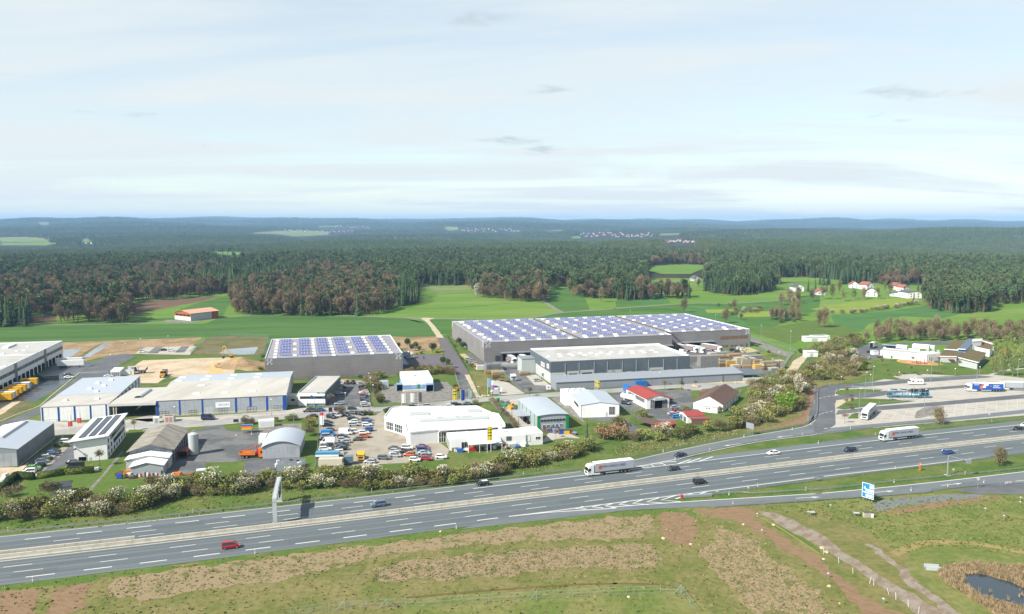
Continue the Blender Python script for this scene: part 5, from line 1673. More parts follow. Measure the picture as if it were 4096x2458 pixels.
# big grey warehouse
def big_warehouse():
 h=11.5
 b=Bld('warehouse','huge taupe grey warehouse with rows of blue solar panels and lorry docks','t3 895,515','t4 690,422','t3 505,260',h,'warehouse')
 W,D=b.W,b.D
 R0=b.at('t4 620,395',h)
 R1=b.at('t4 1635,355',h)
 BR=b.at('t4 845,165',h)
 y0=R1.y
 x1=R1.x
 D2=max(D,BR.y)
 mb=MB()
 mb.box(0,W,0,D2,0,h-0.5,S.taupe2)
 mb.box(W,x1,y0,D2,0,h-0.5,S.taupe2)
 b.put('wall',mb)
 r=MB()
 r.box(0.3,W-0.3,0.3,D2-0.3,h-0.5,h-0.44,S.greyroof)
 r.box(W-0.3,x1-0.3,y0+0.3,D2-0.3,h-0.5,h-0.44,S.greyroof)
 b.put('roof',r)
 p=MB()
 for q in[(0,W,0,0.3),(0,x1,D2-0.3,D2),(0,0.3,0.3,D2-0.3),(W-0.3,W,0.3,y0+0.3),(W,x1,y0,y0+0.3),(x1-0.3,x1,y0+0.3,D2-0.3)]:
  p.box(*q,h-0.5,h,S.trim)
 seg1=b.at('t3 2060,465',h).x
 b.put('parapet',p)
 d=MB()
 for xx in(seg1,b.at('t4 560,385',h).x+4):
  d.box(xx-0.35,xx+0.35,0.4,D2-0.4,h-0.44,h+0.1,S.taupe2)
 b.put('fire_wall',d)
 e=MB()
 e.box(-0.14,W+0.1,-0.16,0.0,h-0.12,h+0.06,S.bluetrim)
 e.box(-0.16,-0.0,0,D2,h-0.12,h+0.06,S.bluetrim)
 e.box(W+0.1,x1+0.1,y0-0.16,y0,h-0.12,h+0.06,S.darktrim)
 b.put('eaves_trim',e)
 dock0,dock1=b.on('F','t3 1095,690')[0],W
 zc=4.9
 b.bands('F','taupe',zc,h-0.12,6,nx=4)
 b.bands('F','taupe',0,zc,4,0,dock0)
 b.bands('L','taupe',0,h-0.12,10,nx=2)
 hz=(h-0.12)/10
 wd0=b.local(GP('t4 790,612')).x
 wd1=b.local(GP('t4 1245,605')).x
 for k in range(10):
  for a,c in((W,wd0),(wd0,wd1),(wd1,x1)):
   if(k<4)and a==wd0:
    continue
   one(b.t,'cladding_panel','box',a+0.02,c-0.02,y0-0.08,y0,k*hz+0.05,(k+1)*hz-0.03,S.taupe)
  one(b.t,'cladding_panel','box',x1,x1+0.08,y0,D2,k*hz+0.05,(k+1)*hz-0.03,S.taupe)
  one(b.t,'cladding_panel','box',W,W+0.08,0,y0,k*hz+0.05,(k+1)*hz-0.03,S.taupe)
 one(b.t,'dock_canopy','box',dock0,dock1,-2.6,0.0,zc,zc+0.5,S.grey)
 one(b.t,'dock_canopy','box',wd0,wd1,y0-2.6,y0,zc-0.2,zc+0.3,S.grey)
 n=14
 for k in range(n):
  x=dock0+3+(dock1-dock0-5)*k/(n-1)
  truck_dock(b,'F',x)
 for k in range(9):
  x=wd0+3+(wd1-wd0-6)*k/8
  mb=MB()
  mb.box(x-1.9,x-1.65,y0-0.5,y0,0,4.3,S.dockdark)
  mb.box(x+1.65,x+1.9,y0-0.5,y0,0,4.3,S.dockdark)
  mb.box(x-1.65,x+1.65,y0-0.5,y0,4.1,4.35,S.dockdark)
  dd=b.put('dock_door',mb)
  g=MB()
  g.box(x-1.65,x+1.65,y0-0.1,y0+0.0,0.05,4.1,S.black)
  b.put('shutter',g,dd)
 b.panelpx('gate','F','t3 1028,675','t3 1090,748',S.darktrim,0.14)
 mb=MB()
 xa=b.local(GP('t4 720,610')).x
 mb.box(W+1.5,W+7,y0-0.14,y0,0.05,4.6,S.darktrim)
 b.put('gate',mb)
 for k in range(8):
  x0_=b.on('F','t3 1730,572')[0]+k*(b.on('F','t3 1860,566')[0]-b.on('F','t3 1730,572')[0])
  if x0_+5>W:
   break
  z0_,z1_=b.on('F','t3 1730,580')[1],b.on('F','t3 1730,562')[1]
  b.window('F',x0_,x0_+(b.on('F','t3 1845,566')[0]-b.on('F','t3 1730,572')[0]),z0_,z1_,6,1,'darktrim','warmglass')
 def wing_pt(px):
  d_=ray(*L1(px))
  c=Vector((0,0,CAM_H))
  t=(b.O+b.n*y0-c).dot(b.n)/d_.dot(b.n)
  q=b.local(c+d_*t)
  return q.x,q.z
 for s0,s1,nx in[('1275,446','1377,474',8),('1388,440','1488,468',8),('1500,434','1600,462',8),('1283,552','1316,570',3),('1330,550','1362,568',3),('1396,547','1428,564',3),('1443,544','1475,562',3),('1506,541','1538,558',3)]:
  (a,za),(c,zb)=wing_pt('t4 '+s0),wing_pt('t4 '+s1)
  z0_,z1_=min(za,zb),max(za,zb)
  f=MB()
  f.box(a-.1,c+.1,y0-0.14,y0,z0_-.1,z0_,S.darktrim)
  f.box(a-.1,c+.1,y0-0.14,y0,z1_,z1_+.1,S.darktrim)
  for i in range(nx+1):
   x=a+(c-a)*i/nx
   f.box(x-.05,x+.05,y0-0.13,y0,z0_,z1_,S.darktrim)
  w=b.put('window',f)
  g=MB()
  g.box(a,c,y0-0.1,y0+0.0,z0_,z1_,S.warmglass)
  b.put('pane',g,w)
 (a,za),(c,zb)=wing_pt('t4 1580,542'),wing_pt('t4 1594,572')
 one(b.t,'door','box',a,c,y0-0.14,y0,0.03,2.4,S.darktrim)
 logo(b,'F',*b.on('F','t3 940,547'),2.8)
 b2=b.on('L','t3 882,540')
 logo(b,'L',b2[0],b2[1],2.8)
 b2=b.on('L','t3 513,290')
 logo(b,'L',b2[0],b2[1],2.8)
 xl,zl=wing_pt('t4 1598,387')
 mb=MB()
 hh,t_,l_=1.4,0.25,0.8
 for sx in(-1,1):
  for sz in(-1,1):
   for q in((xl+sx*hh,xl+sx*(hh-l_),zl+sz*hh,zl+sz*(hh-t_)),(xl+sx*hh,xl+sx*(hh-t_),zl+sz*(hh-t_),zl+sz*(hh-l_))):
    mb.box(min(q[0],q[1]),max(q[0],q[1]),y0-0.16,y0-0.09,min(q[2],q[3]),max(q[2],q[3]),S.trim)
 b.put('logo',mb)
 place('logo',text_mesh('p3',2.0,S.trim),b.t,(xl,y0-0.12,zl),(math.pi/2,0,0))
 bays=[('facing the small warehouse',[((1050,470),(710,272)),((1245,464),(880,265)),((1445,457),(1048,258)),((1635,450),(1215,250)),((1825,440),(1380,243))],'t3',9),('in the middle',[((2190,428),(1690,236)),((2380,418),(1860,228)),((2560,410),(2030,222)),((2740,404),(2185,215)),((2920,396),(2345,210))],'t3',10),('towards the office end',[((705,357),(180,205)),((885,350),(335,200)),((1055,344),(490,193)),((1225,337),(645,188)),((1390,330),(795,183))],'t4',9)]
 num='one two three four five six seven eight nine ten'.split()
 for bn,cols,tl,rows in bays:
  for ci,(a,c)in enumerate(cols):
   p_,q_=b.at(L1('%s %d,%d'%(tl,*a)),h),b.at(L1('%s %d,%d'%(tl,*c)),h)
   for r_ in range(rows):
    w=p_.lerp(q_,r_/(rows-1))
    solar_table(b,w.x,w.y,h-0.44,'blue solar table on the huge roof %s, row %s, column %s'%(bn,num[r_],num[ci]),'solar tables on the huge warehouse')
    if(r_+ci)%2==0:
     b.dome(w.x-4.6,w.y,h-0.44,1.9,2.2,h=0.8)
 for a,c,n,tl in[((970,497),(610,270),7,'t3'),((1930,458),(1600,236),6,'t3'),((565,412),(-60,215),6,'t4'),((1505,348),(880,180),5,'t4')]:
  p_,q_=b.at(L1('%s %d,%d'%(tl,*a)),h),b.at(L1('%s %d,%d'%(tl,*c)),h)
  for r_ in range(n):
   w=p_.lerp(q_,r_/(n-1))
   b.dome(w.x,w.y,h-0.44,1.9,2.2,h=0.8)
 for k in range(9):
  w=b.at('t3 970,497',h).lerp(b.at('t4 20,432',h),k/8)
  b.dome(w.x,w.y,h-0.44,1.9,2.2,h=0.8)
 for k in range(5):
  w=b.at('t4 655,380',h).lerp(b.at('t4 1345,352',h),k/4)
  b.dome(w.x,w.y,h-0.44,1.9,2.2,h=0.8)
 return b
# dark hall with pale roof
def dark_hall():
 h=11.2
 b=Bld('industrial_hall','long slate grey hall with a pale flat roof and light grey office end','t3 1697,745','t4 905,672','t3 1450,595',h,'industrial hall')
 W,D=b.W,b.D
 b.flat('slate','flatroof',0.5,'lightgrey')
 e=MB()
 e.box(-0.02,W,D-1.4,D-0.35,h-0.5,h+0.5,S.trim)
 e.box(W-1.2,W-0.35,0.4,D-1.4,h-0.5,h+0.35,S.trim)
 b.put('roof_edge',e)
 x1=b.on('F','t3 1880,900')[0]
 zt=b.on('F','t3 1700,882')[1]
 b.panel('office_cladding','F',0,x1,0,zt,S.lightgrey,0,0.08)
 b.panel('office_cladding','L',0,D*0.72,0,zt,S.lightgrey,0,0.08)
 pipes=['t3 1872,800','t3 2040,800','t3 2222,800','t3 2380,800','t4 88,800','t4 255,800','t4 405,800','t4 585,800','t4 748,800']
 xs=[b.on('F',p)[0]for p in pipes]
 ed=[0.0]+xs+[W]
 for i in range(len(ed)-1):
  z0=zt if ed[i]<x1-0.5 else 0.0
  b.panel('cladding_panel','F',ed[i]+0.08,ed[i+1]-0.08,z0+0.05,h-0.1,S.slate,0,0.06)
 b.panel('cladding_panel','L',0.05,D-0.05,zt+0.05,h-0.1,S.slate,0,0.06)
 for x in xs:
  b.panel('downpipe','F',x-0.12,x+0.12,0.1,h-1.2,S.silver,0.08,0.26)
 for a,c in[('t3 1895,862','t3 2035,940'),('t3 2052,850','t3 2215,930'),('t3 2388,848','t4 0,915'),('t4 -40,845','t4 78,910'),('t4 415,820','t4 578,890')]:
  (s0,z1),(s1,_)=b.on('F',a),b.on('F',c)
  b.panel('gate_surround','F',s0,s1,0.02,z1,S.lightgrey,0.0,0.12)
  b.panel('gate','F',s0+0.9,s1-0.9,0.03,z1-1.3,S.black,0.0,0.16)
 for a in[('t3 2280,885','t3 2325,922'),('t4 142,868','t4 190,905'),('t4 308,862','t4 355,898'),('t4 640,846','t4 685,880'),('t4 798,840','t4 845,872')]:
  b.winpx('F',a[0],a[1],2,1)
 for a in[('t3 1722,892','t3 1772,925'),('t3 1808,890','t3 1852,922'),('t3 1725,975','t3 1755,1005')]:
  b.winpx('F',a[0],a[1],2,1)
 for i in range(8):
  s=D*0.7*(i+0.5)/8
  b.window('L',s-0.5,s+0.5,zt-1.9,zt-0.6,1,1)
  if i<5:
   b.window('L',s-0.5,s+0.5,1.0,2.3,1,1)
 for px,w in[('t3 1592,772',1.5),('t3 1617,787',1.2),('t3 1665,800',2.0)]:
  s,z=b.on('L',px)
  b.panel('sign','L',s-w*0.9,s+w*0.9,z-1.1,z+1.1,S.trim,0.06,0.14)
  b.panel('sign','L',s-w*0.3,s+w*0.3,z-0.6,z+0.6,S.red,0.14,0.17)
 for i in range(10):
  for r in range(2):
   w=b.at('t3 1668,680' if r==0 else 't3 1800,652',h).lerp(b.at('t4 495,625' if r==0 else 't4 445,605',h),i/9)
   b.dome(w.x,w.y,h-0.44,1.7,1.7,h=0.5)
 mb=MB()
 p=b.at('t3 1370,740',8.0)
 y1=b.on('L','t3 1440,740')[0]
 mb.box(-7.5,-0.1,D*0.74,D*0.98,0,7.6,S.lightgrey)
 mb.box(-7.6,-0.1,D*0.735,D*0.985,7.6,7.9,S.grey)
 b.put('annex',mb)
 mb=MB()
 mb.box(-2.2,0,D*0.3,D*0.38,2.9,3.15,S.offwhite)
 mb.box(-2.1,-1.9,D*0.3,D*0.31,0,2.9,S.offwhite)
 mb.box(-2.1,-1.9,D*0.37,D*0.38,0,2.9,S.offwhite)
 b.put('porch',mb)
def long_shed():
 b=Bld('long_shed','long low grey storage shed with a ribbed roof along the street','t3 1765,995','t4 1545,882','t3 1780,950',4.2,'shed',depth=9)
 W,D=b.W,b.D
 mb=MB()
 v=[(0,0),(D,0),(D,5.4),(0,4.0)]
 mb.add([(0,y,z)for y,z in v]+[(W,y,z)for y,z in v],[(0,3,2,1),(4,5,6,7)]+[(i,(i+1)%4,4+(i+1)%4,4+i)for i in range(4)],S.grey)
 b.put('wall',mb)
 r=MB()
 v=[(-0.4,4.0),(D+0.4,5.5),(D+0.4,5.65),(-0.4,4.15)]
 r.add([(-0.3,y,z)for y,z in v]+[(W+0.3,y,z)for y,z in v],[(0,3,2,1),(4,5,6,7)]+[(i,(i+1)%4,4+(i+1)%4,4+i)for i in range(4)],S.grey)
 rf=b.put('roof',r)
 n=int(W/1.2)
 mb=MB()
 for i in range(n):
  x=W*i/n
  a,c=Vector((x,-0.4,4.15)),Vector((x,D+0.4,5.65))
  mb.add([(x-.07,-0.4,4.15),(x+.07,-0.4,4.15),(x+.07,D+.4,5.65),(x-.07,D+.4,5.65),(x-.07,-0.4,4.26),(x+.07,-0.4,4.26),(x+.07,D+.4,5.76),(x-.07,D+.4,5.76)],[(0,1,5,4),(1,2,6,5),(2,3,7,6),(3,0,4,7),(4,5,6,7)],S.silver)
 b.put('roof_seam',mb,rf)
 k=12
 for i in range(k):
  b.panel('cladding_panel','F',W*i/k+0.06,W*(i+1)/k-0.06,0.25,3.85,S.slate if i%5==9 else S.grey,0,0.06)
 for px in('t4 300,960','t4 800,940','t4 1300,910'):
  s=b.on('F',px)[0]
  b.panel('post','F',s-0.15,s+0.15,0,4.0,S.slate,0.06,0.3)
 c=Bld('open_shed','low grey open shed at the end of the long storage shed','t4 1545,905','t4 1792,895','t4 1690,825',3.6,'shed')
 one(c.t,'roof','box',-0.3,c.W+0.3,-0.3,c.D+0.3,3.4,3.6,S.slate)
 for x in(0.2,c.W/2,c.W-0.2):
  one(c.t,'post','box',x-0.12,x+0.12,0.1,0.35,0,3.4,S.steel)
  one(c.t,'post','box',x-0.12,x+0.12,c.D-0.35,c.D-0.1,0,3.4,S.steel)
 c.panel('wall','F',0,c.W,0,2.0,S.offwhite,-0.2,-0.05)
 one(c.t,'wall','box',0,c.W,c.D-0.2,c.D,0,3.3,S.grey)
def blue_stripe_hall():
 b=Bld('industrial_hall','long light grey hall with blue vertical stripes and a cream roof','t1 1880,915','t7 975,240','t2 1003,672',6.9,'industrial hall')
 W=b.W
 yr=b.D
 ye=(b.at('t2 1028,560',6.9)).y
 b.D=ye
 ridge=yr/ye
 b.gable('silver','cream',6.7,8.3,'x',0.25,'bluegreyroof',ridge=ridge)
 n=14
 for i in range(n):
  b.panel('cladding_panel','F',W*i/n+0.03,W*(i+1)/n-0.03,1.0,6.6,S.silver,0,0.05)
 b.panel('plinth','F',0,W,0,0.95,S.concrete,0,0.08)
 for a,c in[('t1 1882,920','t1 1918,1098'),('t1 2155,910','t1 2182,1090'),('t1 2428,895','t1 2455,1075'),('t7 358,270','t7 390,452'),('t7 533,262','t7 562,380'),('t7 734,252','t7 764,432'),('t7 935,240','t7 982,425')]:
  (s0,z1),(s1,z0)=b.on('F',a),b.on('F',c)
  b.panel('blue_stripe','F',s0,s1,max(0.1,z0),6.65,S.blue,0.05,0.11)
 b.panel('blue_stripe','R',0,1.6,0.1,6.65,S.blue,0.0,0.06)
 for a,c,nx in[('t1 1925,1048','t1 2035,1095',3),('t1 2280,1035','t1 2375,1080',3),('t7 165,405','t7 275,458',3),('t7 513,388','t7 622,440',3),('t7 828,375','t7 935,425',4)]:
  b.winpx('F',a,c,nx,2,'darktrim','glass')
 b.winpx('F','t7 0,395','t7 100,495',3,6,'trim','glass','gate')
 s,z=b.on('F','t7 215,362')
 b.panel('sign','F',s-2.9,s+2.9,z-1.15,z+1.15,S.trim,0.05,0.12)
 b.text_at('F','FECOM',s+0.3,z,1.25,mat('teal_lettering',srgb(60,130,160),0.6,0.02),n=0.13)
 for a in['t2 45,620','t2 350,605','t2 650,592','t2 15,682','t2 318,665','t2 628,652','t1 2210,635','t1 2155,697','t1 2460,682']:
  p=b.at(a,7.6)
  zz=6.7+1.6*(1-(p.y-yr)/(ye-yr))
  b.dome(p.x,p.y,zz+0.1,3.0,1.3,h=0.5)
 for a in['t2 280,730','t2 600,716','t2 238,810','t2 572,794','t1 2430,745','t1 2370,825']:
  p=b.at(a,7.6)
  zz=6.7+1.6*p.y/yr
  b.dome(p.x,p.y,zz+0.1,3.0,1.3,h=0.5)
 c=Bld('canopy_hall','open cream-roofed bay between the two blue-striped halls','t1 1350,955','t1 1878,938','t1 1600,760',6.2,'canopy')
 W2,D2=c.W,c.D
 one(c.t,'roof','box',-1.5,W2+0.0,0.0,D2,5.7,6.1,S.cream)
 one(c.t,'fascia','box',-1.5,W2,-0.2,0.02,5.2,6.2,S.offwhite)
 for x in(0.2,1.2):
  one(c.t,'column','box',x,x+0.4,0.2,0.6,0,5.6,S.concrete)
 mb=MB()
 mb.box(0,W2,D2-0.3,D2,0,5.7,S.slate)
 mb.box(W2-0.3,W2-0.02,0.4,D2-0.3,0,5.7,S.slate)
 c.put('wall',mb)
 mb=MB()
 p,q=c.at('t1 1665,880',6.2),c.at('t1 1765,790',6.2)
 yy0,yy1=p.y,q.y
 xm=p.x
 for i in range(10):
  a=math.pi*i/10
  a2=math.pi*(i+1)/10
  mb.quad((xm-1.5*math.cos(a),yy0,6.1+0.9*math.sin(a)),(xm-1.5*math.cos(a2),yy0,6.1+0.9*math.sin(a2)),(xm-1.5*math.cos(a2),yy1,6.1+0.9*math.sin(a2)),(xm-1.5*math.cos(a),yy1,6.1+0.9*math.sin(a)),S.lightgrey)
 c.put('rooflight',mb)
 e=Bld('industrial_hall','white hall with blue vertical stripes and two-tone roof beside the depot road','t1 487,990','t1 1310,948','t1 1005,645',6.4,'industrial hall')
 W3,D3=e.W,e.D
 yd=e.at('t1 700,858',6.4).y
 one(e.t,'wall','box',0,W3,0,D3,0,6.0,S.white)
 one(e.t,'roof','box',-0.15,W3+0.15,-0.15,yd,6.0,6.35,S.cream)
 one(e.t,'roof','box',-0.2,W3+0.2,yd,D3+0.2,6.05,6.5,S.bluegreyroof)
 for a,c_ in[('t1 498,995','t1 528,1160'),('t1 690,985','t1 728,1200'),('t1 884,970','t1 920,1180'),('t1 1078,966','t1 1110,1165'),('t1 1270,962','t1 1295,1075')]:
  (s0,z1),(s1,z0)=e.on('F',a),e.on('F',c_)
  e.panel('blue_stripe','F',s0,s1,max(0.1,z0*0),5.95,S.blue,0.05,0.1)
 for i in range(9):
  e.panel('cladding_panel','F',W3*i/9+0.03,W3*(i+1)/9-0.03,0.1,5.95,S.white,0,0.05)
 e.winpx('F','t1 540,1150','t1 695,1195',5,1,'offwhite','glass2')
 for i in range(9):
  y=D3*(i+0.35)/9
  e.panel('blue_stripe','R',y,y+1.4,0.1,5.95,S.blue,0.0,0.06)
  if i>2:
   e.window('R',y+1.9,y+3.2,3.6,5.2,1,1)
 for a in['t1 1342,670','t1 1180,707','t1 1255,737','t1 1085,775','t1 1165,807','t1 790,912','t1 1170,895']:
  p=e.at(a,6.5)
  e.dome(p.x,p.y,6.5 if p.y>yd else 6.34,1.9,1.9,h=0.7)
def white_depot():
 h=11.0
 a=GP('t1 0,545',h)
 c=GP('t1 750,192',h)
 b=Bld.__new__(Bld)
 u=(c-a)
 u.z=0
 ln=u.length
 u.normalize()
 n=u
 ux=Vector((u.y,-u.x,0))
 b.u,b.n=ux,n
 o=a-u*45-ux*140
 b.O=Vector((o.x,o.y,0))
 b.W,b.D,b.h=140.0,ln+45,h
 b.rz=math.atan2(ux.y,ux.x)
 b.t=thing('warehouse','white flat-roofed logistics hall with yellow swap bodies at its docks','warehouse',b.O,b.rz)
 b.flat('white','flatroof',0.6,'white')
 D=b.D
 s_far=D
 for i in range(16):
  y0,y1=D*i/16,D*(i+1)/16
  b.panel('cladding_panel','R',y0+0.03,y1-0.03,8.0,10.9,S.white,0,0.06)
  b.panel('cladding_panel','R',y0+0.03,y1-0.03,4.3,6.1,S.white,0,0.06)
 b.panel('window_band','R',0,D,6.15,7.95,mat('grey_brown_band',srgb(110,104,102),0.6,0.05),0,0.04)
 for px,w in[('t1 190,560',3.2),('t1 545,390',3.2)]:
  s=b.on('R',px)[0]
  b.panel('pilaster','R',s-w/2,s+w/2,0.05,10.9,S.taupe,0.06,0.3)
  b.panel('pilaster','R',s-w/6,s+w/6,0.05,8.2,S.glass2,0.3,0.34)
 for px in['20,640','60,620','95,605','140,580','240,545','270,530','300,512','335,495','380,472','425,452','465,432','510,412','585,370','605,362','630,352','655,340','680,328','705,315','735,296']:
  s=b.on('R','t1 '+px)[0]
  b.window('R',s-0.9,s+0.9,6.3,7.7,1,1,'white','glass')
 for i in range(22):
  s=8+(D-14)*i/21
  truck_dock(b,'R',s,2.6,3.6)
 mb=MB()
 p,q=b.at('t1 60,275',h),b.at('t1 180,232',h)
 mb.box(p.x-1.5,p.x+1.5,p.y,q.y,h-0.55,h+0.4,S.white)
 b.put('rooflight',mb)
 for px in['335,255','205,310','30,340','290,300','60,490','20,500']:
  p=b.at(L1('t1 '+px),h)
  b.dome(p.x,p.y,h-0.55,1.6,1.6)
 mb=MB()
 y=b.at('t1 200,358',h).y
 mb.box(0.5,b.W-0.5,y-0.3,y+0.3,h-0.55,h-0.1,S.trim)
 b.put('roof_joint',mb)
 return b
def white_office():
 h=7.5
 b=Bld('office_building','white three-storey office with a tilted white roof carrying black solar strips','t6 882,425','t6 1283,398','t6 1565,135',7.6,'office building')
 W,D=b.W,b.D
 one(b.t,'wall','prof',[(0,0),(W,0),(W,8.1),(0,7.0)],0,D,S.white)
 r=MB()
 r.prof([(-1.2,7.0-0.13),(W+0.9,8.2),(W+0.9,8.65),(-1.2,7.35)],-1.0,D+1.0,S.trim)
 rf=b.put('roof',r)
 r=MB()
 r.prof([(W-0.2,7.9),(W+0.92,8.05),(W+0.92,8.3),(W-0.2,8.3)],-1.02,D+1.02,S.slate)
 r.prof([(-0.9,6.95),(W+0.9,8.02),(W+0.9,8.3),(-0.9,7.1)],-1.05,-1.0,S.slate)
 b.put('eaves_trim',r)
 for i in range(3):
  x=W*(0.22+0.3*i)
  mb=MB()
  zz=7.35+1.3*(x+1.2)/(W+2.1)
  mb.box(x-1.0,x+1.0,1.5,D-1.5,zz+0.02,zz+0.28,S.solarblack)
  o=b.put('solar_strip',mb)
 for(z0,z1)in((5.3,6.7),(2.9,4.3),(0.6,1.9)):
  for i in range(13):
   s=D*(0.06+0.9*i/13)
   if(z0>5 and 2<i<12)or(2<z0<3 and 3<i<12):
    b.window('R',s,s+D*0.05,z0,z1,1,1,'darktrim','glass',fw=0.05)
   elif i%2==0:
    b.window('R',s,s+1.1,z0,z1,1,1,'darktrim','glass',fw=0.05)
 b.winpx('F','t6 948,632','t6 1045,690',1,1,'offwhite','black','garage_door')
 b.panelpx('door','F','t6 1072,635','t6 1105,700',S.offwhite,0.07)
 mb=MB()
 s,z=b.on('F','t6 915,525')
 mb.box(s-0.15,s+0.15,-1.0,0,z-0.1,z+0.1,S.darktrim)
 mb.box(s-0.3,s+0.3,-1.2,-0.9,z-0.3,z+0.2,S.darktrim)
 b.put('floodlight',mb)
def grey_hall():
 h=5.9
 b=Bld.__new__(Bld)
 a,c=GP('t6 210,535',h),GP('t6 650,215',h)
 v=(c-a)
 v.z=0
 D=v.length
 v.normalize()
 b.n,b.u=v,Vector((v.y,-v.x,0))
 W=17.0
 o=a-b.u*W
 b.O=Vector((o.x,o.y,0))
 b.W,b.D,b.h=W,D,h
 b.rz=math.atan2(b.u.y,b.u.x)
 b.t=thing('industrial_hall','silver grey gabled hall with a ridge skylight by the sandy yard','industrial hall',b.O,b.rz)
 b.gable('grey','whiteroof',5.8,7.3,'y',0.15,'bluegreyroof')  # sunlit slope painted white, the other blue-grey: light put into the roof colours
 for i in range(4):
  b.panel('cladding_panel','R',D*i/4+0.08,D*(i+1)/4-0.08,0.15,5.7,S.slate,0,0.06)
 for i in range(8):
  b.panel('cladding_panel','F',W*i/8+0.04,W*(i+1)/8-0.04,0.1,4.6,S.silver,0,0.05)
 b.panel('plinth','R',0,D,0,0.12,S.trim,0,0.1)
 b.panel('corner_post','F',W-0.3,W+0.06,0,5.7,S.darktrim,0.05,0.1)
 one(b.t,'ridge_skylight','prof',[(W/2-1.1,7.15),(W/2+1.1,7.15),(W/2+0.5,7.9),(W/2-0.5,7.9)],D*0.28,D*0.92,S.lightgrey)
 for y in(0.55,0.7):
  one(b.t,'vent_pipe','tube',(W*0.25,D*y,6.4),(W*0.25,D*y,8.2),0.06,0.06,S.darktrim,5)
def corrugated_hall():
 b=Bld('workshop_hall','old grey hall with weathered corrugated roof and two white lean-to annexes','t6 1560,560','t6 2080,530','t6 2235,290',5.2,'industrial hall')
 W,D=b.W,b.D
 b.gable('grey','fibre',5.2,7.2,'y',0.8,'fibre')
 for i in range(4):
  b.window('F',W*(0.16+0.18*i),W*(0.16+0.18*i)+W*0.15,4.2,5.3,1,1,'grey','glass2')
 for i in range(7):
  b.panel('buttress','R',D*i/7+0.3,D*i/7+0.9,0,5.0,S.slate,0,0.35)
 for side in(0,1):
  for i in range(14):
   y=D*i/13
   mb=MB()
   a,c=((-0.8,4.85+0.16),(W/2,7.2+0.16))if side==0 else((W/2,7.36),(W+0.8,5.01))
   mb.prof([(a[0],a[1]),(c[0],c[1]),(c[0],c[1]+0.06),(a[0],a[1]+0.06)],y-0.05,y+0.05,S.fibre)
   b.put('roof_rib',mb)
 x0,x1=0.2,W*0.98
 mb=MB()
 xm=(x0+x1)/2
 mb.prof([(x0,0),(x1,0),(x1,3.9),(xm,5.0),(x0,3.9)],-5.5,0,S.lightgrey)
 an=b.put('annex',mb)
 for a,c in(((x0-0.4,3.8),(xm,5.05)),((xm,5.05),(x1+0.4,3.8))):
  mb=MB()
  mb.prof([a,c,(c[0],c[1]+0.15),(a[0],a[1]+0.15)],-5.9,-0.85,S.trim)
  b.put('annex_roof',mb,an)
 x0,x1=W*0.22,W*0.95
 xm=(x0+x1)/2
 mb=MB()
 mb.prof([(x0,0),(x1,0),(x1,3.2),(xm,4.3),(x0,3.2)],-11.5,-5.5,S.silver)
 an=b.put('annex',mb)
 for a,c in(((x0-0.4,3.1),(xm,4.35)),((xm,4.35),(x1+0.4,3.1))):
  mb=MB()
  mb.prof([a,c,(c[0],c[1]+0.15),(a[0],a[1]+0.15)],-11.9,-5.6,S.trim)
  b.put('annex_roof',mb,an)
 rg=random.Random(4)
 for i in range(16):
  x=x0+(x1-x0)*(i+0.5)/16
  mb=MB()
  mb.box(x-0.3,x+0.3,-12.1-0.3*(i%3),-12.0-0.3*(i%3),0.0,rg.uniform(0.8,1.6),S[['trim','red','lightgrey','darktrim'][i%4]])
  tag(mb.put('stacked_sign',None,b.O,(0,0,b.rz)),'stacked road sign board leaning on the annex, %s in the row'%ordinal(i+1),'road sign','road signs stacked against the annex')
 p=GP('t6 2340,600')
 t=thing('silo','tall pale cylindrical salt silo beside the old hall','silo',p)
 mb=MB()
 mb.tube((0,0,0.3),(0,0,7.4),1.65,1.65,S.lightgrey,20)
 mb.tube((0,0,7.4),(0,0,7.9),1.65,0.5,S.lightgrey,20)
 mb.put('tank',t)
 for a in range(4):
  mb=MB()
  c,s_=math.cos(a*1.57+0.7),math.sin(a*1.57+0.7)
  mb.box(c*1.4-0.12,c*1.4+0.12,s_*1.4-0.12,s_*1.4+0.12,0,0.6,S.darktrim)
  mb.put('leg',t)
 mb=MB()
 for k in range(8):
  a,a2=math.pi*k/8,math.pi*(k+1)/8
  mb.tube((1.0*math.cos(a),0.9,7.5+1.0*math.sin(a)),(1.0*math.cos(a2),0.9,7.5+1.0*math.sin(a2)),0.06,0.06,S.steel,4)
 mb.tube((1.75,0,0.2),(1.75,0,7.6),0.1,0.1,S.steel,5)
 mb.put('ladder_hoop',t)
 p=GP('t6 2200,655')
 t=thing('container','open rust red steel container between hall and silo','container',p,b.rz)
 mb=MB()
 m=mat('rust_red_paint',srgb(132,60,54),0.8,0.1)
 mb.box(-1.6,1.6,0,6,2.5,2.7,m)
 mb.box(-1.6,-1.45,0,6,0,2.5,m)
 mb.box(1.45,1.6,0,6,0,2.5,m)
 mb.box(-1.45,1.45,5.85,6,0,2.5,m)
 mb.put('shell',t)
 one(t,'door','box',-1.6,-1.5,-1.3,-0.05,0.1,2.4,m)
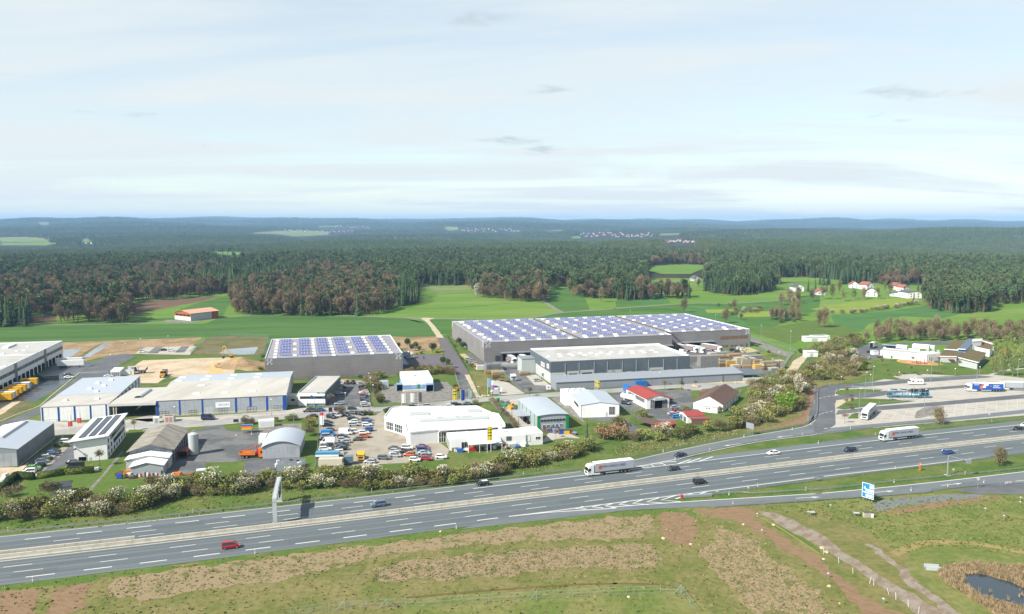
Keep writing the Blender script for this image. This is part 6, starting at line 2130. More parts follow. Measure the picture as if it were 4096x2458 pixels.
def arched_hall():
 b=Bld('arched_hall','silver hall with a shallow arched roof beside the orange lorry','t7 690,870','t7 1140,850','t7 1170,690',4.3,'industrial hall')
 W,D=b.W,b.D
 n=16
 prof=[(W*i/n,4.0+1.9*(1-((2*i/n)-1)**2))for i in range(n+1)]
 one(b.t,'wall','prof',[(0,0),(W,0)]+prof[::-1],0,D,S.silver)
 r=MB()
 pr=[(-0.4+(W+0.8)*i/n,4.05+1.95*(1-((2*i/n)-1)**2))for i in range(n+1)]
 r.prof(pr+[(x,z+0.2)for x,z in pr[::-1]],-0.5,D+0.3,S.bluegreyroof)
 b.put('roof',r)
 for i in range(9):
  b.panel('cladding_panel','F',W*i/9+0.03,W*(i+1)/9-0.03,0.1,3.95,S.silver,0,0.04)
 c=thing('site_office','small white annex box behind the arched hall','container',GP('t7 715,830'),b.rz)
 mb=MB()
 mb.box(-2,0.6,0,5,0,2.6,S.white)
 mb.put('body',c)
 mb=MB()
 mb.box(-2.05,-2.0,1,2,0.1,2.1,S.lightgrey)
 mb.put('door',c)
def dealer():
 h=5.2
 t=thing('car_dealer','white low-rise car dealership with broad white roofs','building',(0,0,0))
 poly=GL('t7 2167,505 2245,400 2350,385 t8 0,388 800,376 985,458 1060,470 1145,602 330,655 0,690 t7 2440,680 2415,575',h)
 mb=MB()
 mb.prism([(p.x,p.y)for p in poly],0,h-0.35,S.white)
 mb.put('wall',t)
 c=sum((Vector((p.x,p.y))for p in poly),Vector((0,0)))/len(poly)
 mb=MB()
 ins=[c+(Vector((p.x,p.y))-c)*0.985 for p in poly]
 mb.prism(ins,h-0.34,h-0.2,S.whiteroof)
 mb.put('roof',t)
 n=len(poly)
 for i in range(n):
  a,d=poly[i],poly[(i+1)%n]
  u=(d-a)
  ln=u.length
  rz=math.atan2(u.y,u.x)
  mb=MB()
  mb.box(0,ln,0,0.25,h-0.35,h+0.12,S.trim)
  mb.put('parapet',t,(a.x,a.y,0),(0,0,rz+(0 if i else 0)))
 def slab(px,z0,z1,m,nm):
  pp=GL(px,z1)
  mb=MB()
  mb.prism([(p.x,p.y)for p in pp],z0,z1,S[m])
  return mb.put(nm,t)
 slab('t7 2245,480 t8 -60,400 700,385 960,455 1040,480 -30,520',h-0.3,h+0.7,'whiteroof','raised_roof')
 slab('t8 0,445 225,443 235,470 0,480',h+0.6,h+1.2,'lightgrey','rooflight')
 slab('t8 690,410 850,408 855,435 700,440',h+0.6,h+1.2,'lightgrey','rooflight')
 slab('t8 115,535 930,500 940,520 120,560',h-0.2,h+0.35,'lightgrey','rooflight')
 def wall_window(a_px,b_px,s0,s1,z0,z1,nx,gm='glass',nm='window'):
  a,b_=GP(a_px,h),GP(b_px,h)
  u=b_-a
  u.z=0
  ln=u.length
  rz=math.atan2(u.y,u.x)
  o=Vector((a.x,a.y,0))
  mb=MB()
  x0,x1=ln*s0,ln*s1
  for i in range(nx+1):
   x=x0+(x1-x0)*i/nx
   mb.box(x-0.07,x+0.07,-0.1,0,z0,z1,S.trim)
  mb.box(x0,x1,-0.1,0,z1,z1+0.12,S.trim)
  mb.box(x0,x1,-0.1,0,z0-0.12,z0,S.trim)
  mb.box(x0,x1,-0.09,0,(z0+z1)/2-0.04,(z0+z1)/2+0.04,S.trim)
  w=mb.put(nm,t,o,(0,0,rz))
  mb=MB()
  mb.box(x0,x1,-0.05,0,z0,z1,S[gm])
  g=mb.put('pane',w)
 wall_window('t7 2167,505','t7 2415,575',0.08,0.42,0.6,3.6,4)
 wall_window('t7 2167,505','t7 2415,575',0.5,0.86,0.6,3.6,4)
 wall_window('t7 2415,575','t7 2440,680',0.1,0.9,0.4,3.8,3)
 wall_window('t7 2440,680','t8 330,655',0.06,0.46,1.0,3.3,3,'glass2')
 wall_window('t7 2440,680','t8 330,655',0.48,0.9,1.0,3.3,3,'glass2')
 wall_window('t8 330,655','t8 1145,602',0.02,0.12,0.1,4.0,3,'glass','gate')
 wall_window('t8 330,655','t8 1145,602',0.13,0.28,0.1,4.0,1,'black','gate')
 for i in range(5):
  wall_window('t8 330,655','t8 1145,602',0.3+0.14*i,0.41+0.14*i,1.2,4.0,4,'glass2')
 slab('t8 325,600 1140,572 1150,612 340,660',h-0.3,h+0.25,'trim','canopy')
 b=Bld('workshop_annex','low white workshop with a corrugated canopy in front of the car dealership','t8 485,778','t8 1397,722','t8 1305,645',4.2,'building')
 W,D=b.W,b.D
 b.flat('white','whiteroof',0.25,'trim')
 for i in range(40):
  mb=MB()
  mb.box(W*i/40,W*i/40+0.12,0.3,D-0.3,3.95,4.03,S.trim)
  b.put('roof_rib',mb,b.roof)
 b.winpx('F','t8 622,815','t8 720,880',3,1,'offwhite','glass')
 b.winpx('F','t8 1165,748','t8 1220,788',1,1,'darktrim','glass2')
 b.winpx('F','t8 825,860','t8 850,890',1,1,'darktrim','glass')
 b.winpx('F','t8 1015,848','t8 1040,880',1,1,'darktrim','glass')
 for i in range(3):
  b.window('L',D*(0.1+0.3*i),D*(0.3+0.3*i),0.1,3.0,1,3,'offwhite','glass2','gate')
 s0,s1=b.on('F','t8 680,780')[0],b.on('F','t8 1080,770')[0]
 mb=MB()
 mb.add([(s0,-4.5,3.0),(s1,-4.5,3.0),(s1,0,3.9),(s0,0,3.9),(s0,-4.5,3.12),(s1,-4.5,3.12),(s1,0,4.02),(s0,0,4.02)],[(0,3,2,1),(4,5,6,7),(0,1,5,4),(1,2,6,5),(2,3,7,6),(3,0,4,7)],S.trim)
 b.put('canopy',mb)
 for i in range(4):
  x=s0+(s1-s0)*i/3
  one(b.t,'canopy_post','box',x-0.08,x+0.08,-4.4,-4.24,0,3.0,S.trim)
 c=Bld('garage_block','small flat-roofed white block at the end of the dealer workshop','t8 1397,712','t8 1602,698','t8 1530,622',4.4,'building')
 c.flat('white','offwhite',0.2,'trim')
 c.winpx('F','t8 1515,748','t8 1570,775',2,1)
 c.winpx('F','t8 1400,735','t8 1445,800',1,1,'offwhite','white','gate')
 for px in('t8 1440,640','t8 1470,675'):
  p=c.at(px,4.4)
  c.dome(p.x,p.y,4.26,1.2,1.2)
def workshop_green():
 b=Bld('workshop_hall','silver workshop with green corner panels and an upper window band','t8 1535,492','t8 1915,468','t8 1690,268',6.0,'industrial hall')
 W,D=b.W,b.D
 mb=MB()
 n=10
 pr=[(W*i/n,5.7+0.5*(1-((2*i/n)-1)**2))for i in range(n+1)]
 mb.prof([(0,0),(W,0)]+pr[::-1],0,D,S.silver)
 b.put('wall',mb)
 one(b.t,'roof','prof',[(x*1.02-W*0.01,z+0.03)for x,z in pr]+[(x*1.02-W*0.01,z+0.2)for x,z in pr[::-1]],-0.4,D+0.3,S.bluegreyroof)
 b.panel('green_stripe','F',0,1.2,0.1,5.6,S.green,0.0,0.08)
 b.panel('green_stripe','F',W-1.2,W,0.1,5.6,S.green,0.0,0.08)
 for i in range(5):
  b.panel('green_stripe','L',D*(0.12+0.2*i),D*(0.12+0.2*i)+0.6,0.1,5.6,S.green,0,0.06)
 b.window('F',1.4,W-1.4,3.3,4.2,8,1,'silver','glass')
 for i in range(5):
  b.window('F',2.2+i*(W-4)/5,3.3+i*(W-4)/5,0.9 if i!=3 else 0.1,2.1,2,1)
 for px in('t8 1620,740',):
  s=b.on('L','t8 1440,560')[0]
 mb=MB()
 y0,y1=D*0.35,D*0.72
 mb.box(-5.0,0,y0,y1,3.3,3.5,S.silver)
 b.put('lean_to_roof',mb)
 for x,y in((-4.8,y0+0.2),(-4.8,y1-0.2)):
  one(b.t,'post','box',x-0.1,x+0.1,y-0.1,y+0.1,0,3.3,S.steel)
def white_hall():
 b=Bld('industrial_hall','white hall with a pale grey gabled roof and tall white rear block','t8 2060,368','u1 52,355','t8 1880,215',5.3,'industrial hall')
 W,D=b.W,b.D
 b.gable('white','bluegreyroof',5.2,6.3,'y',0.2,'bluegreyroof')
 b.winpx('F','t8 2402,388','u1 -5,475',3,6,'offwhite','glass','gate')
 b.panelpx('door','F','t8 2360,452','t8 2382,500',S.offwhite,0.07)
 for i in range(6):
  s=D*(0.18+0.065*i)
  b.window('L',s,s+D*0.05,3.2,4.4,1,1,'darktrim','glass',fw=0.05)
 b.panel('blue_corner','R',0,0.3,0,5.2,S.blue,0,0.06)
 b.panel('blue_corner','F',0.0,0.22,0,5.2,S.blue,0.0,0.06)
 c=Bld('rear_block','tall white block with roof vents behind the white gabled hall','t8 1870,215','t8 2155,203','t8 1800,168',5.9,'building')
 c.flat('white','whiteroof',0.3,'trim')
 for i in range(6):
  mb=MB()
  x,y=c.W*(0.2+0.13*i),c.D*(0.3+0.3*(i%2))
  mb.tube((x,y,5.6),(x,y,6.7),0.1,0.1,S.darktrim,5)
  mb.box(x-0.3,x+0.3,y-0.1,y+0.1,6.5,6.7,S.darktrim)
  c.put('vent_pipe',mb)
def red_hall():
 b=Bld('workshop_hall','white hall with a red metal roof and open dark gateway','u1 385,290','u1 655,272','u1 415,150',4.6,'industrial hall')
 W,D=b.W,b.D
 b.gable('white','redroof',4.5,5.9,'y',0.35,'redroof')
 b.panelpx('gate','F','u1 474,300','u1 574,402',S.black,0.03)
 for a,c in(('u1 428,305','u1 470,402'),('u1 578,300','u1 628,402')):
  b.winpx('F',a,c,2,2,'offwhite','glass2','gate_leaf')
 b.panelpx('canopy','F','u1 470,280','u1 590,300',S.lightgrey,0.9)
 b.window('L',D*0.1,D*0.55,2.2,3.9,6,1,'offwhite','glass2')
 b.window('L',D*0.6,D*0.9,2.2,3.9,4,1,'offwhite','glass2')
 one(b.t,'lean_to','prof',[(W,0),(W+4,0),(W+4,2.6),(W,3.6)],D*0.2,D*0.7,S.slate)
 one(b.t,'lean_to_roof','prof',[(W+0.36,3.55),(W+4.3,2.6),(W+4.3,2.75),(W+0.36,3.7)],D*0.18,D*0.72,S.redroof)
 t=thing('gas_tank','large white horizontal gas tank beside the red-roofed hall','tank',GP('u1 185,320'),rad(-52))
 mb=MB()
 mb.tube((-5,0,1.9),(5,0,1.9),1.25,1.25,S.trim,16)
 mb.tube((5,0,1.9),(5.7,0,1.9),1.25,0.5,S.trim,16)
 mb.tube((-5,0,1.9),(-5.7,0,1.9),1.25,0.5,S.trim,16)
 mb.put('vessel',t)
 for x in(-3,3):
  one(t,'saddle','box',x-0.3,x+0.3,-1.0,1.0,0,1.0,S.concrete)
 for px,rz,lb in(('u1 185,215',b.rz,'blue shipping container standing behind the red-roofed hall'),('u1 320,150',b.rz+0.05,'second blue container lying behind the red roof')):
  t=thing('container',lb,'container',GP(px),rz)
  mb=MB()
  m=mat('container_blue',srgb(38,120,196),0.6,0.06)
  w=2.4 if 'standing' in lb else 6
  mb.box(-w/2,w/2,0,6 if w<3 else 2.4,0,3.0,m)
  mb.put('shell',t)
  for k in range(6):
   mb=MB()
   x=-w/2+w*(k+0.5)/6
   mb.box(x-0.06,x+0.06,-0.05,0,0.1,2.9,m)
   mb.put('rib',t)
def tiled_house():
 b=Bld('house','white house with a steep brown tiled roof beside the scrubby slope','u1 948,318','u1 1303,358','u1 1412,200',3.4,'house')
 W,D=b.W,b.D
 b.gable('white','browntile',3.3,6.4,'y',0.5,'browntile',ridge=0.52)
 for side in(0,1):
  for k in range(12):
   t_=(k+0.5)/12
   c=W*0.52
   if side==0:
    x,z=-0.5+(c+0.5)*t_,3.3-0.3+(6.4-3.0)*t_
   else:
    x,z=W+0.5-(W-c+0.5)*t_,3.0+3.4*t_
   one(b.t,'tile_course','box',x-0.07,x+0.07,-0.5,D+0.5,z+0.13,z+0.24,S.browntile)
 for i in range(5):
  b.window('R',D*(0.1+0.18*i),D*(0.1+0.18*i)+1.2,1.0,2.5,1,1)
 mb=MB()
 x0,x1=W*0.28,W*0.88
 mb.box(x0,x1,-3.2,0,0,2.5,S.white)
 an=b.put('annex',mb)
 mb=MB()
 mb.box(x0-0.3,x1+0.3,-3.5,0,2.5,2.75,S.offwhite)
 b.put('annex_roof',mb,an)
 for px in(0.35,0.5):
  x=x0+(x1-x0)*px
  mb=MB()
  mb.box(x,x+0.8,-3.26,-3.2,1.5,2.0,S.darktrim)
  b.put('annex_window',mb,an)
 mb=MB()
 m=mat('red_timber',srgb(156,76,56),0.8,0.1)
 for y in(D*0.8,D*1.0):
  mb.box(-3.4,-3.2,y-0.1,y+0.1,0,2.9,m)
 mb.box(-3.4,-3.2,D*0.8,D,0.6,1.1,m)
 mb.box(-3.4,0,D*0.8-0.1,D*0.8+0.1,0.6,1.1,m)
 b.put('porch',mb)
 one(b.t,'porch_roof','prof',[(-3.9,2.8),(-0.4,3.4),(-0.4,3.55),(-3.9,2.95)],D*0.72,D*1.03,S.browntile)
def small_sheds():
 def shed(name,label,fl,fr,bk,he,hr,wm,rm,axis='y',front=None):
  b=Bld(name,label,fl,fr,bk,he,'shed')
  b.gable(wm,rm,he,hr,axis,0.3)
  if front:
   for a,c in front:
    b.panel('door','F',b.W*a,b.W*c,0.05,he*0.8,S.grey,0,0.05)
  return b
 b=shed('garage','white garage with a red roof below the parked cars','u1 870,500','u1 1075,492','u1 1040,430',2.9,3.6,'white','redroof','x')
 for i in range(2):
  b.window('L',b.D*(0.1+0.45*i),b.D*(0.45+0.45*i),0.1,2.2,1,1,'offwhite','glass2','gate')
 one(b.t,'lean_to_roof','box',b.W*0.1,b.W+1.2,-3.2,-0.4,2.2,2.4,S.redroof)
 one(b.t,'lean_to','box',b.W*0.1,b.W+1.0,-3.1,-3.0,0,2.2,S.wood)
 shed('shed','brown timber shed with a bright red roof above the hedge','u1 540,628','u1 735,592','u1 690,548',2.6,3.2,'wood','redroof','x',[(0.4,0.6)])
 b=Bld('carport','weathered grey timber carport beside the red shed','u1 440,592','u1 560,562','u1 450,492',2.3,'carport')
 one(b.t,'roof','box',-0.2,b.W+0.2,-0.2,b.D+0.2,2.2,2.35,S.wood)
 for x in(0.1,b.W-0.1):
  for y in(0.1,b.D-0.1):
   one(b.t,'post','box',x-0.08,x+0.08,y-0.08,y+0.08,0,2.2,S.wood)
 for k in range(10):
  one(b.t,'plank','box',-0.2,b.W+0.2,b.D*(k+0.2)/10,b.D*(k+0.7)/10,2.35,2.4,S.wood)
 b=shed('garden_shed','small grey garden shed with a charcoal felt roof on the lawn','t6 610,1010','t6 850,980','t6 770,940',2.4,3.4,'lightgrey','charcoal','x')
 one(b.t,'mural_board','box',-0.06,0,0.5,b.D-0.5,0.3,2.0,S.trim)
 b=Bld('metal_shed','small pale blue metal shed on the lawn beside the hedge','t2 2108,690','t2 2215,685','t2 2205,670',2.6,'shed',depth=4)
 b.flat('skyblue','bluegreyroof',0.1)
 for i in range(4):
  b.panel('cladding_panel','F',b.W*i/4+0.05,b.W*(i+1)/4-0.05,0.1,2.4,S.lightgrey,0,0.05)
 b=Bld('site_office','long white site container beside the grass plot','t7 648,560','t7 833,545','t7 835,525',2.8,'container',depth=3)
 b.flat('white','offwhite',0.1)
 for i in range(5):
  b.panel('cladding_panel','F',b.W*i/5+0.05,b.W*(i+1)/5-0.05,0.1,2.6,S.white,0,0.05)
 for i in(1,3):
  b.window('F',b.W*i/5+0.2,b.W*i/5+1.1,1.0,2.0)
 b=Bld('transformer_hut','pink and cream transformer hut beside the street','t1 1957,1105','t1 2092,1100','t1 2090,1085',2.5,'hut',depth=3)
 b.flat('offwhite','sod',0.1)
 for i in range(2):
  b.panel('door','F',b.W*(0.25+0.35*i),b.W*(0.52+0.35*i),0.1,2.0,mat('faded_pink_door',srgb(196,140,134),0.7,0.05),0,0.05)
 b=Bld('transformer_hut','white utility hut next to the pink-doored hut','t1 1843,1125','t1 1920,1118','t1 1925,1100',2.3,'hut',depth=2.6)
 b.flat('white','whiteroof',0.1)
 b.panel('door','F',b.W*0.3,b.W*0.7,0.1,2.0,S.lightgrey,0,0.05)
 b=Bld('site_tent','white pavilion with a ridged roof beside the depot road','t1 1335,560','t1 1440,560','t1 1480,520',2.8,'pavilion')
 b.gable('white','trim',2.7,3.8,'x',0.2)
 for i in range(4):
  b.window('F',b.W*(0.08+0.23*i),b.W*(0.24+0.23*i),0.3,2.2,1,1,'offwhite','glass2')
 for px,lb in(('t1 1555,600','white site cabin at the edge of the sand pad'),('t1 1610,565','second white site cabin behind the first on the sand pad')):
  t=thing('site_cabin',lb,'container',GP(px),0.27)
  one(t,'body','box',-2.6,2.6,-1.2,1.2,0.1,2.7,S.white)
  one(t,'roof','box',-2.65,2.65,-1.25,1.25,2.7,2.8,S.lightgrey)
  one(t,'door','box',0.8,1.7,-1.25,-1.2,0.2,2.2,S.lightgrey)
def blue_depot():
 b=Bld('depot','small blue and white depot with a green door and dark loading dock','D 973,920','D 1046,917','D 1035,895',5.3,'building')
 W,D=b.W,b.D
 b.flat('white','whiteroof',0.3,'trim')
 b.panel('blue_cladding','F',0,W,0.9,3.0,S.skyblue,0,0.06)
 b.panel('blue_cladding','L',0,D,0.9,3.0,S.skyblue,0,0.06)
 b.panelpx('door','F','t3 92,1020','t3 118,1075',S.green,0.1)
 for a,c in(('t3 25,1030','t3 70,1052'),('t3 135,1022','t3 152,1045')):
  b.winpx('F',a,c,2,1)
 s0,s1=b.on('F','t3 185,1000')[0],W
 mb=MB()
 mb.box(s0,s1,-3.2,0,3.3,3.6,S.skyblue)
 mb.box(s0,s0+0.2,-3.2,0,0,3.3,S.skyblue)
 mb.box(s1-0.2,s1,-3.2,0,0,3.3,S.skyblue)
 k=b.put('dock_shelter',mb)
 mb=MB()
 mb.box(s0+0.2,s1-0.2,-0.3,-0.02,0.1,3.3,S.black)
 b.put('shutter',mb,k)
 mb=MB()
 mb.box(-3.0,0,1,4.5,3.1,3.4,S.skyblue)
 mb.box(-3.0,-2.8,1,4.5,0,3.1,S.skyblue)
 mb.box(-2.8,0,4.3,4.5,0,3.1,S.dockdark)
 b.put('dock_shelter',mb)
 one(b.t,'roof_unit','box',W*0.35,W*0.35+1.2,D*0.5,D*0.5+1.2,5.05,6.3,S.white)
 one(b.t,'ramp','box',W*0.02,s0,-1.4,-0.1,0,0.9,S.concrete)
def fecom_office():
 b=Bld('office_building','white two-storey office with a cream flat roof beside the car park','t7 1122,208','t7 1447,206','t7 1440,14',6.3,'office building')
 W,D=b.W,b.D
 b.flat('white','cream',0.5,'lightgrey')
 b.winpx('F','t7 1147,262','t7 1445,286',12,1,'darktrim','glass')
 b.winpx('F','t7 1228,346','t7 1445,370',8,1,'lightgrey','glass2')
 for i in range(2):
  b.panelpx('blue_panel','F','t7 %d,248'%(1275+200*i if i==0 else 1440),'t7 %d,290'%(1296 if i==0 else 1449),S.blue,0.13)
  b.panelpx('blue_panel','F','t7 %d,348'%(1230+100*i),'t7 %d,372'%(1250+100*i),S.blue,0.13)
 b.text('F','FECOM','t7 1398,222',1.1,mat('teal_lettering',(0,0,0)))
 b.panel('painted_shade','R',0,D,0.1,5.7,S.slate,0,0.06)  # slate sheet over the white side wall: its shade painted as colour
 for i in range(6):
  b.window('R',D*(0.06+0.155*i),D*(0.06+0.155*i)+2.0,3.6,5.0,1,1,'darktrim')
 mb=MB()
 s=b.on('F','t7 1130,300')[0]
 mb.box(-9.5,-0.02,2,8,0,3.8,S.offwhite)
 b.put('connector',mb)
 one(b.t,'connector_roof','box',-9.6,-0.02,1.9,8.1,3.8,4.0,S.lightgrey)
 one(b.t,'connector_window','box',-3.6,-2.0,1.9,2.0,1.8,2.8,S.glass)
 p=b.at('t7 1257,153',6.3)
 b.dome(p.x,p.y,5.86,1.6,1.0)
def barn():
 b=Bld('barn','low barn with a salmon orange roof and white base in the fields','w1 842,540','w1 920,548','w1 1020,530',6.5,'barn')
 W,D=b.W,b.D
 b.gable('offwhite','orangeroof',6.2,8.2,'y',0.8)
 b.panel('timber_band','F',0,W,3.4,6.2,S.orangewall,0,0.08)
 one(b.t,'gable_boards','prof',[(0,6.2),(W,6.2),(W/2,8.1)],-0.08,0,S.orangewall)
 for i in range(4):
  b.panel('opening','F',W*(0.08+0.23*i),W*(0.26+0.23*i),3.8,5.0,S.black,0.08,0.1)
 b.panel('timber_band','R',D*0.75,D,0.1,6.0,S.orangewall,0,0.08)
 b.panel('cladding_panel','R',0,D*0.7,0.1,6.0,S.lightgrey,0,0.06)
 sheet('yard','w1 800,580 920,580 1060,560 1060,570 920,595 790,592','gravel',9,'gravel apron in front of the orange-roofed barn',0.3,4)
def restaurant():
 b=Bld('restaurant_wing','long white service wing of the motorway restaurant','t5 738,612','t5 1300,660','t5 1290,620',4.2,'building',depth=12)
 b.flat('white','flatroof',0.3,'white')
 for i in range(5):
  b.panel('wall_joint','F',b.W*(i+1)/6-0.03,b.W*(i+1)/6+0.03,0.1,4.0,S.lightgrey,0,0.03)
 for px,w,d_,z in(('t5 1230,560',9,5,6.0),('t5 1000,560',6,4,5.6),('t5 1150,595',6,3,5.0),('t5 1340,560',5,4,5.5)):
  p=b.at(px,5)
  one(b.t,'roof_plant','box',p.x-w/2,p.x+w/2,p.y-d_/2,p.y+d_/2,3.9,z,S.white)
 for px in('t5 1310,600','t5 1440,610','t5 1380,600'):
  p=b.at(px,5)
  one(b.t,'roof_fan','box',p.x-0.8,p.x+0.8,p.y-0.6,p.y+0.6,3.9,5.2,S.silver)
 c=Bld('restaurant_wing','white entrance block of the restaurant with two windows','t5 1300,660','t5 1465,640','t5 1450,600',4.4,'building',depth=6)
 c.flat('white','whiteroof',0.2)
 c.window('F',2,3,1.2,2.6)
 c.panel('door','F',4,5.2,0.05,2.4,S.lightgrey,0,0.05)
 def pitched(label,px,zs,m,wm,name='restaurant_hall'):
  pts=[G(p,z)for p,z in zip(L(px),zs)]
  t=thing(name,label,'building',(0,0,0))
  mb=MB()
  poly=[(p.x,p.y)for p in pts]
  mb.prism(poly,0.0,[z-0.5 for z in zs],S[wm])
  mb.put('wall',t)
  cx=sum(p[0]for p in poly)/len(poly)
  cy_=sum(p[1]for p in poly)/len(poly)
  big=[(cx+(p[0]-cx)*1.07,cy_+(p[1]-cy_)*1.07)for p in poly]
  mb=MB()
  a=sum(big[i][0]*big[(i+1)%len(big)][1]-big[(i+1)%len(big)][0]*big[i][1]for i in range(len(big)))
  z2=list(zs)
  if a<0:
   big,z2=big[::-1],z2[::-1]
  n=len(big)
  vs=[(p[0],p[1],z-0.5)for p,z in zip(big,z2)]+[(p[0],p[1],z)for p,z in zip(big,z2)]
  mb.add(vs,[(i,(i+1)%n,n+(i+1)%n,n+i)for i in range(n)]+[tuple(range(n-1,-1,-1))],S.trim)
  mb.add([(p[0],p[1],z+0.01)for p,z in zip(big,z2)],[tuple(range(n))],S[m])
  mb.put('roof',t)
  return t,pts
 t,pts=pitched('restaurant hall with a sloping brown planted roof nearest the lorry park','t5 1690,690 1910,745 2010,640 1830,600',[5.0,4.4,5.0,5.6],'sod','lightgrey')
 a,c2=pts[1],pts[2]
 mb=MB()
 u=(c2-a)
 rz=math.atan2(u.y,u.x)
 for i in range(6):
  mb.box(u.xy.length*(i+0.1)/6,u.xy.length*(i+0.8)/6,-0.12,0,0.5,3.2,S.glass)
 mb.put('window_band',t,(a.x,a.y,0),(0,0,rz))
 pitched('restaurant roof of brown planting behind the entrance','t5 1520,590 1690,600 1860,520 1640,490',[4.2,4.8,6.0,5.4],'sod','lightgrey')
 pitched('low planted roof beside the restaurant terrace','t5 1465,675 1660,680 1740,635 1500,615',[3.8,3.8,4.2,4.2],'sod','lightgrey')
 pitched('restaurant hall under a blue slate barrel roof','t5 1680,585 1770,590 1890,480 1800,470',[6.4,6.4,7.2,7.2],'slateroof','skyblue')
 pitched('white chimney block of the restaurant','t5 1850,500 1960,490 1970,470 1860,475',[8.0,8.0,8.2,8.2],'trim','white','chimney_block')
 pitched('far restaurant roof with brown planting','t5 1870,560 2060,600 2100,545 1960,500',[4.5,4.5,5.5,5.5],'sod','white')
 pitched('far restaurant canopy beside the chimney','t5 1970,490 2110,525 2100,505 1990,470',[5.5,5.2,5.6,6.0],'sod','white')
 s=Bld('bin_shelter','dark bin shelter behind the restaurant','t5 765,545','t5 1000,560','t5 1000,540',2.6,'shelter',depth=4)
 one(s.t,'roof','box',0,s.W,0,s.D,2.4,2.6,S.silver)
 one(s.t,'wall','box',0,s.W,s.D-0.2,s.D,0,2.4,S.darktrim)
 for i,m in enumerate(('white','blue','darktrim','orangewall','blue')):
  mb=MB()
  x=s.W*(i+0.3)/5
  mb.box(x,x+1.6,0.5,1.8,0,1.4,S[m])
  mb.box(x,x+1.6,0.5,1.9,1.4,1.55,S.darktrim)
  tag(mb.put('waste_bin',None,s.O,(0,0,s.rz)),'waste bin in the shelter behind the restaurant, %s from the lorry'%ordinal(i+1),'bin','waste bins behind the restaurant')
 t=thing('fuel_kiosk','small white hut at the corner of the service road','hut',GP('t5 690,665'),0.3)
 one(t,'wall','box',-1.8,1.8,0,3,0,2.3,S.white)
 one(t,'roof','box',-1.9,1.9,-0.1,3.1,2.3,2.5,S.lightgrey)
HOUSE={}
def village_house(pos,rz,w,d,he,hr,roof,label,wall='white',windows=True,group=None):
 t=thing('house',label,'house',pos,rz,group)
 key=(w,d,he,hr,roof,wall)
 if key not in HOUSE:
  mb=MB()
  mb.prof([(-w/2,0),(w/2,0),(w/2,he),(0,hr),(-w/2,he)],-d/2,d/2,S[wall])
  a=mb.mesh('wall')
  rs=[]
  for sg in(-1,1):
   mb=MB()
   e=sg*(w/2+0.5)
   ze=he-(hr-he)*0.5/(w/2)
   mb.prof([(e,ze),(0,hr+0.05),(0,hr+0.3),(e,ze+0.25)],-d/2-0.5,d/2+0.5,S[roof])
   rs.append(mb.mesh('roof_slope'))
  mb=MB()
  mb.box(-0.6,0.6,-0.06,0,0,1.3,S.glass)
  HOUSE[key]=(a,rs,mb.mesh('window'))
 a,rs,wn=HOUSE[key]
 place('wall',a,t)
 for r in rs:
  place('roof_slope',r,t)
 if windows:
  for x in(-w*0.25,w*0.25):
   for z in(1.0,3.6)[:1 if he<4 else 2]:
    place('window',wn,t,(x,-d/2,z))
  for y in(-d*0.28,0,d*0.28):
   place('window',wn,t,(-w/2,y,1.2),(0,0,-math.pi/2))
 return t
def villages():
 rg=random.Random(9)
 S.redtile=mat('red_roof_tile',srgb(164,98,80),0.85,0.1,0.5)
 S.greytile=mat('grey_roof_tile',srgb(98,102,110),0.8,0.1,0.5)
 hs=[('1375,440',12,13,5,8,'greytile','white house with a solar roof at the edge of the hamlet'),('1485,458',9,11,3.5,6.5,'redtile','small red-roofed house among garden trees'),('1650,425',10,14,4.5,8,'redtile','long red-roofed house in the middle of the hamlet'),('1710,432',11,12,5.5,9,'redtile','tall red-roofed house beside the white gable'),('1735,465',12,12,5.5,9,'greytile','white gabled house with a grey roof in front of the hamlet'),('1855,432',10,11,4.5,8,'redtile','bright orange-red roof at the upper end of the hamlet'),('1885,440',9,10,4.5,7.5,'redtile','small red-roofed house above the white hall'),('1850,465',10,9,3,4,'greytile','low white garage building beside the hall'),('1920,472',16,18,6,7.5,'greytile','large white hall at the end of the hamlet'),('885,392',10,14,4,7,'greytile','single old barn house at the wood edge')]
 for px,w,d,he,hr,rf,lb in hs:
  village_house(GP('w2 '+px),rg.uniform(-0.4,0.5),w,d,he,hr,rf,lb,'white' if 'barn' not in lb else 'offwhite')
 groups=[('w2',335,685,160,181,40,'the big red-roofed village on the plain'),('w1',1360,1490,148,160,16,'the pale village below the wooded ridge'),('w1',1600,1790,128,137,16,'the hamlet high on the ridge'),('w1',1490,1715,151,157,16,'the row of houses on the far slope'),('w1',2230,2473,140,155,22,'the village at the foot of the hills'),('w2',-5,40,149,157,6,'the last houses beyond the forest'),('w2',740,890,198,208,18,'the hamlet behind the pine forest'),('w2',870,950,128,134,8,'the farm below the far hills'),('w2',905,1040,158,166,8,'the scattered farms on the far field'),('w1',420,545,214,224,9,'the farmstead in the valley')]
 for tl,x0,x1,y0,y1,n,nm in groups:
  for i in range(n):
   px=L1('%s %f,%f'%(tl,x0+(x1-x0)*(i+rg.random())/n,y0+(y1-y0)*rg.random()))
   d=ray(*px)
   t=600.0
   while t<16000:
    pos=Vector((0,0,CAM_H))+d*t
    if pos.z<float(terrain(pos.x,pos.y))+2:
     break
    t+=30
   pos=Vector((d.x*t,d.y*t,0))
   pos.z=float(terrain(pos.x,pos.y))+1.5
   k=min(2.0,max(1.0,t/4200))
   rf=rg.choice(['redtile','redtile','redtile','greytile'])if tl=='w2' else rg.choice(['redtile','greytile','greytile','offwhite'])
   village_house(pos,rg.uniform(-0.8,0.8),8.5,11,3.6,7.5,rf,'distant house in %s, %s along the village'%(nm,ordinal(i+1)),'offwhite',False,'houses of '+nm)
small_warehouse()
big_warehouse()
dark_hall()
long_shed()
blue_stripe_hall()
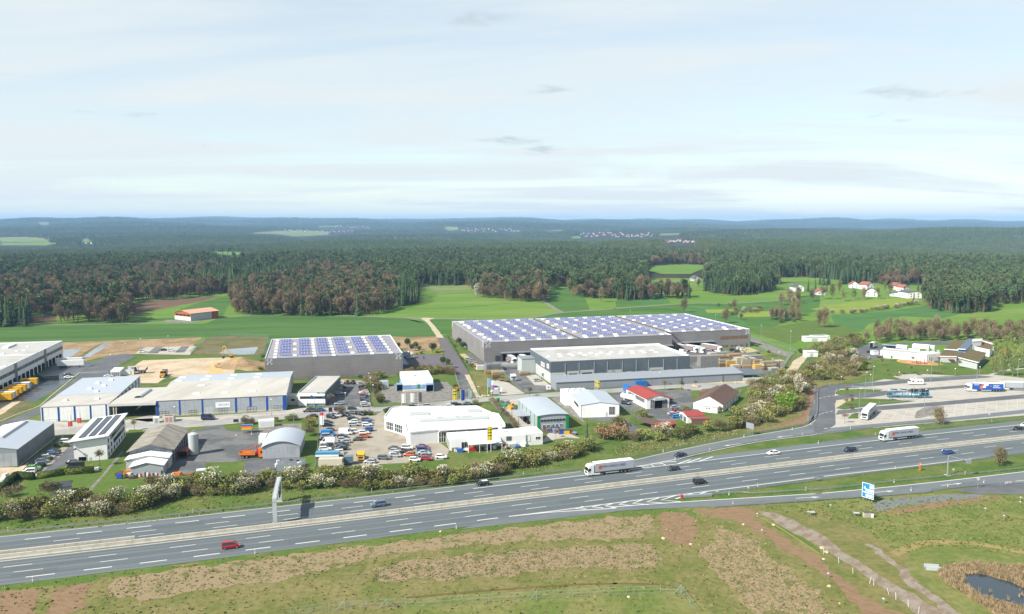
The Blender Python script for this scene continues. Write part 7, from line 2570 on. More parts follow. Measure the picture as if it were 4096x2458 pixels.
DEPOT=white_depot()
white_office()
grey_hall()
corrugated_hall()
arched_hall()
dealer()
workshop_green()
white_hall()
red_hall()
tiled_house()
small_sheds()
blue_depot()
fecom_office()
barn()
restaurant()
villages()
# vehicles
PAINT={'white':(254,254,250),'black':(26,28,32),'silver':(186,192,196),'grey':(98,104,110),'dark grey':(62,66,72),'dark blue':(30,42,74),'blue':(36,88,168),'red':(178,26,30),'bright blue':(22,130,204),'orange':(214,108,34),'yellow':(232,184,26),'green':(110,190,40),'brown':(96,84,76),'cream':(220,212,190),'teal':(60,150,190),'blue grey':(98,118,138)}
CM=Attr()
for k_,c_ in PAINT.items():
 CM[k_]=mat('car_paint_'+k_.replace(' ','_'),srgb(*c_),0.3,0.02,1.0,spec=0.5,coat=0.6)
CM.glass=mat('car_glass',srgb(34,40,46),0.08,0.05,1.0,spec=0.8)
CM.tyre=mat('tyre_rubber',srgb(32,32,34),0.9,0.1,2.0)
CM.rim=mat('wheel_rim',srgb(176,180,184),0.35,0.05,2.0,metal=0.5)
CM.lamp=mat('headlamp_lens',srgb(224,228,230),0.1,0.03,2.0,spec=0.8)
CM.tail=mat('tail_lamp_lens',srgb(150,20,22),0.2,0.03,2.0)
CM.plastic=mat('black_plastic',srgb(38,40,42),0.7,0.05,2.0)
CM.chassis=mat('truck_chassis',srgb(52,54,58),0.8,0.08,2.0)
CM.tarp_grey=mat('grey_tarpaulin',srgb(184,190,196),0.6,0.03,0.6)
CM.tarp_blue=mat('blue_tarpaulin',srgb(26,92,178),0.55,0.04,0.6)
CM.tarp_mauve=mat('taupe_tarpaulin',srgb(150,138,134),0.6,0.03,0.6)
CM.dhl=mat('postal_yellow',srgb(240,184,18),0.55,0.04,0.8)
CM.mach=mat('machine_yellow',srgb(222,164,40),0.55,0.06,0.8)
CM.lorange=mat('municipal_orange',srgb(238,122,26),0.5,0.05,0.8)
CM.navy_text=mat('navy_lettering',srgb(36,56,120),0.6,0.02)
CM.dhl_text=mat('red_lettering',srgb(196,30,26),0.6,0.02)
CM.orange_text=mat('orange_lettering',srgb(238,118,44),0.6,0.02)
KINDS={'hatch':(4.1,1.78,1.47,0.92,0.86,0.02,0.12,0.56,0.76),'sedan':(4.7,1.82,1.43,0.92,0.84,0.14,0.27,0.55,0.74),'wagon':(4.65,1.82,1.49,0.94,0.86,0.02,0.1,0.56,0.74),'suv':(4.5,1.88,1.66,1.04,0.98,0.02,0.1,0.58,0.75),'mpv':(4.4,1.83,1.82,1.05,0.98,0.01,0.06,0.62,0.82),'van':(5.4,2.0,2.4,1.25,1.12,0.005,0.02,0.72,0.87),'coupe':(4.5,1.85,1.34,0.88,0.8,0.06,0.3,0.52,0.72)}
CARMESH={}
def car_meshes(kind):
 if kind in CARMESH:
  return CARMESH[kind]
 Ln,W,H,belt,hood,a,r0,r1,s=KINDS[kind]
 X=lambda f:-Ln/2+Ln*f
 paint=CM.white
 mb=MB()
 st=[(0.0,0.78,0.42,belt-0.12),(0.025,0.93,0.3,belt),(a+0.03,0.98,0.24,belt),(0.5,1.0,0.2,belt),(s-0.02,1.0,0.22,belt-0.01),(s+0.02,0.99,0.22,(belt+hood)/2+0.02),(0.9,0.96,0.24,hood-0.05),(0.965,0.88,0.3,hood-0.14),(1.0,0.66,0.4,hood-0.32)]
 rings=[]
 for f,wf,zb,zt in st:
  w=W/2*wf
  ring=[(-w*0.9,zb),(-w,zb+(zt-zb)*0.35),(-w,zb+(zt-zb)*0.75),(-w*0.9,zt),(0,zt+0.03),(w*0.9,zt),(w,zb+(zt-zb)*0.75),(w,zb+(zt-zb)*0.35),(w*0.9,zb)]
  rings.append([(X(f),y,z)for y,z in ring])
 n=len(rings[0])
 vs=[v for r in rings for v in r]
 fs=[]
 for i in range(len(rings)-1):
  for j in range(n):
   fs.append((i*n+j,(i+1)*n+j,(i+1)*n+(j+1)%n,i*n+(j+1)%n))
 fs.append(tuple(range(n)))
 fs.append(tuple(range((len(rings)-1)*n+n-1,(len(rings)-1)*n-1,-1)))
 mb.add(vs,fs,paint)
 wb_,wt=W/2*0.9,W/2*0.74
 zr=H-0.05
 base=[(X(a),-wb_,belt),(X(s),-wb_,belt),(X(s),wb_,belt),(X(a),wb_,belt)]
 top=[(X(r0),-wt,zr),(X(r1),-wt,zr),(X(r1),wt,zr),(X(r0),wt,zr)]
 mb.prism([(X(r0)-0.05,-wt-0.02),(X(r1)+0.06,-wt-0.02),(X(r1)+0.06,wt+0.02),(X(r0)-0.05,wt+0.02)],zr-0.02,zr+0.05,paint)
 for b_,t_ in zip(base,top):
  mb.tube((b_[0],b_[1],b_[2]-0.02),t_,0.07,0.06,paint,4,False)
 if kind=='van':
  for sy in(-1,1):
   mb.quad((X(0.01),sy*(wb_+0.03),belt),(X(0.66),sy*(wb_+0.03),belt),(X(0.66),sy*(wt+0.04),zr),(X(0.015),sy*(wt+0.04),zr),paint)
  mb.quad((X(a)-0.04,-wb_,belt),(X(a)-0.04,wb_,belt),(X(r0)-0.04,wt,zr),(X(r0)-0.04,-wt,zr),paint)
 else:
  fm=(a+s)/2
  for sy in(-1,1):
   mb.tube((X(fm),sy*wb_,belt),(X((r0+r1)/2+0.02),sy*wt,zr),0.05,0.05,CM.plastic,4,False)
   mb.box(X(s)-0.35,X(s)-0.15,sy*(W/2+0.02)-0.09,sy*(W/2+0.02)+0.09,belt+0.02,belt+0.16,paint)
 body=mb.mesh('body')
 g=MB()
 g.add(base+top,[(0,1,5,4),(1,2,6,5),(2,3,7,6),(3,0,4,7)],CM.glass)
 glass=g.mesh('windows')
 rw=0.33 if kind not in('suv','van')else 0.37
 w=MB()
 w.tube((0,-0.11,0),(0,0.11,0),rw,rw,CM.tyre,14)
 tyre=w.mesh('wheel')
 w=MB()
 w.tube((0,-0.125,0),(0,0.125,0),rw*0.66,rw*0.66,CM.rim,10)
 rim=w.mesh('rim')
 l=MB()
 l.box(-0.1,0.08,-0.2,0.2,-0.07,0.08,CM.lamp)
 lamp=l.mesh('headlight')
 l=MB()
 l.box(-0.06,0.06,-0.12,0.12,-0.14,0.14,CM.tail)
 tail=l.mesh('tail_light')
 pos=dict(wheels=[(X(0.19),sy*(W/2-0.12),rw)for sy in(-1,1)]+[(X(0.81),sy*(W/2-0.12),rw)for sy in(-1,1)],lamps=[(X(0.962),sy*W*0.34,hood-0.22)for sy in(-1,1)],tails=[(X(0.012),sy*W*0.4,belt-0.12)for sy in(-1,1)])
 CARMESH[kind]=(body,glass,tyre,rim,lamp,tail,pos)
 return CARMESH[kind]
def car(kind,colour,pos,deg,label,group=None,full=False,z=0.09,name=None,roof=None):
 body,glass,tyre,rim,lamp,tail,q=car_meshes(kind)
 cat={'van':'van','suv':'car','mpv':'car'}.get(kind,'car')
 t=thing(name or('van' if kind=='van' else 'car'),label,cat,(pos.x,pos.y,z),rad(deg),group)
 o=place('body',body,t)
 o.material_slots[0].link='OBJECT'
 o.material_slots[0].material=CM[colour]
 place('windows',glass,t)
 for p in q['wheels']:
  w=place('wheel',tyre,t,p)
  if full:
   place('rim',rim,w)
 if not full:
  for p in q['wheels'][:1]+q['wheels'][2:3]:
   pass
 for p in q['lamps']:
  place('headlight',lamp,t,p)
 for p in q['tails']:
  place('tail_light',tail,t,p)
 if roof:
  mb=MB()
  Ln,W,H,belt,hood,a,r0,r1,s=KINDS[kind]
  mb.box(-Ln/2+Ln*r0,-Ln/2+Ln*r1,-W*0.37,W*0.37,H,H+0.03,CM[roof])
  mb.put('roof_panel',t)
 return t
def at(px,z=0.6):
 return GP(px,z)
TH=math.degrees(math.atan(0.3477))
for kind,col,px,deg,lb,rf in[('mpv','red','u4 315,655',TH,'bright red boxy van on the nearer carriageway',None),('suv','blue grey','u4 2090,155',TH+180,'blue grey off-roader driving on the farther carriageway',None),('hatch','black','t8 875,1310',TH+180,'small black hatchback with a white roof on the entry lane','white'),('mpv','black','u1 1025,1290',TH,'black people carrier on the nearer carriageway',None),('hatch','dark grey','u1 700,1128',TH+181,'dark grey small car on the farther carriageway behind the lorry',None),('sedan','dark blue','u1 785,962',TH+183,'dark blue saloon coming down the slip road',None),('sedan','white','u1 1910,940',TH+178,'white saloon on the farther carriageway',None),('suv','dark blue','u2 370,902',TH+178,'dark blue hatchback near the second white lorry',None),('wagon','blue','u2 1562,930',TH,'blue car heading away on the nearer carriageway',None),('hatch','black','u2 2400,648',TH+178,'black car at the far end of the motorway',None),('hatch','white','u2 2490,605',TH+178,'white car behind the last black one',None)]:
 t=car(kind,col,at(px,0.7),deg,lb,'traffic on the motorway',True,0.1,None,rf)
LOTS=[('along the hedge side of the office car park','t7',17,[('wagon','white','1885,100'),('hatch','silver','1892,120'),('sedan','black','1900,142'),('hatch','dark blue','1912,172'),('hatch','red','1918,190'),('wagon','white','1915,210'),('hatch','silver','1925,232'),('hatch','red','1920,250'),('sedan','black','1922,268'),('wagon','grey','1928,290'),('hatch','black','1930,310'),('hatch','grey','1933,330'),('wagon','white','1936,350'),('hatch','silver','1940,368')]),('on the office side of the car park','t7',16,[('hatch','dark blue','1568,150'),('hatch','black','1655,147'),('wagon','silver','1605,175'),('sedan','black','1600,198'),('wagon','silver','1615,223'),('wagon','silver','1620,345')]),('in the back row of the office car park','t7',-74,[('hatch','white','1470,100'),('hatch','white','1652,95'),('hatch','black','1722,95'),('suv','black','1790,95')]),('in the street-side row of the dealer yard','t7',-30,[('suv','black','1525,508'),('hatch','red','1580,468'),('suv','silver','1595,490'),('suv','black','1690,483'),('wagon','grey','1775,455'),('suv','black','1875,470')]),('in the middle of the dealer yard','t7',8,[('wagon','black','1785,528'),('hatch','white','1790,565'),('wagon','silver','1800,600'),('wagon','grey','1950,540'),('hatch','blue','1950,572'),('hatch','white','1955,600'),('suv','white','1810,685'),('suv','blue','1960,665'),('hatch','white','1920,697'),('suv','orange','1930,742'),('hatch','brown','1842,775'),('hatch','dark blue','1660,745'),('hatch','silver','1665,780'),('hatch','silver','1690,805'),('hatch','black','1665,838'),('hatch','dark grey','1645,865'),('suv','black','1640,890')]),('along the fence of the dealer yard','t7',10,[('sedan','black','1470,570'),('suv','black','1475,605'),('sedan','dark grey','1490,665'),('mpv','silver','1480,745'),('sedan','dark blue','1450,775'),('hatch','black','1480,850'),('wagon','black','1465,872'),('wagon','white','1450,895'),('wagon','white','1595,935'),('hatch','white','1440,955'),('hatch','silver','1600,962'),('hatch','teal','1430,982'),('hatch','brown','1625,1028')]),('near the hedgerow end of the dealer yard','t7',-8,[('sedan','black','2290,890'),('hatch','silver','2300,920'),('hatch','cream','2290,945'),('hatch','silver','2300,970'),('wagon','grey','2160,1000'),('hatch','silver','1990,1045'),('suv','white','2440,880'),('hatch','black','2445,925'),('hatch','orange','2462,960')]),('in front of the dealer workshop','t8',-6,[('sedan','black','150,868'),('hatch','red','160,888'),('mpv','blue','160,912'),('sedan','silver','170,942'),('sedan','black','185,985'),('hatch','white','60,1022'),('hatch','white','380,990'),('hatch','red','200,1010')]),('parked along the estate street','t7',8,[('mpv','grey','1240,432'),('mpv','brown','1310,432'),('hatch','blue','1395,425'),('sedan','dark grey','1295,497'),('hatch','dark blue','1610,413'),('hatch','dark grey','1775,403'),('sedan','black','2235,412')]),('behind the dealer showroom','t8',10,[('wagon','silver','220,372'),('suv','black','550,360'),('sedan','blue grey','700,348'),('hatch','white','485,378'),('sedan','dark grey','30,380')]),('on the pale gravel lot','t8',14,[('hatch','dark blue','1035,155'),('hatch','silver','1030,222'),('wagon','silver','1545,66')]),('in the bays of the white office','t6',14,[('suv','white','805,445'),('hatch','blue','635,582'),('hatch','dark blue','605,605'),('wagon','silver','575,632'),('hatch','blue grey','510,680'),('wagon','dark blue','470,722'),('hatch','green','410,762'),('sedan','black','385,782'),('suv','white','345,808'),('sedan','black','890,692')]),('in front of the warehouse office','t4',12,[('suv','black','1425,606'),('hatch','grey','1465,620'),('suv','white','1508,583'),('sedan','white','1555,598')]),('beside the huge warehouse','t3',12,[('wagon','silver','710,718'),('wagon','silver','755,753'),('sedan','red','825,803'),('suv','black','975,775')]),('beside the red-roofed hall','u1',10,[('hatch','silver','725,392'),('hatch','dark grey','745,418'),('hatch','red','750,438'),('sedan','cream','700,470'),('hatch','blue','722,485'),('hatch','bright blue','745,505'),('hatch','silver','795,465'),('hatch','dark grey','780,440')]),('on the small car park by the basin','t1',12,[('suv','white','1725,322'),('sedan','black','1975,302'),('wagon','white','2070,308')]),('on the depot yard','t1',12,[('sedan','white','830,632'),('sedan','black','820,602')]),('by the white pavilion','t1',20,[('sedan','blue','1350,598'),('sedan','white','1310,618')]),('on the service road behind the restaurant','t5',60,[('hatch','black','600,625'),('sedan','silver','595,700')]),('beside the restaurant wing','t5',30,[('hatch','grey','735,690'),('hatch','silver','760,685'),('hatch','silver','790,680')]),]
NPARK=0
for where,tl,deg,lst in LOTS:
 cnt={}
 for kind,col,px in lst:
  cnt[(kind,col)]=cnt.get((kind,col),0)+1
 seen={}
 kn={'hatch':'hatchback','sedan':'saloon','wagon':'estate car','suv':'off-roader','mpv':'people carrier','van':'van'}
 for i,(kind,col,px)in enumerate(lst):
  seen[(kind,col)]=seen.get((kind,col),0)+1
  lb='%s %s %s'%(col,kn[kind],where)
  if cnt[(kind,col)]>1:
   lb+=', %s of its colour'%ordinal(seen[(kind,col)])
  flip=180 if(i*7+len(where))%3==0 and tl in('t7','t4','t6')else 0
  car(kind,col,at(tl+' '+px),deg+flip+RNG.normal(0,1.5),lb,'cars '+where,False)
  NPARK+=1
car('suv','dark blue',at('u1 135,342'),-38,'dark blue off-roader beside the white gas tank')
car('van','bright blue',at('t7 1490,708',1.0),5,'bright blue delivery van in the dealer yard')
car('van','white',at('t7 1700,690',1.0),4,'large white delivery van in the dealer yard')
car('van','white',at('t7 1480,806',1.0),184,'white minibus by the fence of the dealer yard')
car('mpv','yellow',at('t7 1655,990',0.9),-6,'yellow post van by the hedgerow end of the dealer yard')
car('van','white',at('t8 1040,197',1.0),188,'white minibus on the pale gravel lot')
car('van','black',at('t6 905,738',1.0),184,'black van with white lettering behind the clipped hedge')
car('van','dark blue',at('t7 40,515',1.0),4,'dark blue van on the street by the blue-striped hall')
car('van','white',at('t4 820,628',1.0),-60,'white van beside the docks of the huge warehouse')
# lorries
def wheel_mesh(r=0.5,w=0.32):
 key=('wheel',r,w)
 if key not in SHARED:
  a=MB()
  a.tube((0,-w/2,0),(0,w/2,0),r,r,CM.tyre,14)
  b=MB()
  b.tube((0,-w/2-0.02,0),(0,w/2+0.02,0),r*0.55,r*0.55,CM.rim,10)
  SHARED[key]=(a.mesh('wheel'),b.mesh('rim'))
 return SHARED[key]
def add_wheel(t,x,y,r=0.5,w=0.32):
 a,b=wheel_mesh(r,w)
 o=place('wheel',a,t,(x,y,r))
 place('rim',b,o)
def cab(t,x0,colour,h=3.6,ln=2.3,w=2.5):
 p=CM[colour]if colour in CM else colour
 mb=MB()
 pr=[(x0-ln,0.55),(x0-0.05,0.45),(x0,0.9),(x0-0.02,1.75),(x0-0.38,h-0.55),(x0-0.95,h),(x0-ln,h+0.15)]
 mb.prof(pr,-w/2,w/2,p)
 o=mb.put('cab',t)
 g=MB()
 g.quad((x0+0.005,-w/2+0.12,1.8),(x0+0.005,w/2-0.12,1.8),(x0-0.32,w/2-0.2,h-0.75),(x0-0.32,-w/2+0.2,h-0.75),CM.glass)
 g.put('windscreen',t)
 for sy in(-1,1):
  g=MB()
  g.quad((x0-1.25,sy*(w/2+0.01),1.75),(x0-0.22,sy*(w/2+0.01),1.75),(x0-0.5,sy*(w/2+0.01),2.6),(x0-1.25,sy*(w/2+0.01),2.6),CM.glass)
  g.put('side_window',t)
  one(t,'mirror','box',x0-0.35,x0-0.1,sy*(w/2+0.12)-0.1,sy*(w/2+0.12)+0.1,1.7,2.5,CM.plastic)
  one(t,'headlight','box',x0-0.06,x0+0.03,sy*w*0.36-0.25,sy*w*0.36+0.25,0.62,0.85,CM.lamp)
 one(t,'grille','box',x0-0.03,x0+0.025,-w*0.3,w*0.3,0.95,1.55,CM.plastic)
def lorry(label,px,deg,colour='white',tarp='tarp_grey',text=None,z=0.1,roofc='trim',pos=None,group=None,logo2=None):
 p=pos or at(px,1.2)
 t=thing('lorry',label,'lorry',(p.x,p.y,z),rad(deg),group)
 cab(t,8.1,colour)
 mb=MB()
 mb.box(2.2,7.8,-0.5,0.5,0.55,0.95,CM.chassis)
 mb.box(-8.2,3.6,-0.5,0.5,0.95,1.15,CM.chassis)
 mb.put('chassis',t)
 for sy in(-1,1):
  one(t,'side_skirt','box',3.6,6.0,sy*1.0-0.22,sy*1.0+0.22,0.4,0.95,CM[colour]if colour in CM else colour)
  one(t,'side_guard','box',-3.0,1.6,sy*1.15-0.05,sy*1.15+0.05,0.5,0.9,CM.tarp_grey)
  for x,in((6.7,),(3.0,),(-4.0,),(-5.35,),(-6.7,)):
   add_wheel(t,x,sy*1.05)
 mb=MB()
 mb.box(-8.3,5.3,-1.25,1.25,1.15,3.95,CM[tarp])
 body=mb.put('trailer_body',t)
 one(t,'trailer_roof','box',-8.34,5.34,-1.28,1.28,3.95,4.05,S[roofc])
 for sy in(-1,1):
  one(t,'trailer_rail','box',-8.33,5.33,sy*1.27-0.02,sy*1.27+0.02,1.1,1.3,CM.chassis if tarp!='tarp_blue' else CM.tarp_blue)
  one(t,'tail_light','box',-8.37,-8.3,sy*1.0-0.15,sy*1.0+0.15,0.85,1.05,CM.tail)
 if text:
  for(s,x,zz,size,m,side)in text:
   me=text_mesh(s,size,m)
   rot=(math.pi/2,0,math.pi)if side>0 else(math.pi/2,0,0)
   place('lettering',me,t,(x,side*1.27,zz),rot)
 if logo2:
  for(x,zz,r,m,side)in logo2:
   one(t,'emblem','tube',(x,side*1.255,zz),(x,side*1.27,zz),r,r,m,14)
 return t
opt=[('OPTIM CARGO SPED',-0.6,2.75,1.05,CM.navy_text,1)]
lorry('white lorry with a lettered grey tarpaulin where the slip road joins',None,TH+180,'white','tarp_grey',opt,0.1,'trim',(GP('t8 2180,1235')+GP('u1 150,1175'))/2+Vector((0,1.2,0)),None,[(3.6,2.6,0.72,CM.orange_text,1)])
lorry('white lorry with a lettered grey tarpaulin on the motorway below the lorry park',None,TH+179,'white','tarp_grey',opt,0.1,'trim',(GP('u2 790,810')+GP('u2 1160,770'))/2+Vector((0,1.2,0)),None,[(3.6,2.6,0.72,CM.orange_text,1)])
BT=lorry('white lorry with a blue tarpaulin and orange stripes in the lorry park',None,180-6,'white','tarp_blue',[('in',-2.6,2.9,1.2,CM.orange_text,1),('FIRST',-5.1,2.9,1.2,S.trim,1)],0.06,'trim',(GP('u2 1815,195')+GP('u2 2200,222'))/2+Vector((0,1.5,0)),None,None)
for q in((0.5,1.6,2.95,3.75,0),(-1.5,0.5,2.95,3.75,1),(1.0,2.2,1.5,2.75,0),(-0.4,1.0,2.0,2.75,1),(-7.0,-3.6,2.0,2.2,1),(2.6,5.0,3.2,3.4,1)):
 one(BT,'tarpaulin_graphic','box',q[0],q[1],1.24,1.265,q[2],q[3],S.trim if q[4]else CM.orange_text)
lorry('plain white lorry parked behind the blue one',None,180-6,'white','tarp_grey',None,0.06,'trim',GP('u2 2390,190')+Vector((0,1,0)))
p0,p1=GP('u2 520,570'),GP('u2 640,460')
d_=math.degrees(math.atan2((p0-p1).y,(p0-p1).x))
lorry('white lorry parked nose-on in the lower bays of the lorry park',None,d_,'white','tarp_grey',[('CARGO',0,2.8,1.1,mat('teal_lettering',(0,0,0)),1)],0.06,'trim',GP('u2 560,535')+(p1-p0).normalized()*5.5)
for i,(px,nm,tp)in enumerate([('t3 1235,770','taupe lorry at the first dock of the huge warehouse','tarp_mauve'),('t3 1385,765','white lorry at the second dock of the huge warehouse','tarp_grey')]):
 p=GP(px)
 lorry(nm,None,-68,'white',tp,None,0.05,'trim',p+Vector((-1.5,5.5,0)),'lorries at the warehouse docks')
for i,(px,nm,tp)in enumerate([('t4 960,640','taupe lorry at the wing docks beside the white van','tarp_mauve'),('t4 1045,645','white lorry next to the taupe one at the wing docks','tarp_grey'),('t4 1250,632','single taupe lorry at the end of the wing docks','tarp_mauve')]):
 p=GP(px)
 lorry(nm,None,-52,'white',tp,None,0.05,'trim',p+Vector((-3.5,5.0,0)),'lorries at the warehouse docks')
lorry('white lorry leaving the docks of the small warehouse',None,12,'white','tarp_grey',None,0.05,'trim',GP('t3 45,712')+Vector((-8,0.5,0)))
p=GP('t8 1235,70')
t=thing('lorry','white lorry tractor standing in the dirty yard of the dark hall','lorry',(p.x,p.y,0.06),rad(-70))
cab(t,2.6,'white',3.4)
mb=MB()
mb.box(-3.2,1.0,-0.5,0.5,0.6,1.0,CM.chassis)
mb.box(-3.0,0.2,-1.2,1.2,1.0,1.5,CM.tarp_mauve)
mb.put('chassis',t)
for x in(1.2,-2.2):
 for sy in(-1,1):
  add_wheel(t,x,sy*1.0)
def swap_body(label,px,deg,m,txt=None,legs=True):
 p=GP(px,1.2)
 t=thing('swap_body',label,'swap body',(p.x,p.y,0.05),rad(deg),'swap bodies at the depot docks')
 one(t,'box','box',-3.7,3.7,-1.25,1.25,1.1,3.9,CM[m])
 one(t,'roof','box',-3.72,3.72,-1.27,1.27,3.9,3.98,S.trim if m!='dhl' else CM.dhl)
 for x in(-2.8,2.8):
  for y in(-1.1,1.1):
   one(t,'leg','box',x-0.1,x+0.1,y-0.1,y+0.1,0,1.1,CM.chassis)
 for k in range(6):
  mb=MB()
  x=-3.6+7.2*k/5
  mb.box(x-0.05,x+0.05,-1.29,-1.25,1.15,3.85,CM[m])
  mb.put('rib',t)
 if txt:
  place('lettering',text_mesh(txt,1.0,CM.dhl_text),t,(-1.6,-1.3,3.0),(math.pi/2,0,0))
dd=math.degrees(DEPOT.rz)
for i,(px,m,tx)in enumerate([('355,715','dhl','DHL'),('265,765','tarp_grey',None),('215,795','dhl','DHL'),('165,822','dhl','DHL'),('115,853','dhl','DHL'),('75,880','tarp_grey',None),('40,902','dhl','DHL')]):
 swap_body('%s swap body on legs at the depot dock, %s from the green container'%('yellow lettered' if m=='dhl' else 'pale grey',ordinal(i+1)),'t1 '+px,dd,m,tx)
for px,lb in(('t1 855,470','long white trailer backed up to the depot'),('t1 840,440','second white trailer behind the first at the depot')):
 p=GP(px,2.0)
 t=thing('trailer',lb,'trailer',(p.x,p.y,0.05),rad(dd))
 one(t,'box','box',-6.8,6.8,-1.25,1.25,1.1,3.95,CM.white)
 one(t,'chassis','box',-6.6,6.6,-0.5,0.5,0.9,1.1,CM.chassis)
 for x in(-3,-4.3,-5.6):
  for sy in(-1,1):
   add_wheel(t,x,sy*1.05)
 for sy in(-1,1):
  one(t,'landing_leg','box',4.2,4.4,sy*0.8-0.1,sy*0.8+0.1,0,1.0,CM.chassis)
p=GP('t1 560,650',1.0)
t=thing('compactor','dark green waste compactor container on the depot yard','container',(p.x,p.y,0.05),rad(dd))
m=mat('dark_green_paint',srgb(30,52,56),0.6,0.08)
one(t,'container','box',-0.5,5.5,-1.2,1.2,0.3,2.5,m)
one(t,'press','prof',[(-4.5,0.3),(-0.5,0.3),(-0.5,2.0),(-3.0,3.4),(-4.5,3.4)],-1.2,1.2,m)
for k in range(6):
 one(t,'rib','box',-0.2+k,-0.1+k,-1.26,-1.2,0.35,2.45,m)
p=(GP('u2 800,262')+GP('u2 1390,300'))/2
t=thing('car_transporter','blue and red car transporter parked in the lorry park','lorry',(p.x,p.y+1.0,0.06),rad(180-4))
cab(t,9.6,'teal',3.0,1.9)
one(t,'deck','box',-9.4,8.6,-1.1,1.1,0.75,0.95,mat('transporter_blue',srgb(80,170,206),0.5,0.05))
mb=MB()
mtb=MATS['transporter_blue']
for sy in(-1,1):
 for x in(-8.5,-4.2,-0.6,2.2,5.6):
  mb.box(x-0.1,x+0.1,sy*1.15-0.06,sy*1.15+0.06,0.9,2.6,mtb)
 mb.tube((-9,sy*1.15,1.0),(-6,sy*1.15,2.5),0.08,0.08,mtb,4)
 mb.tube((-1,sy*1.15,1.0),(-3.5,sy*1.15,2.5),0.08,0.08,mtb,4)
mb.put('ramp_frame',t)
mb=MB()
mb.box(-9.2,-0.8,-1.1,1.1,2.5,2.6,mtb)
mb.box(1.6,7.6,-1.1,1.1,2.5,2.6,mtb)
mb.put('upper_deck',t)
one(t,'bumper','box',8.0,9.4,-1.2,1.2,0.4,0.9,S.red)
for x in(8.5,5.0,-3.6,-5.0):
 for sy in(-1,1):
  add_wheel(t,x,sy*1.05,0.45)
for kind,col,x,zz,lb in[('hatch','silver',7.2,2.66,'silver hatchback on the upper deck behind the transporter cab'),('hatch','silver',2.9,2.66,'silver hatchback on the upper deck over the transporter drawbar'),('hatch','black',-1.9,2.66,'black hatchback on the upper trailer deck'),('hatch','black',-6.6,2.66,'black hatchback at the tail of the upper trailer deck'),('hatch','white',-2.3,1.0,'white hatchback on the lower trailer deck'),('hatch','dark blue',-7.0,1.0,'dark blue hatchback at the tail of the lower deck')]:
 q=t.matrix_basis@Vector((x,0,0))
 car(kind,col,Vector((q.x,q.y,0)),176,lb+' of the car transporter','cars on the car transporter',True,0.06+zz)
p=GP('u2 1175,125')
t=thing('motorhome','white motorhome parked beside the upper lorry lane','motorhome',(p.x,p.y+1.0,0.06),rad(180-4))
one(t,'body','prof',[(-3.4,0.5),(3.3,0.45),(3.4,1.0),(3.0,1.5),(2.4,2.3),(2.1,2.9),(-3.4,2.9)],-1.1,1.1,CM.white)
mb=MB()
mb.quad((3.01,-0.95,1.52),(3.01,0.95,1.52),(2.43,0.95,2.3),(2.43,-0.95,2.3),CM.glass)
mb.put('windscreen',t)
for x,w in((1.6,1.2),(-0.8,0.9),(-2.2,0.7)):
 for sy in(-1,1):
  one(t,'side_window','box',x-w/2,x+w/2,sy*1.1-0.02,sy*1.1+0.02,1.6,2.2,CM.glass)
for x in(2.2,-2.0):
 for sy in(-1,1):
  add_wheel(t,x,sy*0.95,0.36,0.24)
one(t,'roof_hatch','box',-1.5,-0.6,-0.4,0.4,2.9,3.1,S.lightgrey)
p=GP('t5 650,580')
t=thing('lorry','white box lorry with open rear doors behind the restaurant','lorry',(p.x,p.y,0.06),rad(50))
cab(t,4.6,'white',3.0,1.9)
mb=MB()
mb.box(-4.0,2.6,-1.25,-1.15,0.9,3.8,CM.white)
mb.box(-4.0,2.6,1.15,1.25,0.9,3.8,CM.white)
mb.box(-4.0,2.6,-1.15,1.15,3.7,3.8,CM.white)
mb.box(-4.0,2.6,-1.15,1.15,0.8,0.95,CM.chassis)
mb.box(2.5,2.6,-1.15,1.15,0.95,3.7,CM.white)
mb.put('box',t)
for sy in(-1,1):
 for x in(3.4,-2.2):
  add_wheel(t,x,sy*1.0)
p=GP('t7 560,1010')
t=thing('tipper_lorry','orange municipal tipper lorry with a red loading crane','lorry',(p.x,p.y+1.0,0.06),rad(4))
cab(t,4.3,CM.lorange,3.3,1.9)
one(t,'chassis','box',-4.2,2.6,-0.5,0.5,0.7,1.05,CM.chassis)
mb=MB()
mb.box(-4.2,1.2,-1.2,-1.1,1.2,2.1,CM.lorange)
mb.box(-4.2,1.2,1.1,1.2,1.2,2.1,CM.lorange)
mb.box(-4.2,-4.1,-1.1,1.1,1.2,2.1,CM.lorange)
mb.box(1.1,1.2,-1.1,1.1,1.2,2.3,S.lightgrey)
mb.box(-4.1,1.1,-1.1,1.1,1.1,1.25,S.lightgrey)
mb.put('tipping_bed',t)
mb=MB()
mb.box(1.5,2.1,-0.4,0.4,1.0,2.6,S.red)
mb.tube((1.8,0,2.5),(1.4,0.1,3.9),0.18,0.15,S.red,6)
mb.tube((1.4,0.1,3.9),(-2.6,0.2,2.6),0.15,0.1,S.red,6)
mb.put('loading_crane',t)
for x in(2.9,-1.6,-2.9):
 for sy in(-1,1):
  add_wheel(t,x,sy*1.0)
p=GP('t2 345,445')
t=thing('excavator','yellow excavator with a long raised arm on the sand heap','excavator',(p.x,p.y,0.3),rad(170))
for sy in(-1,1):
 one(t,'track','prof',[(-2.0,0.2),(-1.7,0),(1.7,0),(2.0,0.2),(2.0,0.7),(1.7,0.9),(-1.7,0.9),(-2.0,0.7)],sy*1.2-0.3,sy*1.2+0.3,CM.plastic)
one(t,'superstructure','box',-2.4,1.2,-1.35,1.35,1.0,2.1,CM.mach)
mb=MB()
mb.box(0.0,1.5,0.3,1.35,2.1,3.3,CM.glass)
mb.box(-0.05,1.55,0.25,1.4,3.3,3.4,CM.mach)
mb.put('cab',t)
one(t,'boom','tube',(1.2,-0.3,1.8),(5.2,-0.3,8.6),0.38,0.3,CM.mach,6)
mb=MB()
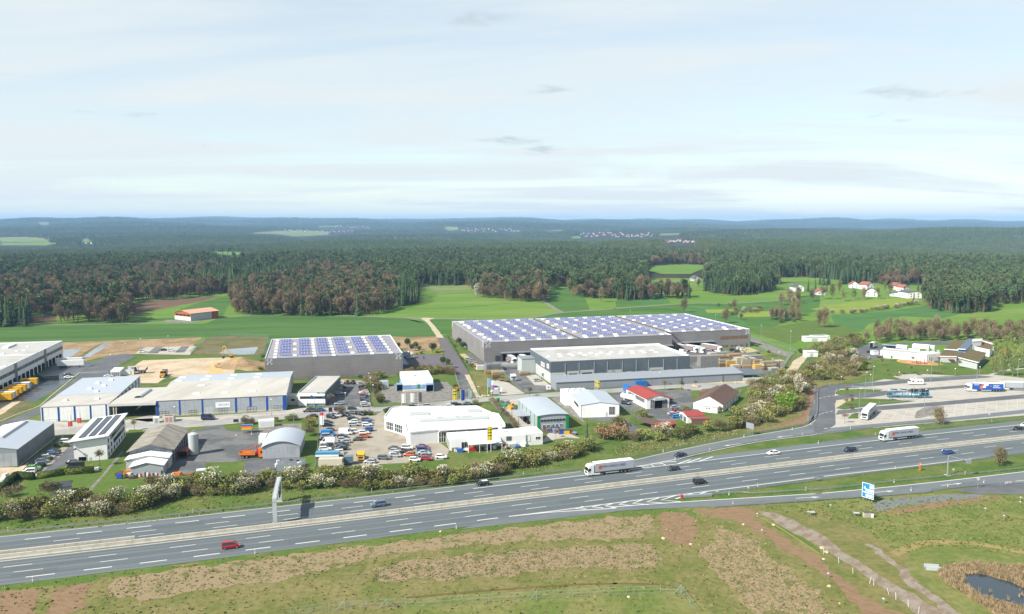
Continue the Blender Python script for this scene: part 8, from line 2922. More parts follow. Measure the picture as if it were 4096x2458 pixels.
mb.tube((5.2,-0.3,8.6),(6.6,-0.3,8.0),0.3,0.28,CM.mach,6)
mb.tube((6.6,-0.3,8.0),(6.6,-0.3,2.6),0.28,0.2,CM.mach,6)
mb.put('stick',t)
one(t,'bucket','prof',[(5.9,2.6),(7.1,2.7),(6.9,1.2),(6.0,1.5)],-0.8,0.2,CM.plastic)
def dumper(label,px,deg):
 p=GP(px)
 t=thing('dump_truck',label,'dump truck',(p.x,p.y,0.05),rad(deg))
 one(t,'bonnet','prof',[(1.6,0.9),(4.2,0.9),(4.3,1.9),(3.0,2.1),(1.6,2.1)],-1.2,1.2,CM.mach)
 mb=MB()
 mb.box(1.4,2.9,-1.0,1.0,2.1,3.3,CM.glass)
 mb.box(1.35,2.95,-1.05,1.05,3.3,3.4,CM.mach)
 mb.put('cab',t)
 one(t,'dump_body','prof',[(-4.5,1.6),(-4.9,3.0),(-4.6,3.0),(-3.8,1.6),(0.6,1.4),(1.2,3.1),(1.5,3.1),(1.0,1.1),(-3.8,1.1)],-1.4,1.4,S.taupe2)
 for x in(2.9,-1.4,-3.0):
  for sy in(-1,1):
   add_wheel(t,x,sy*1.15,0.75,0.5)
dumper('yellow dump truck standing on the sand pad','t1 1975,625',-75)
dumper('yellow dump truck beside the site cabins','t1 1665,585',190)
p=GP('t7 1880,1030')
t=thing('lorry','yellow lorry tractor facing out at the hedgerow end of the dealer yard','lorry',(p.x,p.y+1,0.06),rad(-85))
cab(t,2.4,'yellow',3.0,1.9)
mb=MB()
mb.box(-3.0,0.6,-0.5,0.5,0.6,1.0,CM.chassis)
mb.box(-2.8,-0.2,-1.0,1.0,1.0,1.2,CM.yellow)
mb.put('chassis',t)
for x in(1.2,-2.0):
 for sy in(-1,1):
  add_wheel(t,x,sy*0.95)
for px,m,lb,rz in(('t7 1480,1030','tri','trailer with a blue, white and brown striped tarpaulin at the fence',0.06),('t7 1520,1110','cream','long cream trailer beside the hedgerow',0.06),('t7 1735,1080','blue grey','small grey trailer by the hedgerow',0.1)):
 p=GP(px)
 t=thing('trailer',lb,'trailer',(p.x,p.y,0.06),rz)
 w=3.9 if m!='blue grey' else 1.5
 if m=='tri':
  for z0,z1,c in((0.7,1.5,CM.brown),(1.5,2.2,CM.white),(2.2,3.0,CM.teal)):
   one(t,'tarpaulin','box',-w,w,-1.2,1.2,z0,z1,c)
 else:
  one(t,'box','box',-w,w,-1.2,1.2,0.7,2.9,CM[m])
 for sy in(-1,1):
  for x in(-0.7,0.5):
   add_wheel(t,x-w*0.2,sy*1.0,0.4,0.25)
 one(t,'drawbar','box',w,w+1.3,-0.08,0.08,0.55,0.7,CM.chassis)
# street furniture and small things
def barrier(label,c,x0,x1,off,seg=4.0,h=1.15):
 t=thing('median_barrier',label,'barrier',(0,0,0))
 mb=MB()
 mb.prof([(-0.36,0),(0.36,0),(0.36,0.1),(0.24,0.4),(0.2,h),(-0.2,h),(-0.24,0.4),(-0.36,0.1)],-seg/2+0.03,seg/2-0.03,S.concrete)
 me=mb.mesh('barrier_segment')
 x=x0
 k=0
 while x<x1:
  p,q=rp(c,x,off),rp(c,x+0.1,off)
  d=q-p
  place('barrier_segment',me,t,(p.x,p.y,0.06),(0,0,math.atan2(d.y,d.x)-math.pi/2))
  x+=seg*0.944
  k+=1
 return t
barrier('concrete median barrier along the nearer carriageway',C1,-150,230,1.35)
barrier('second concrete barrier along the farther carriageway',C2,-150,-98,-9.2)
mb=MB()
ln_a,ln_b=rline(C1,-150,230,1.58),rline(C1,-150,230,2.1)
n_=len(ln_a)
vs_=[(p.x,p.y,1.1)for p in ln_a]+[(p.x,p.y,1.1)for p in ln_b]+[(p.x,p.y,0.05)for p in ln_b]+[(p.x,p.y,0.05)for p in ln_a]
fs_=[]
for i in range(n_-1):
 fs_+=[(i,i+1,n_+i+1,n_+i),(n_+i,n_+i+1,2*n_+i+1,2*n_+i),(i+1,i,3*n_+i,3*n_+i+1)]
mb.add(vs_,fs_,mat('median_dirt',srgb(112,106,90),0.95,0.2,0.4))
tag(mb.put('median_fill'),'raised gravel fill behind the concrete barrier',None,None,'structure')
def guard_rail(label,pts,post=4.0,z=0.08):
 if isinstance(pts,str):
  pts=spline(GL(pts),6)
 t=thing('guard_rail',label,'guard rail',(0,0,0))
 n=len(pts)
 mb=MB()
 vs,fs=[],[]
 nr=[]
 for i in range(n):
  a,b=pts[max(0,i-1)],pts[min(n-1,i+1)]
  d=(b-a).normalized()
  nr.append(Vector((-d.y,d.x,0)))
 prof=[(-0.04,0.45),(0.06,0.52),(-0.02,0.6),(0.06,0.68),(-0.04,0.75),(-0.08,0.75),(-0.08,0.45)]
 m=len(prof)
 for i in range(n):
  for o,zz in prof:
   q=pts[i]+nr[i]*o
   vs.append((q.x,q.y,zz+z))
 for i in range(n-1):
  for j in range(m):
   fs.append((i*m+j,(i+1)*m+j,(i+1)*m+(j+1)%m,i*m+(j+1)%m))
 mb.add(vs,fs,S.steel)
 mb.put('rail',t)
 if 'post' not in SHARED:
  pm=MB()
  pm.box(-0.06,0.06,-0.06,0.06,0,0.7,S.steel)
  SHARED['post']=pm.mesh('post')
 acc=0.0
 for i in range(n-1):
  ln=(pts[i+1]-pts[i]).length
  while acc<ln:
   q=pts[i].lerp(pts[i+1],acc/ln)
   place('post',SHARED['post'],t,(q.x,q.y,z))
   acc+=post
  acc-=ln
 return t
guard_rail('steel guard rail under the blossoming hedgerow',rline(C2,-150,xs_of('t8 2105,1120'),5.6),6)
guard_rail('steel guard rail along the outer edge of the slip road','u1 -200,1080 250,1000 700,905 1500,750 2200,630 2330,590 2420,520 2440,400 2445,200',5)
guard_rail('steel guard rail along the inner edge of the slip road','u1 740,1040 1000,970 1700,825 2300,745 2473,718 u2 0,725 700,645 1420,578',5)
guard_rail('guard rail along the nearer carriageway beside the exit gore','u1 1120,1452 1600,1395 2473,1275 u2 0,1285 900,1165 1700,1060 2600,935',4)
guard_rail('guard rail along the upper side of the exit ramp','u6 860,85 1110,60 1500,30 u1 1700,1445 2473,1395 u2 0,1400 1000,1290 2000,1190 2600,1125',4)
guard_rail('guard rail along the lower side of the exit ramp','u6 1200,200 1800,160 2473,115 u7 0,112 700,70 1300,25 u2 1400,1400 1990,1335 2300,1318 2600,1322',5)
guard_rail('guard rail between the motorway and the lorry park','u2 50,828 350,795 690,745',4)
guard_rail('guard rail behind the second white lorry','u2 1250,660 1700,618 2473,535 2600,520',4)
guard_rail('guard rail on the narrow grass island','t5 200,1130 230,1085 420,1062 770,1095',4)
guard_rail('guard rail on the long grass island','t5 250,1325 480,1292 700,1262 1130,1228',4)
guard_rail('guard rail around the curve of the lorry park entry','t5 -40,1110 20,1070 120,1042 230,1030',4)
guard_rail('guard rail around the bend of the restaurant service road','t5 385,670 385,625 440,580 600,545',4)
def gantry():
 a=GP('u4 848,398')
 b=GP('u4 905,128')
 t=thing('sign_gantry','grey steel sign gantry spanning the farther carriageway','gantry',(0,0,0))
 m=S.lightgrey
 h=6.3
 d=(b-a)
 rz=math.atan2(d.y,d.x)
 for p in(a,b):
  mb=MB()
  mb.box(-0.42,0.42,-0.55,0.55,0,h,m)
  mb.put('post',t,(p.x,p.y,0.05),(0,0,rz))
  mb=MB()
  mb.box(-0.8,0.8,-0.8,0.8,0,0.25,S.concrete)
  mb.put('foot',t,(p.x,p.y,0.05),(0,0,rz))
 mb=MB()
 ln=d.xy.length
 mb.box(-0.5,ln+0.5,-0.6,0.6,h,h+1.0,m)
 mb.put('beam',t,(a.x,a.y,0.05),(0,0,rz))
 mb=MB()
 mb.box(ln*0.36,ln*0.36+4.6,-0.95,-0.62,h-1.3,h+1.9,S.slate)
 mb.put('sign_panel',t,(a.x,a.y,0.05),(0,0,rz))
 mb=MB()
 for k in range(12):
  x=ln*k/12
  mb.tube((x,-0.5,h+1.0),(x,-0.5,h+1.9),0.03,0.03,m,4)
  mb.tube((x,0.5,h+1.0),(x,0.5,h+1.9),0.03,0.03,m,4)
 for y in(-0.5,0.5):
  mb.tube((0,y,h+1.9),(ln,y,h+1.9),0.03,0.03,m,4)
 mb.put('railing',t,(a.x,a.y,0.05),(0,0,rz))
gantry()
def cantilever_gantry():
 a=GP('u2 1548,1218')
 t=thing('signal_gantry','grey cantilever signal mast between motorway and ramp','gantry',(a.x,a.y,0.05))
 one(t,'mast','tube',(0,0,0),(0,0,6.6),0.26,0.22,S.steel,8)
 one(t,'arm','tube',(0,0,6.5),(5.6,-1.0,5.2),0.16,0.12,S.steel,6)
 one(t,'signal_box','box',5.2,6.6,-1.4,-0.8,4.4,5.7,S.steel)
 one(t,'foot','box',-0.7,0.7,-0.6,0.6,0,0.25,S.concrete)
cantilever_gantry()
def lamp(label,px,h,group,arm=0.0,rz=0.0,head=0.35):
 p=GP(px)
 t=thing('lamp_post',label,'lamp post',(p.x,p.y,0.05),rz,group)
 key=('lamp',h,arm)
 if key not in SHARED:
  mb=MB()
  mb.tube((0,0,0),(0,0,h),0.12,0.07,S.steel,6)
  if arm:
   mb.tube((0,0,h),(arm,0,h+0.15),0.06,0.05,S.steel,5)
  a=mb.mesh('pole')
  mb=MB()
  mb.box(arm-head,arm+head,-0.2,0.2,h+0.05,h+0.25,S.trim)
  SHARED[key]=(a,mb.mesh('lamp_head'))
 place('pole',SHARED[key][0],t)
 place('lamp_head',SHARED[key][1],t)
for i,(px,h)in enumerate(lr([('t5 553,1175',11.5),('t5 643,1050',10.0),('t5 480,1370',10.5),('t5 1348,995',10.5),('t5 1137,1215',10.5),('t5 1268,1350',9.5),('t5 1903,980',9.5),('t5 2395,940',9.5),('t5 2465,1100',9.5)])):
 lamp('tall grey lamp post of the lorry park, %s from its entry'%ordinal(i+1),px,h,'lamp posts of the lorry park',0.6,0.3)
for i,px in enumerate(['t5 268,1015','t5 620,990','t5 965,960','t5 1305,935','t5 1640,915','t5 1938,893']):
 p=GP(px)
 t=thing('path_light','short post with a lantern by the picnic lawn, %s along the lane'%ordinal(i+1),'lamp post',(p.x,p.y,0.05),0,'lantern posts by the picnic lawn')
 one(t,'pole','tube',(0,0,0),(0,0,3.6),0.09,0.07,S.steel,6)
 one(t,'sign_plate','box',-0.18,0.18,-0.18,0.18,2.6,3.1,S.red)
 one(t,'lantern','tube',(0,0,3.6),(0,0,3.9),0.3,0.2,S.trim,8)
for i,(px,h)in enumerate(lr([('t4 1758,525',12.0),('t4 2112,640',13.5),('t4 1972,840',9.5),('t4 1893,920',9.0),('t4 1762,860',6.0),('t4 538,1050',7.0),('t3 825,1250',7.5),('t8 1868,150',6.0),('t7 803,500',7.0),('t7 1985,460',8.0),('t7 1695,385',6.0),('t7 1320,400',5.5),('t7 1428,440',7),('t7 1072,565',4.5),('t7 2030,310',7),('t7 2000,200',6.5),('t7 1978,130',6.0),('t1 2113,1185',6.5),('t1 1340,540',8.0),('t1 1522,390',8.0),('t1 1703,345',9.0),('t1 2035,330',10.0),('t4 185,200',5.0),('t4 1212,260',5.0),('t7 1850,580',6)])):
 lamp('slim grey lamp post on the estate, %s from the depot side'%ordinal(i+1),px,h,'lamp posts of the estate')
if True:
 mb=MB()
 mb.box(-0.09,0.09,-0.06,0.06,0,0.72,S.trim)
 dm1=mb.mesh('post')
 mb=MB()
 mb.box(-0.1,0.1,-0.07,0.07,0.72,0.9,CM.plastic)
 mb.box(-0.095,0.095,-0.065,0.065,0.9,1.05,S.trim)
 dm2=mb.mesh('reflector_band')
 for i,px in enumerate(lr(['u1 582,935','u1 1555,752','u1 2138,668','u1 2362,605','u1 725,1030','u1 1143,925','u1 1702,820','u1 2260,735','u1 2452,832','u1 1722,1355','u1 1375,1455','u1 2302,1398','u2 130,128','u2 210,192','u2 405,155','u2 657,192','u2 728,350','u2 1050,318','u2 380,662','u2 680,735','u2 1495,600','u2 2085,570','u2 905,1305','u2 1762,1205','u2 1110,1405','u2 1553,1360','u2 1988,1310','u2 918,1145','u6 1422,165','u3 393,1090','u4 602,758','u5 558,455','t8 1368,1210','u4 2010,8','u3 98,485','u3 2325,262'])):
  p=GP(px)
  t=thing('delineator_post','white roadside marker post with a black band, %s from the depot side'%ordinal(i+1),'marker post',(p.x,p.y,0.05),0.3,'marker posts along the roads')
  place('post',dm1,t)
  place('reflector_band',dm2,t)
def sign(label,px,h,w,hh,m,rz,posts=2,face=None,text=None,back=None,cat='road sign'):
 p=GP(px)
 t=thing('road_sign',label,cat,(p.x,p.y,0.05),rz)
 for i in range(posts):
  x=0 if posts==1 else-w*0.35+w*0.7*i/(posts-1)
  one(t,'post','tube',(x,0.06,0),(x,0.06,h),0.07,0.07,S.steel,6)
 one(t,'panel','box',-w/2,w/2,-0.04,0.03,h-hh,h,m)
 if text:
  for s,x,z,size,mm in text:
   place('lettering',text_mesh(s,size,mm),t,(x,-0.05,z),(math.pi/2,0,0))
 return t
bluem=mat('motorway_sign_blue',srgb(30,140,210),0.5,0.03)
t=sign('blue and white motorway exit sign board beside the ramp','u7 585,125',5.4,3.6,4.4,bluem,-0.95,4)
for z0,z1,w0,w1 in[(5.25,5.4,-1.8,1.8),(1.0,1.15,-1.8,1.8),(2.5,2.72,-1.8,1.8),(1.15,5.25,-1.8,-1.66),(1.15,5.25,1.66,1.8),(3.0,3.7,-0.7,1.4),(4.05,4.95,0.5,1.4),(1.4,2.2,-0.6,0.25),(1.4,2.2,0.5,1.4)]:
 one(t,'legend_panel','box',w0,w1,-0.07,-0.045,z0-0.0,z1,S.trim)
mb=MB()
for k in range(5):
 mb.box(-1.3+0.06*k,-0.7-0.06*k,-0.07,-0.045,3.6+0.16*k,3.76+0.16*k,S.trim)
mb.put('arrow',t)
sign('grey back of a large direction sign beside the slip road','u1 1625,725',4.6,3.4,2.2,S.grey,-0.9,4)
for i,px in enumerate(['u1 2410,215','u1 2400,400','u1 2327,600']):
 p=GP(px)
 t=thing('road_sign','grey back of a triangular and round sign pair on the ramp bank, %s uphill'%ORD[3-i],'road sign',(p.x,p.y,0.05),0.4,'sign pairs on the ramp bank')
 one(t,'post','tube',(0,0,0),(0,0,3.4),0.06,0.06,S.steel,6)
 one(t,'triangle_plate','prof',[(-0.6,3.4),(0.6,3.4),(0,2.5)],-0.09,-0.06,S.lightgrey)
 one(t,'round_plate','tube',(0,-0.1,2.0),(0,-0.06,2.0),0.42,0.42,S.lightgrey,12)
for px,lb,m,r,h in[('u2 1912,1375','round sign on a single post beside the ramp',S.lightgrey,0.5,3.6),('t3 862,1130','small round red no-entry sign by the works road',S.red,0.4,2.6),('u1 1160,90','pink round sign at the turning circle',mat('pink_sign',srgb(220,110,170),0.6,0.03),0.4,3.0),('u2 1615,1225','small sign post below the cantilever mast',S.lightgrey,0.35,2.6),('u2 2048,560','grey sign plates on the kerb of the lorry park',S.lightgrey,0.45,3.4),('u1 1605,1420','small post sign on the ramp verge',S.lightgrey,0.3,1.8)]:
 p=GP(px)
 t=thing('road_sign',lb,'road sign',(p.x,p.y,0.05))
 one(t,'post','tube',(0,0,0),(0,0,h),0.05,0.05,S.steel,6)
 one(t,'plate','tube',(0,-0.09,h-r),(0,-0.05,h-r),r,r,m,14)
p=GP('u2 1215,1160')
t=thing('emergency_phone','orange emergency telephone post beside the guard rail','emergency phone',(p.x,p.y,0.05))
one(t,'column','box',-0.18,0.18,-0.15,0.15,0,1.9,CM.lorange)
mb=MB()
mb.box(-0.28,0.28,-0.2,0.2,1.9,2.6,CM.lorange)
mb.box(-0.15,0.15,-0.22,-0.2,2.1,2.4,S.trim)
mb.put('head',t)
p=GP('u6 990,72')
t=thing('crash_cushion','steel crash cushion with red chevron nose at the gore','crash cushion',(p.x,p.y,0.06),rad(8))
one(t,'body','prof',[(-4.5,0.1),(4.5,0.1),(4.5,0.85),(-4.5,0.75)],-0.45,0.45,S.steel)
one(t,'nose','prof',[(-5.0,0.0),(-4.5,0.0),(-4.5,1.0),(-4.9,0.9)],-0.46,0.46,S.red)
for i,px in enumerate(['2255,1335','2280,1332','2312,1330']):
 p=GP('u2 '+px)
 t=thing('chevron_marker','red and white chevron board on the ramp curve, %s of three'%ORD[i+1],'road sign',(p.x,p.y,0.05),0.2,'chevron boards on the ramp curve')
 one(t,'board','box',-0.3,0.3,-0.03,0.03,0.5,1.1,S.trim)
 one(t,'chevron','prof',[(-0.28,0.55),(0.0,0.55),(0.25,0.8),(0.0,1.05),(-0.28,1.05),(-0.03,0.8)],-0.05,-0.03,S.red)
 one(t,'post','box',-0.04,0.04,0.03,0.08,0,1.0,S.steel)
def flag(label,px,h,w,hh,bands,rz=0.2,text=None):
 p=GP(px)
 t=thing('flag',label,'flag',(p.x,p.y,0.05),rz)
 one(t,'pole','tube',(0,0,0),(0,0,h),0.07,0.05,S.trim,6)
 n=8
 z1=h-0.1
 for fr,m in bands:
  z0=z1-hh*fr
  mb=MB()
  vs,fs=[],[]
  for i in range(n+1):
   x=0.08+w*i/n
   y=0.09*math.sin(i*1.1)*i/n
   vs+=[(x,y-0.01,z0),(x,y-0.01,z1),(x,y+0.01,z0),(x,y+0.01,z1)]
  for i in range(n):
   a,b=i*4,i*4+4
   fs+=[(a,b,b+1,a+1),(a+2,a+3,b+3,b+2),(a+1,b+1,b+3,a+3),(a,a+2,b+2,b)]
  mb.add(vs,fs,m)
  mb.put('cloth',t)
  z1=z0
 if text:
  s,x,z,size,m,rot=text
  place('lettering',text_mesh(s,size,m),t,(x,-0.14,z),(math.pi/2,rot,0))
 return t
fy,fb,fg,fgy=mat('flag_yellow',srgb(240,214,40),0.8,0.05),mat('flag_blue',srgb(40,70,160),0.8,0.05),mat('flag_sage',srgb(150,174,160),0.8,0.05),mat('flag_grey',srgb(104,96,108),0.8,0.05)
fl,fv=mat('flag_lilac',srgb(196,130,200),0.8,0.05),mat('flag_pale_blue',srgb(150,190,226),0.8,0.05)
frd=mat('flag_coral',srgb(226,92,96),0.8,0.05)
flag('white and coral flag nearer the grey hall','t6 825,350',7.5,1.6,4.6,[(0.55,S.trim),(0.45,frd)])
flag('white and coral flag beside the white hall','t6 935,310',7.5,1.6,4.6,[(0.55,S.trim),(0.45,frd)])
flag('yellow flag with dark chevrons by the estate street','t8 517,375',7.5,1.6,4.8,[(0.2,fy),(0.08,CM.plastic),(0.2,fy),(0.08,CM.plastic),(0.44,fy)])
flag('plain blue flag by the estate street','t8 615,370',7.0,1.6,4.8,[(1,fb)])
flag('sage green flag with upright white lettering by the estate street','t8 712,368',7.5,1.6,4.8,[(1,fg)],0.2,('DACIA',0.9,5.0,1.0,S.trim,-math.pi/2))
flag('yellow flag with chevrons in front of the dealer workshop','t8 932,945',9.5,1.7,5.0,[(0.2,fy),(0.06,CM.plastic),(0.15,fy),(0.06,CM.plastic),(0.15,fy),(0.06,CM.plastic),(0.32,fy)])
flag('white flag in front of the dealer workshop','t8 1065,830',7.5,1.4,4.2,[(1,S.trim)])
flag('white flag with grey mark behind the showroom','t8 5,385',6.0,1.6,4.0,[(1,S.trim)])
flag('grey violet flag behind the showroom','t8 100,380',6.2,1.5,4.2,[(1,fgy)])
flag('white flag at the gate of the blue depot','t7 2372,390',6.0,1.6,4.2,[(1,S.trim)])
flag('pale blue flag on the pale gravel lot','t8 935,245',8.0,1.6,4.2,[(1,fv)])
flag('white and lilac flag on the pale gravel lot','t8 980,250',7.2,1.4,4.4,[(0.5,S.trim),(0.5,fl)])
flag('white flag at the corner of the dealer yard','t7 1383,700',8.0,1.6,5.0,[(0.25,frd),(0.75,S.trim)])
for i,px in enumerate(['2228,235','2243,240','2258,250']):
 flag('yellow pennant beside the tall white block, %s of three'%ORD[i+1],'t8 '+px,7.0,1.0,3.2,[(0.35,fy),(0.1,CM.plastic),(0.55,fy)])
def fence(label,pts,h,post=2.5,m='steel',mesh=True,name='fence',rails=3):
 if isinstance(pts,str):
  pts=GL(pts)
 t=thing(name,label,'fence',(0,0,0))
 key=('fp',h,m)
 if key not in SHARED:
  mb=MB()
  mb.box(-0.04,0.04,-0.04,0.04,0,h,S[m])
  SHARED[key]=mb.mesh('post')
 for a,b in zip(pts,pts[1:]):
  ln=(b-a).length
  n=max(1,round(ln/post))
  rz=math.atan2((b-a).y,(b-a).x)
  for i in range(n):
   q=a.lerp(b,i/n)
   place('post',SHARED[key],t,(q.x,q.y,0.03))
  mb=MB()
  for k in range(rails):
   z=h*(0.1+0.85*k/max(1,rails-1))
   mb.box(0,ln,-0.015,0.015,z-0.02,z+0.02,S[m])
  if mesh:
   k=int(ln/0.35)
   for i in range(k):
    x=ln*i/k
    mb.box(x-0.012,x+0.012,-0.01,0.01,0.05,h,S[m])
  mb.put('mesh_panel',t,(a.x,a.y,0.03),(0,0,rz))
 return t
S.postgreen=mat('green_grey_post',srgb(150,172,162),0.6,0.05)
fence('tall steel mesh fence around the storm basin','t1 2300,350 2473,195 t2 0,165 300,140 770,155 700,360 0,345',2.2,3.5)
fence('long steel mesh fence beside the huge warehouse','t4 1640,470 1900,560 2100,610 2175,640 2110,690 2050,790 1990,880 1890,925 1790,935',2.4,3.0)
fence('dark railing beside the new asphalt road','t3 455,450 520,560 690,845',1.6,3.0,'darktrim',True)
fence('dark railing in front of the small grey warehouse','t2 1040,668 1450,648 1930,635',1.6,3.0,'darktrim',True)
fence('steel mesh fence along the dirty yard of the dark hall','t3 1110,870 1240,1020 1350,1120',2.0,2.5)
fence('steel mesh fence along the works road','t3 540,905 575,1010 620,1180',1.8,3.0)
fence('steel mesh fence along the workshop yard','t8 965,325 1100,480 1240,640',1.9,2.5)
fence('steel mesh fence below the white hall','u1 60,400 200,480 400,615',1.8,2.5)
fence('steel mesh fence beside the tiled house','u1 725,350 850,400 930,430',1.8,2.5)
fence('grey mesh fence beside the construction lawn','t1 1430,490 1630,385',2.0,3.0)
fence('grey mesh fence in front of the sand pad','t1 1440,590 1615,490',2.0,3.0)
fence('fence along the grass plot of the arched hall','t7 1325,1140 1350,1000 1370,700 1370,540',1.8,3.0)
fence('low street fence in front of the blue-striped hall','t7 120,500 500,490 980,455',1.2,2.5)
fence('gate fence of the blue and white depot','t7 2000,395 2160,380 2290,378',1.8,2.5)
fence('weathered wire fence on the scrubby ramp bank','u1 1700,700 1950,640 2260,500 2300,300 2330,150',1.5,5.0,'wood',False,'wire_fence',2)
fence('grey fence behind the red-roofed hall','u1 1370,450 1440,330 1520,205',1.6,2.5)
fence('thin wire fence with grey posts across the lower meadow','u4 1030,1500 1260,1465 1495,1430 1945,1400 2420,1385 u5 170,1390 620,1350 1270,1310 1960,1275 2390,1250 u6 135,1240 545,1225 800,1240 900,1365 990,1490',1.7,7.5,'postgreen',False,'wire_fence',3)
for i,px in enumerate(['u4 1688,1420','u4 2195,1405','u5 1530,1310','u6 795,1235']):
 p=GP(px)
 t=thing('fence_brace','grey braced corner post of the meadow fence, %s along it'%ORD[i+1],'fence post',(p.x,p.y,0.03),0.15,'braced posts of the meadow fence')
 one(t,'post','tube',(0,0,0),(0,0,2.1),0.06,0.06,S.postgreen,5)
 for sx in(-1,1):
  one(t,'strut','tube',(0,0,2.0),(sx*1.6,0,0),0.05,0.05,S.postgreen,5)
for i,px in enumerate(lr(['u7 50,760','u7 240,870','u7 410,995','u7 608,1115','u7 660,1135','u7 845,1250','u7 928,1310','u7 1078,1400','u7 1198,1475','u6 1615,755','u6 1450,755','u6 1575,940','u6 1775,1025','u6 1975,1045','u6 1750,1170','u6 1915,1155','u6 2118,1160','u6 2243,1265','u6 2035,1325','u6 1440,610','u5 580,575','u5 1255,500','u5 1550,500','u5 2120,445','u5 2320,375','u5 1415,830','u5 1755,800','u5 2300,830','u5 820,910','u5 430,935','u5 1970,840','u6 145,810','u6 105,355','u6 280,375'])):
 p=GP(px)
 mb=MB()
 mb.tube((0,0,-0.05),(RNG.normal(0,0.35),RNG.normal(0.3,0.2),1.5),0.04,0.035,S.wood if px[:2]!='u7' else S.trim,5)
 tag(mb.put('wooden_stake',None,(p.x,p.y,0.03)),'slanting %s stake in the meadow, %s from the depot side'%('pale' if px[:2]=='u7' else 'wooden',ordinal(i+1)),'stake','stakes in the meadow')
rg=random.Random(12)
SM=[mat('stack_timber',srgb(172,146,108),0.9,0.15,1.0),mat('stack_grey',srgb(150,150,146),0.8,0.15,1.0),mat('stack_pale',srgb(196,186,166),0.9,0.12,1.0),mat('stack_yellow',srgb(226,176,40),0.6,0.08,1.0),mat('stack_brown',srgb(140,112,78),0.9,0.15,1.0)]
STK=[(970,745,10,4,3.4,1),(1040,800,4,3,3.0,2),(1165,800,16,4,6.2,1),(1190,715,7,4,4.0,2),(1285,715,8,4,4.2,0),(1300,800,6,4,5.6,4),(1380,800,6,4,3.4,3),(1430,760,8,4,5.2,0),(1495,800,5,4,5.0,2),(1565,800,6,4,4.4,2),(1635,795,5,4,4.4,2),(1710,800,5,3,3.6,0),(1690,750,8,4,4.0,1),(1750,835,8,3,2.6,3),(1845,840,8,4,4.6,4),(1960,830,6,4,4.6,2),(1590,825,7,3,1.6,0),(1450,830,5,3,2.2,2),(1190,845,8,2,1.2,2),(1510,730,6,4,3.0,1),(1600,745,7,4,3.6,2),(1910,860,5,3,2.0,1)]
for i,(x,y,w,d,h,mi)in enumerate(STK):
 p=GP('t4 %d,%d'%(x,y))
 t=thing('timber_stack','%s stack of formwork boards in the storage yard, %s from the dark hall'%(['tan','grey','pale','yellow','brown'][mi],ordinal(i+1)),'timber stack',(p.x,p.y,0.05),0.26+rg.uniform(-0.05,0.05),'stacks in the timber yard')
 n=max(2,int(h/0.55))
 for k in range(n):
  z=h*k/n
  mb=MB()
  e=rg.uniform(-0.12,0.12)
  mb.box(-w/2+e,w/2+e,-d/2,d/2,z+0.1,z+h/n,SM[mi if rg.random()<0.75 else rg.randrange(3)])
  for q in range(3):
   xx=-w/2+w*(q+0.5)/3
   mb.box(xx-0.1,xx+0.1,-d/2+0.05,d/2-0.05,z,z+0.1,SM[4])
  mb.put('board_layer',t)
for i,(px,w,d,h,m)in enumerate([('t3 1000,850',9,5,4.2,1),('t3 1060,900',7,4,2.2,2),('t3 1035,950',5,4,2.6,4),('t3 985,890',8,3,2.0,0),('t3 1140,835',6,3,1.6,1),('t3 1240,830',9,3,1.8,1),('t3 1370,890',5,3,1.8,2),('t3 1380,910',6,2.4,1.0,4)]):
 p=GP(px)
 t=thing('steel_stack','stack of stored steel frames and pallets by the works road, %s of the stacks'%ordinal(i+1),'material stack',(p.x,p.y,0.05),0.26,'stacks by the works road')
 n=max(2,int(h/0.7))
 for k in range(n):
  mb=MB()
  z=h*k/n
  mm=S.steel if m==1 else SM[m]
  for q in range(int(w)):
   xx=-w/2+w*(q+0.5)/int(w)
   mb.box(xx-0.12,xx+0.12,-d/2,d/2,z,z+h/n*0.6,mm)
  mb.box(-w/2,w/2,-d/2,-d/2+0.15,z+h/n*0.6,z+h/n*0.85,mm)
  mb.box(-w/2,w/2,d/2-0.15,d/2,z+h/n*0.6,z+h/n*0.85,mm)
  mb.put('frame_layer',t)
for px,w,lb in[('t3 895,845',8,'white storage tent wall at the bank of the works road'),('t3 1250,815',22,'long white hoarding behind the stacks'),('t3 1090,815',9,'short white hoarding beside the stacks')]:
 p=GP(px)
 t=thing('hoarding',lb,'hoarding',(p.x,p.y,0.05),0.26)
 for k in range(max(2,int(w/4))):
  n=max(2,int(w/4))
  one(t,'panel','box',-w/2+w*k/n+0.03,-w/2+w*(k+1)/n-0.03,0,2.4 if w<9 else 0.5,0,2.4,S.offwhite)
p=GP('t3 1130,985')
t=thing('flatbed_trailer','empty flatbed trailer on the pale gravel lot','trailer',(p.x,p.y,0.05),rad(-50))
one(t,'deck','box',-3.6,3.6,-1.1,1.1,0.9,1.05,SM[4])
for x in(-1.0,-2.2):
 for sy in(-1,1):
  add_wheel(t,x,sy*0.95,0.42,0.25)
one(t,'chassis','box',-3.5,5.0,-0.1,0.1,0.6,0.9,CM.chassis)
for px,lb,w,h in[('t3 1670,1105','white sign cube with a violet ring at the yard gate',2.2,3.0),('t3 1040,1165','grey info board at the junction',3.0,3.2),('t7 1515,470','dark advertising board at the street',1.6,2.6),('t7 375,585','dark notice board by the grass plot',2.0,1.6)]:
 p=GP(px)
 t=thing('sign_board',lb,'sign',(p.x,p.y,0.05),0.2)
 m=S.trim if 'white' in lb else(S.lightgrey if 'grey' in lb else CM.plastic)
 one(t,'board','box',-w/2,w/2,-0.1,0.1,h*0.3,h,m)
 for sx in(-1,1):
  one(t,'post','box',sx*w*0.4-0.06,sx*w*0.4+0.06,0.1,0.2,0,h*0.9,S.steel)
 if 'violet' in lb:
  one(t,'emblem','tube',(0,-0.13,h*0.65),(0,-0.1,h*0.65),0.5,0.5,fl,14)
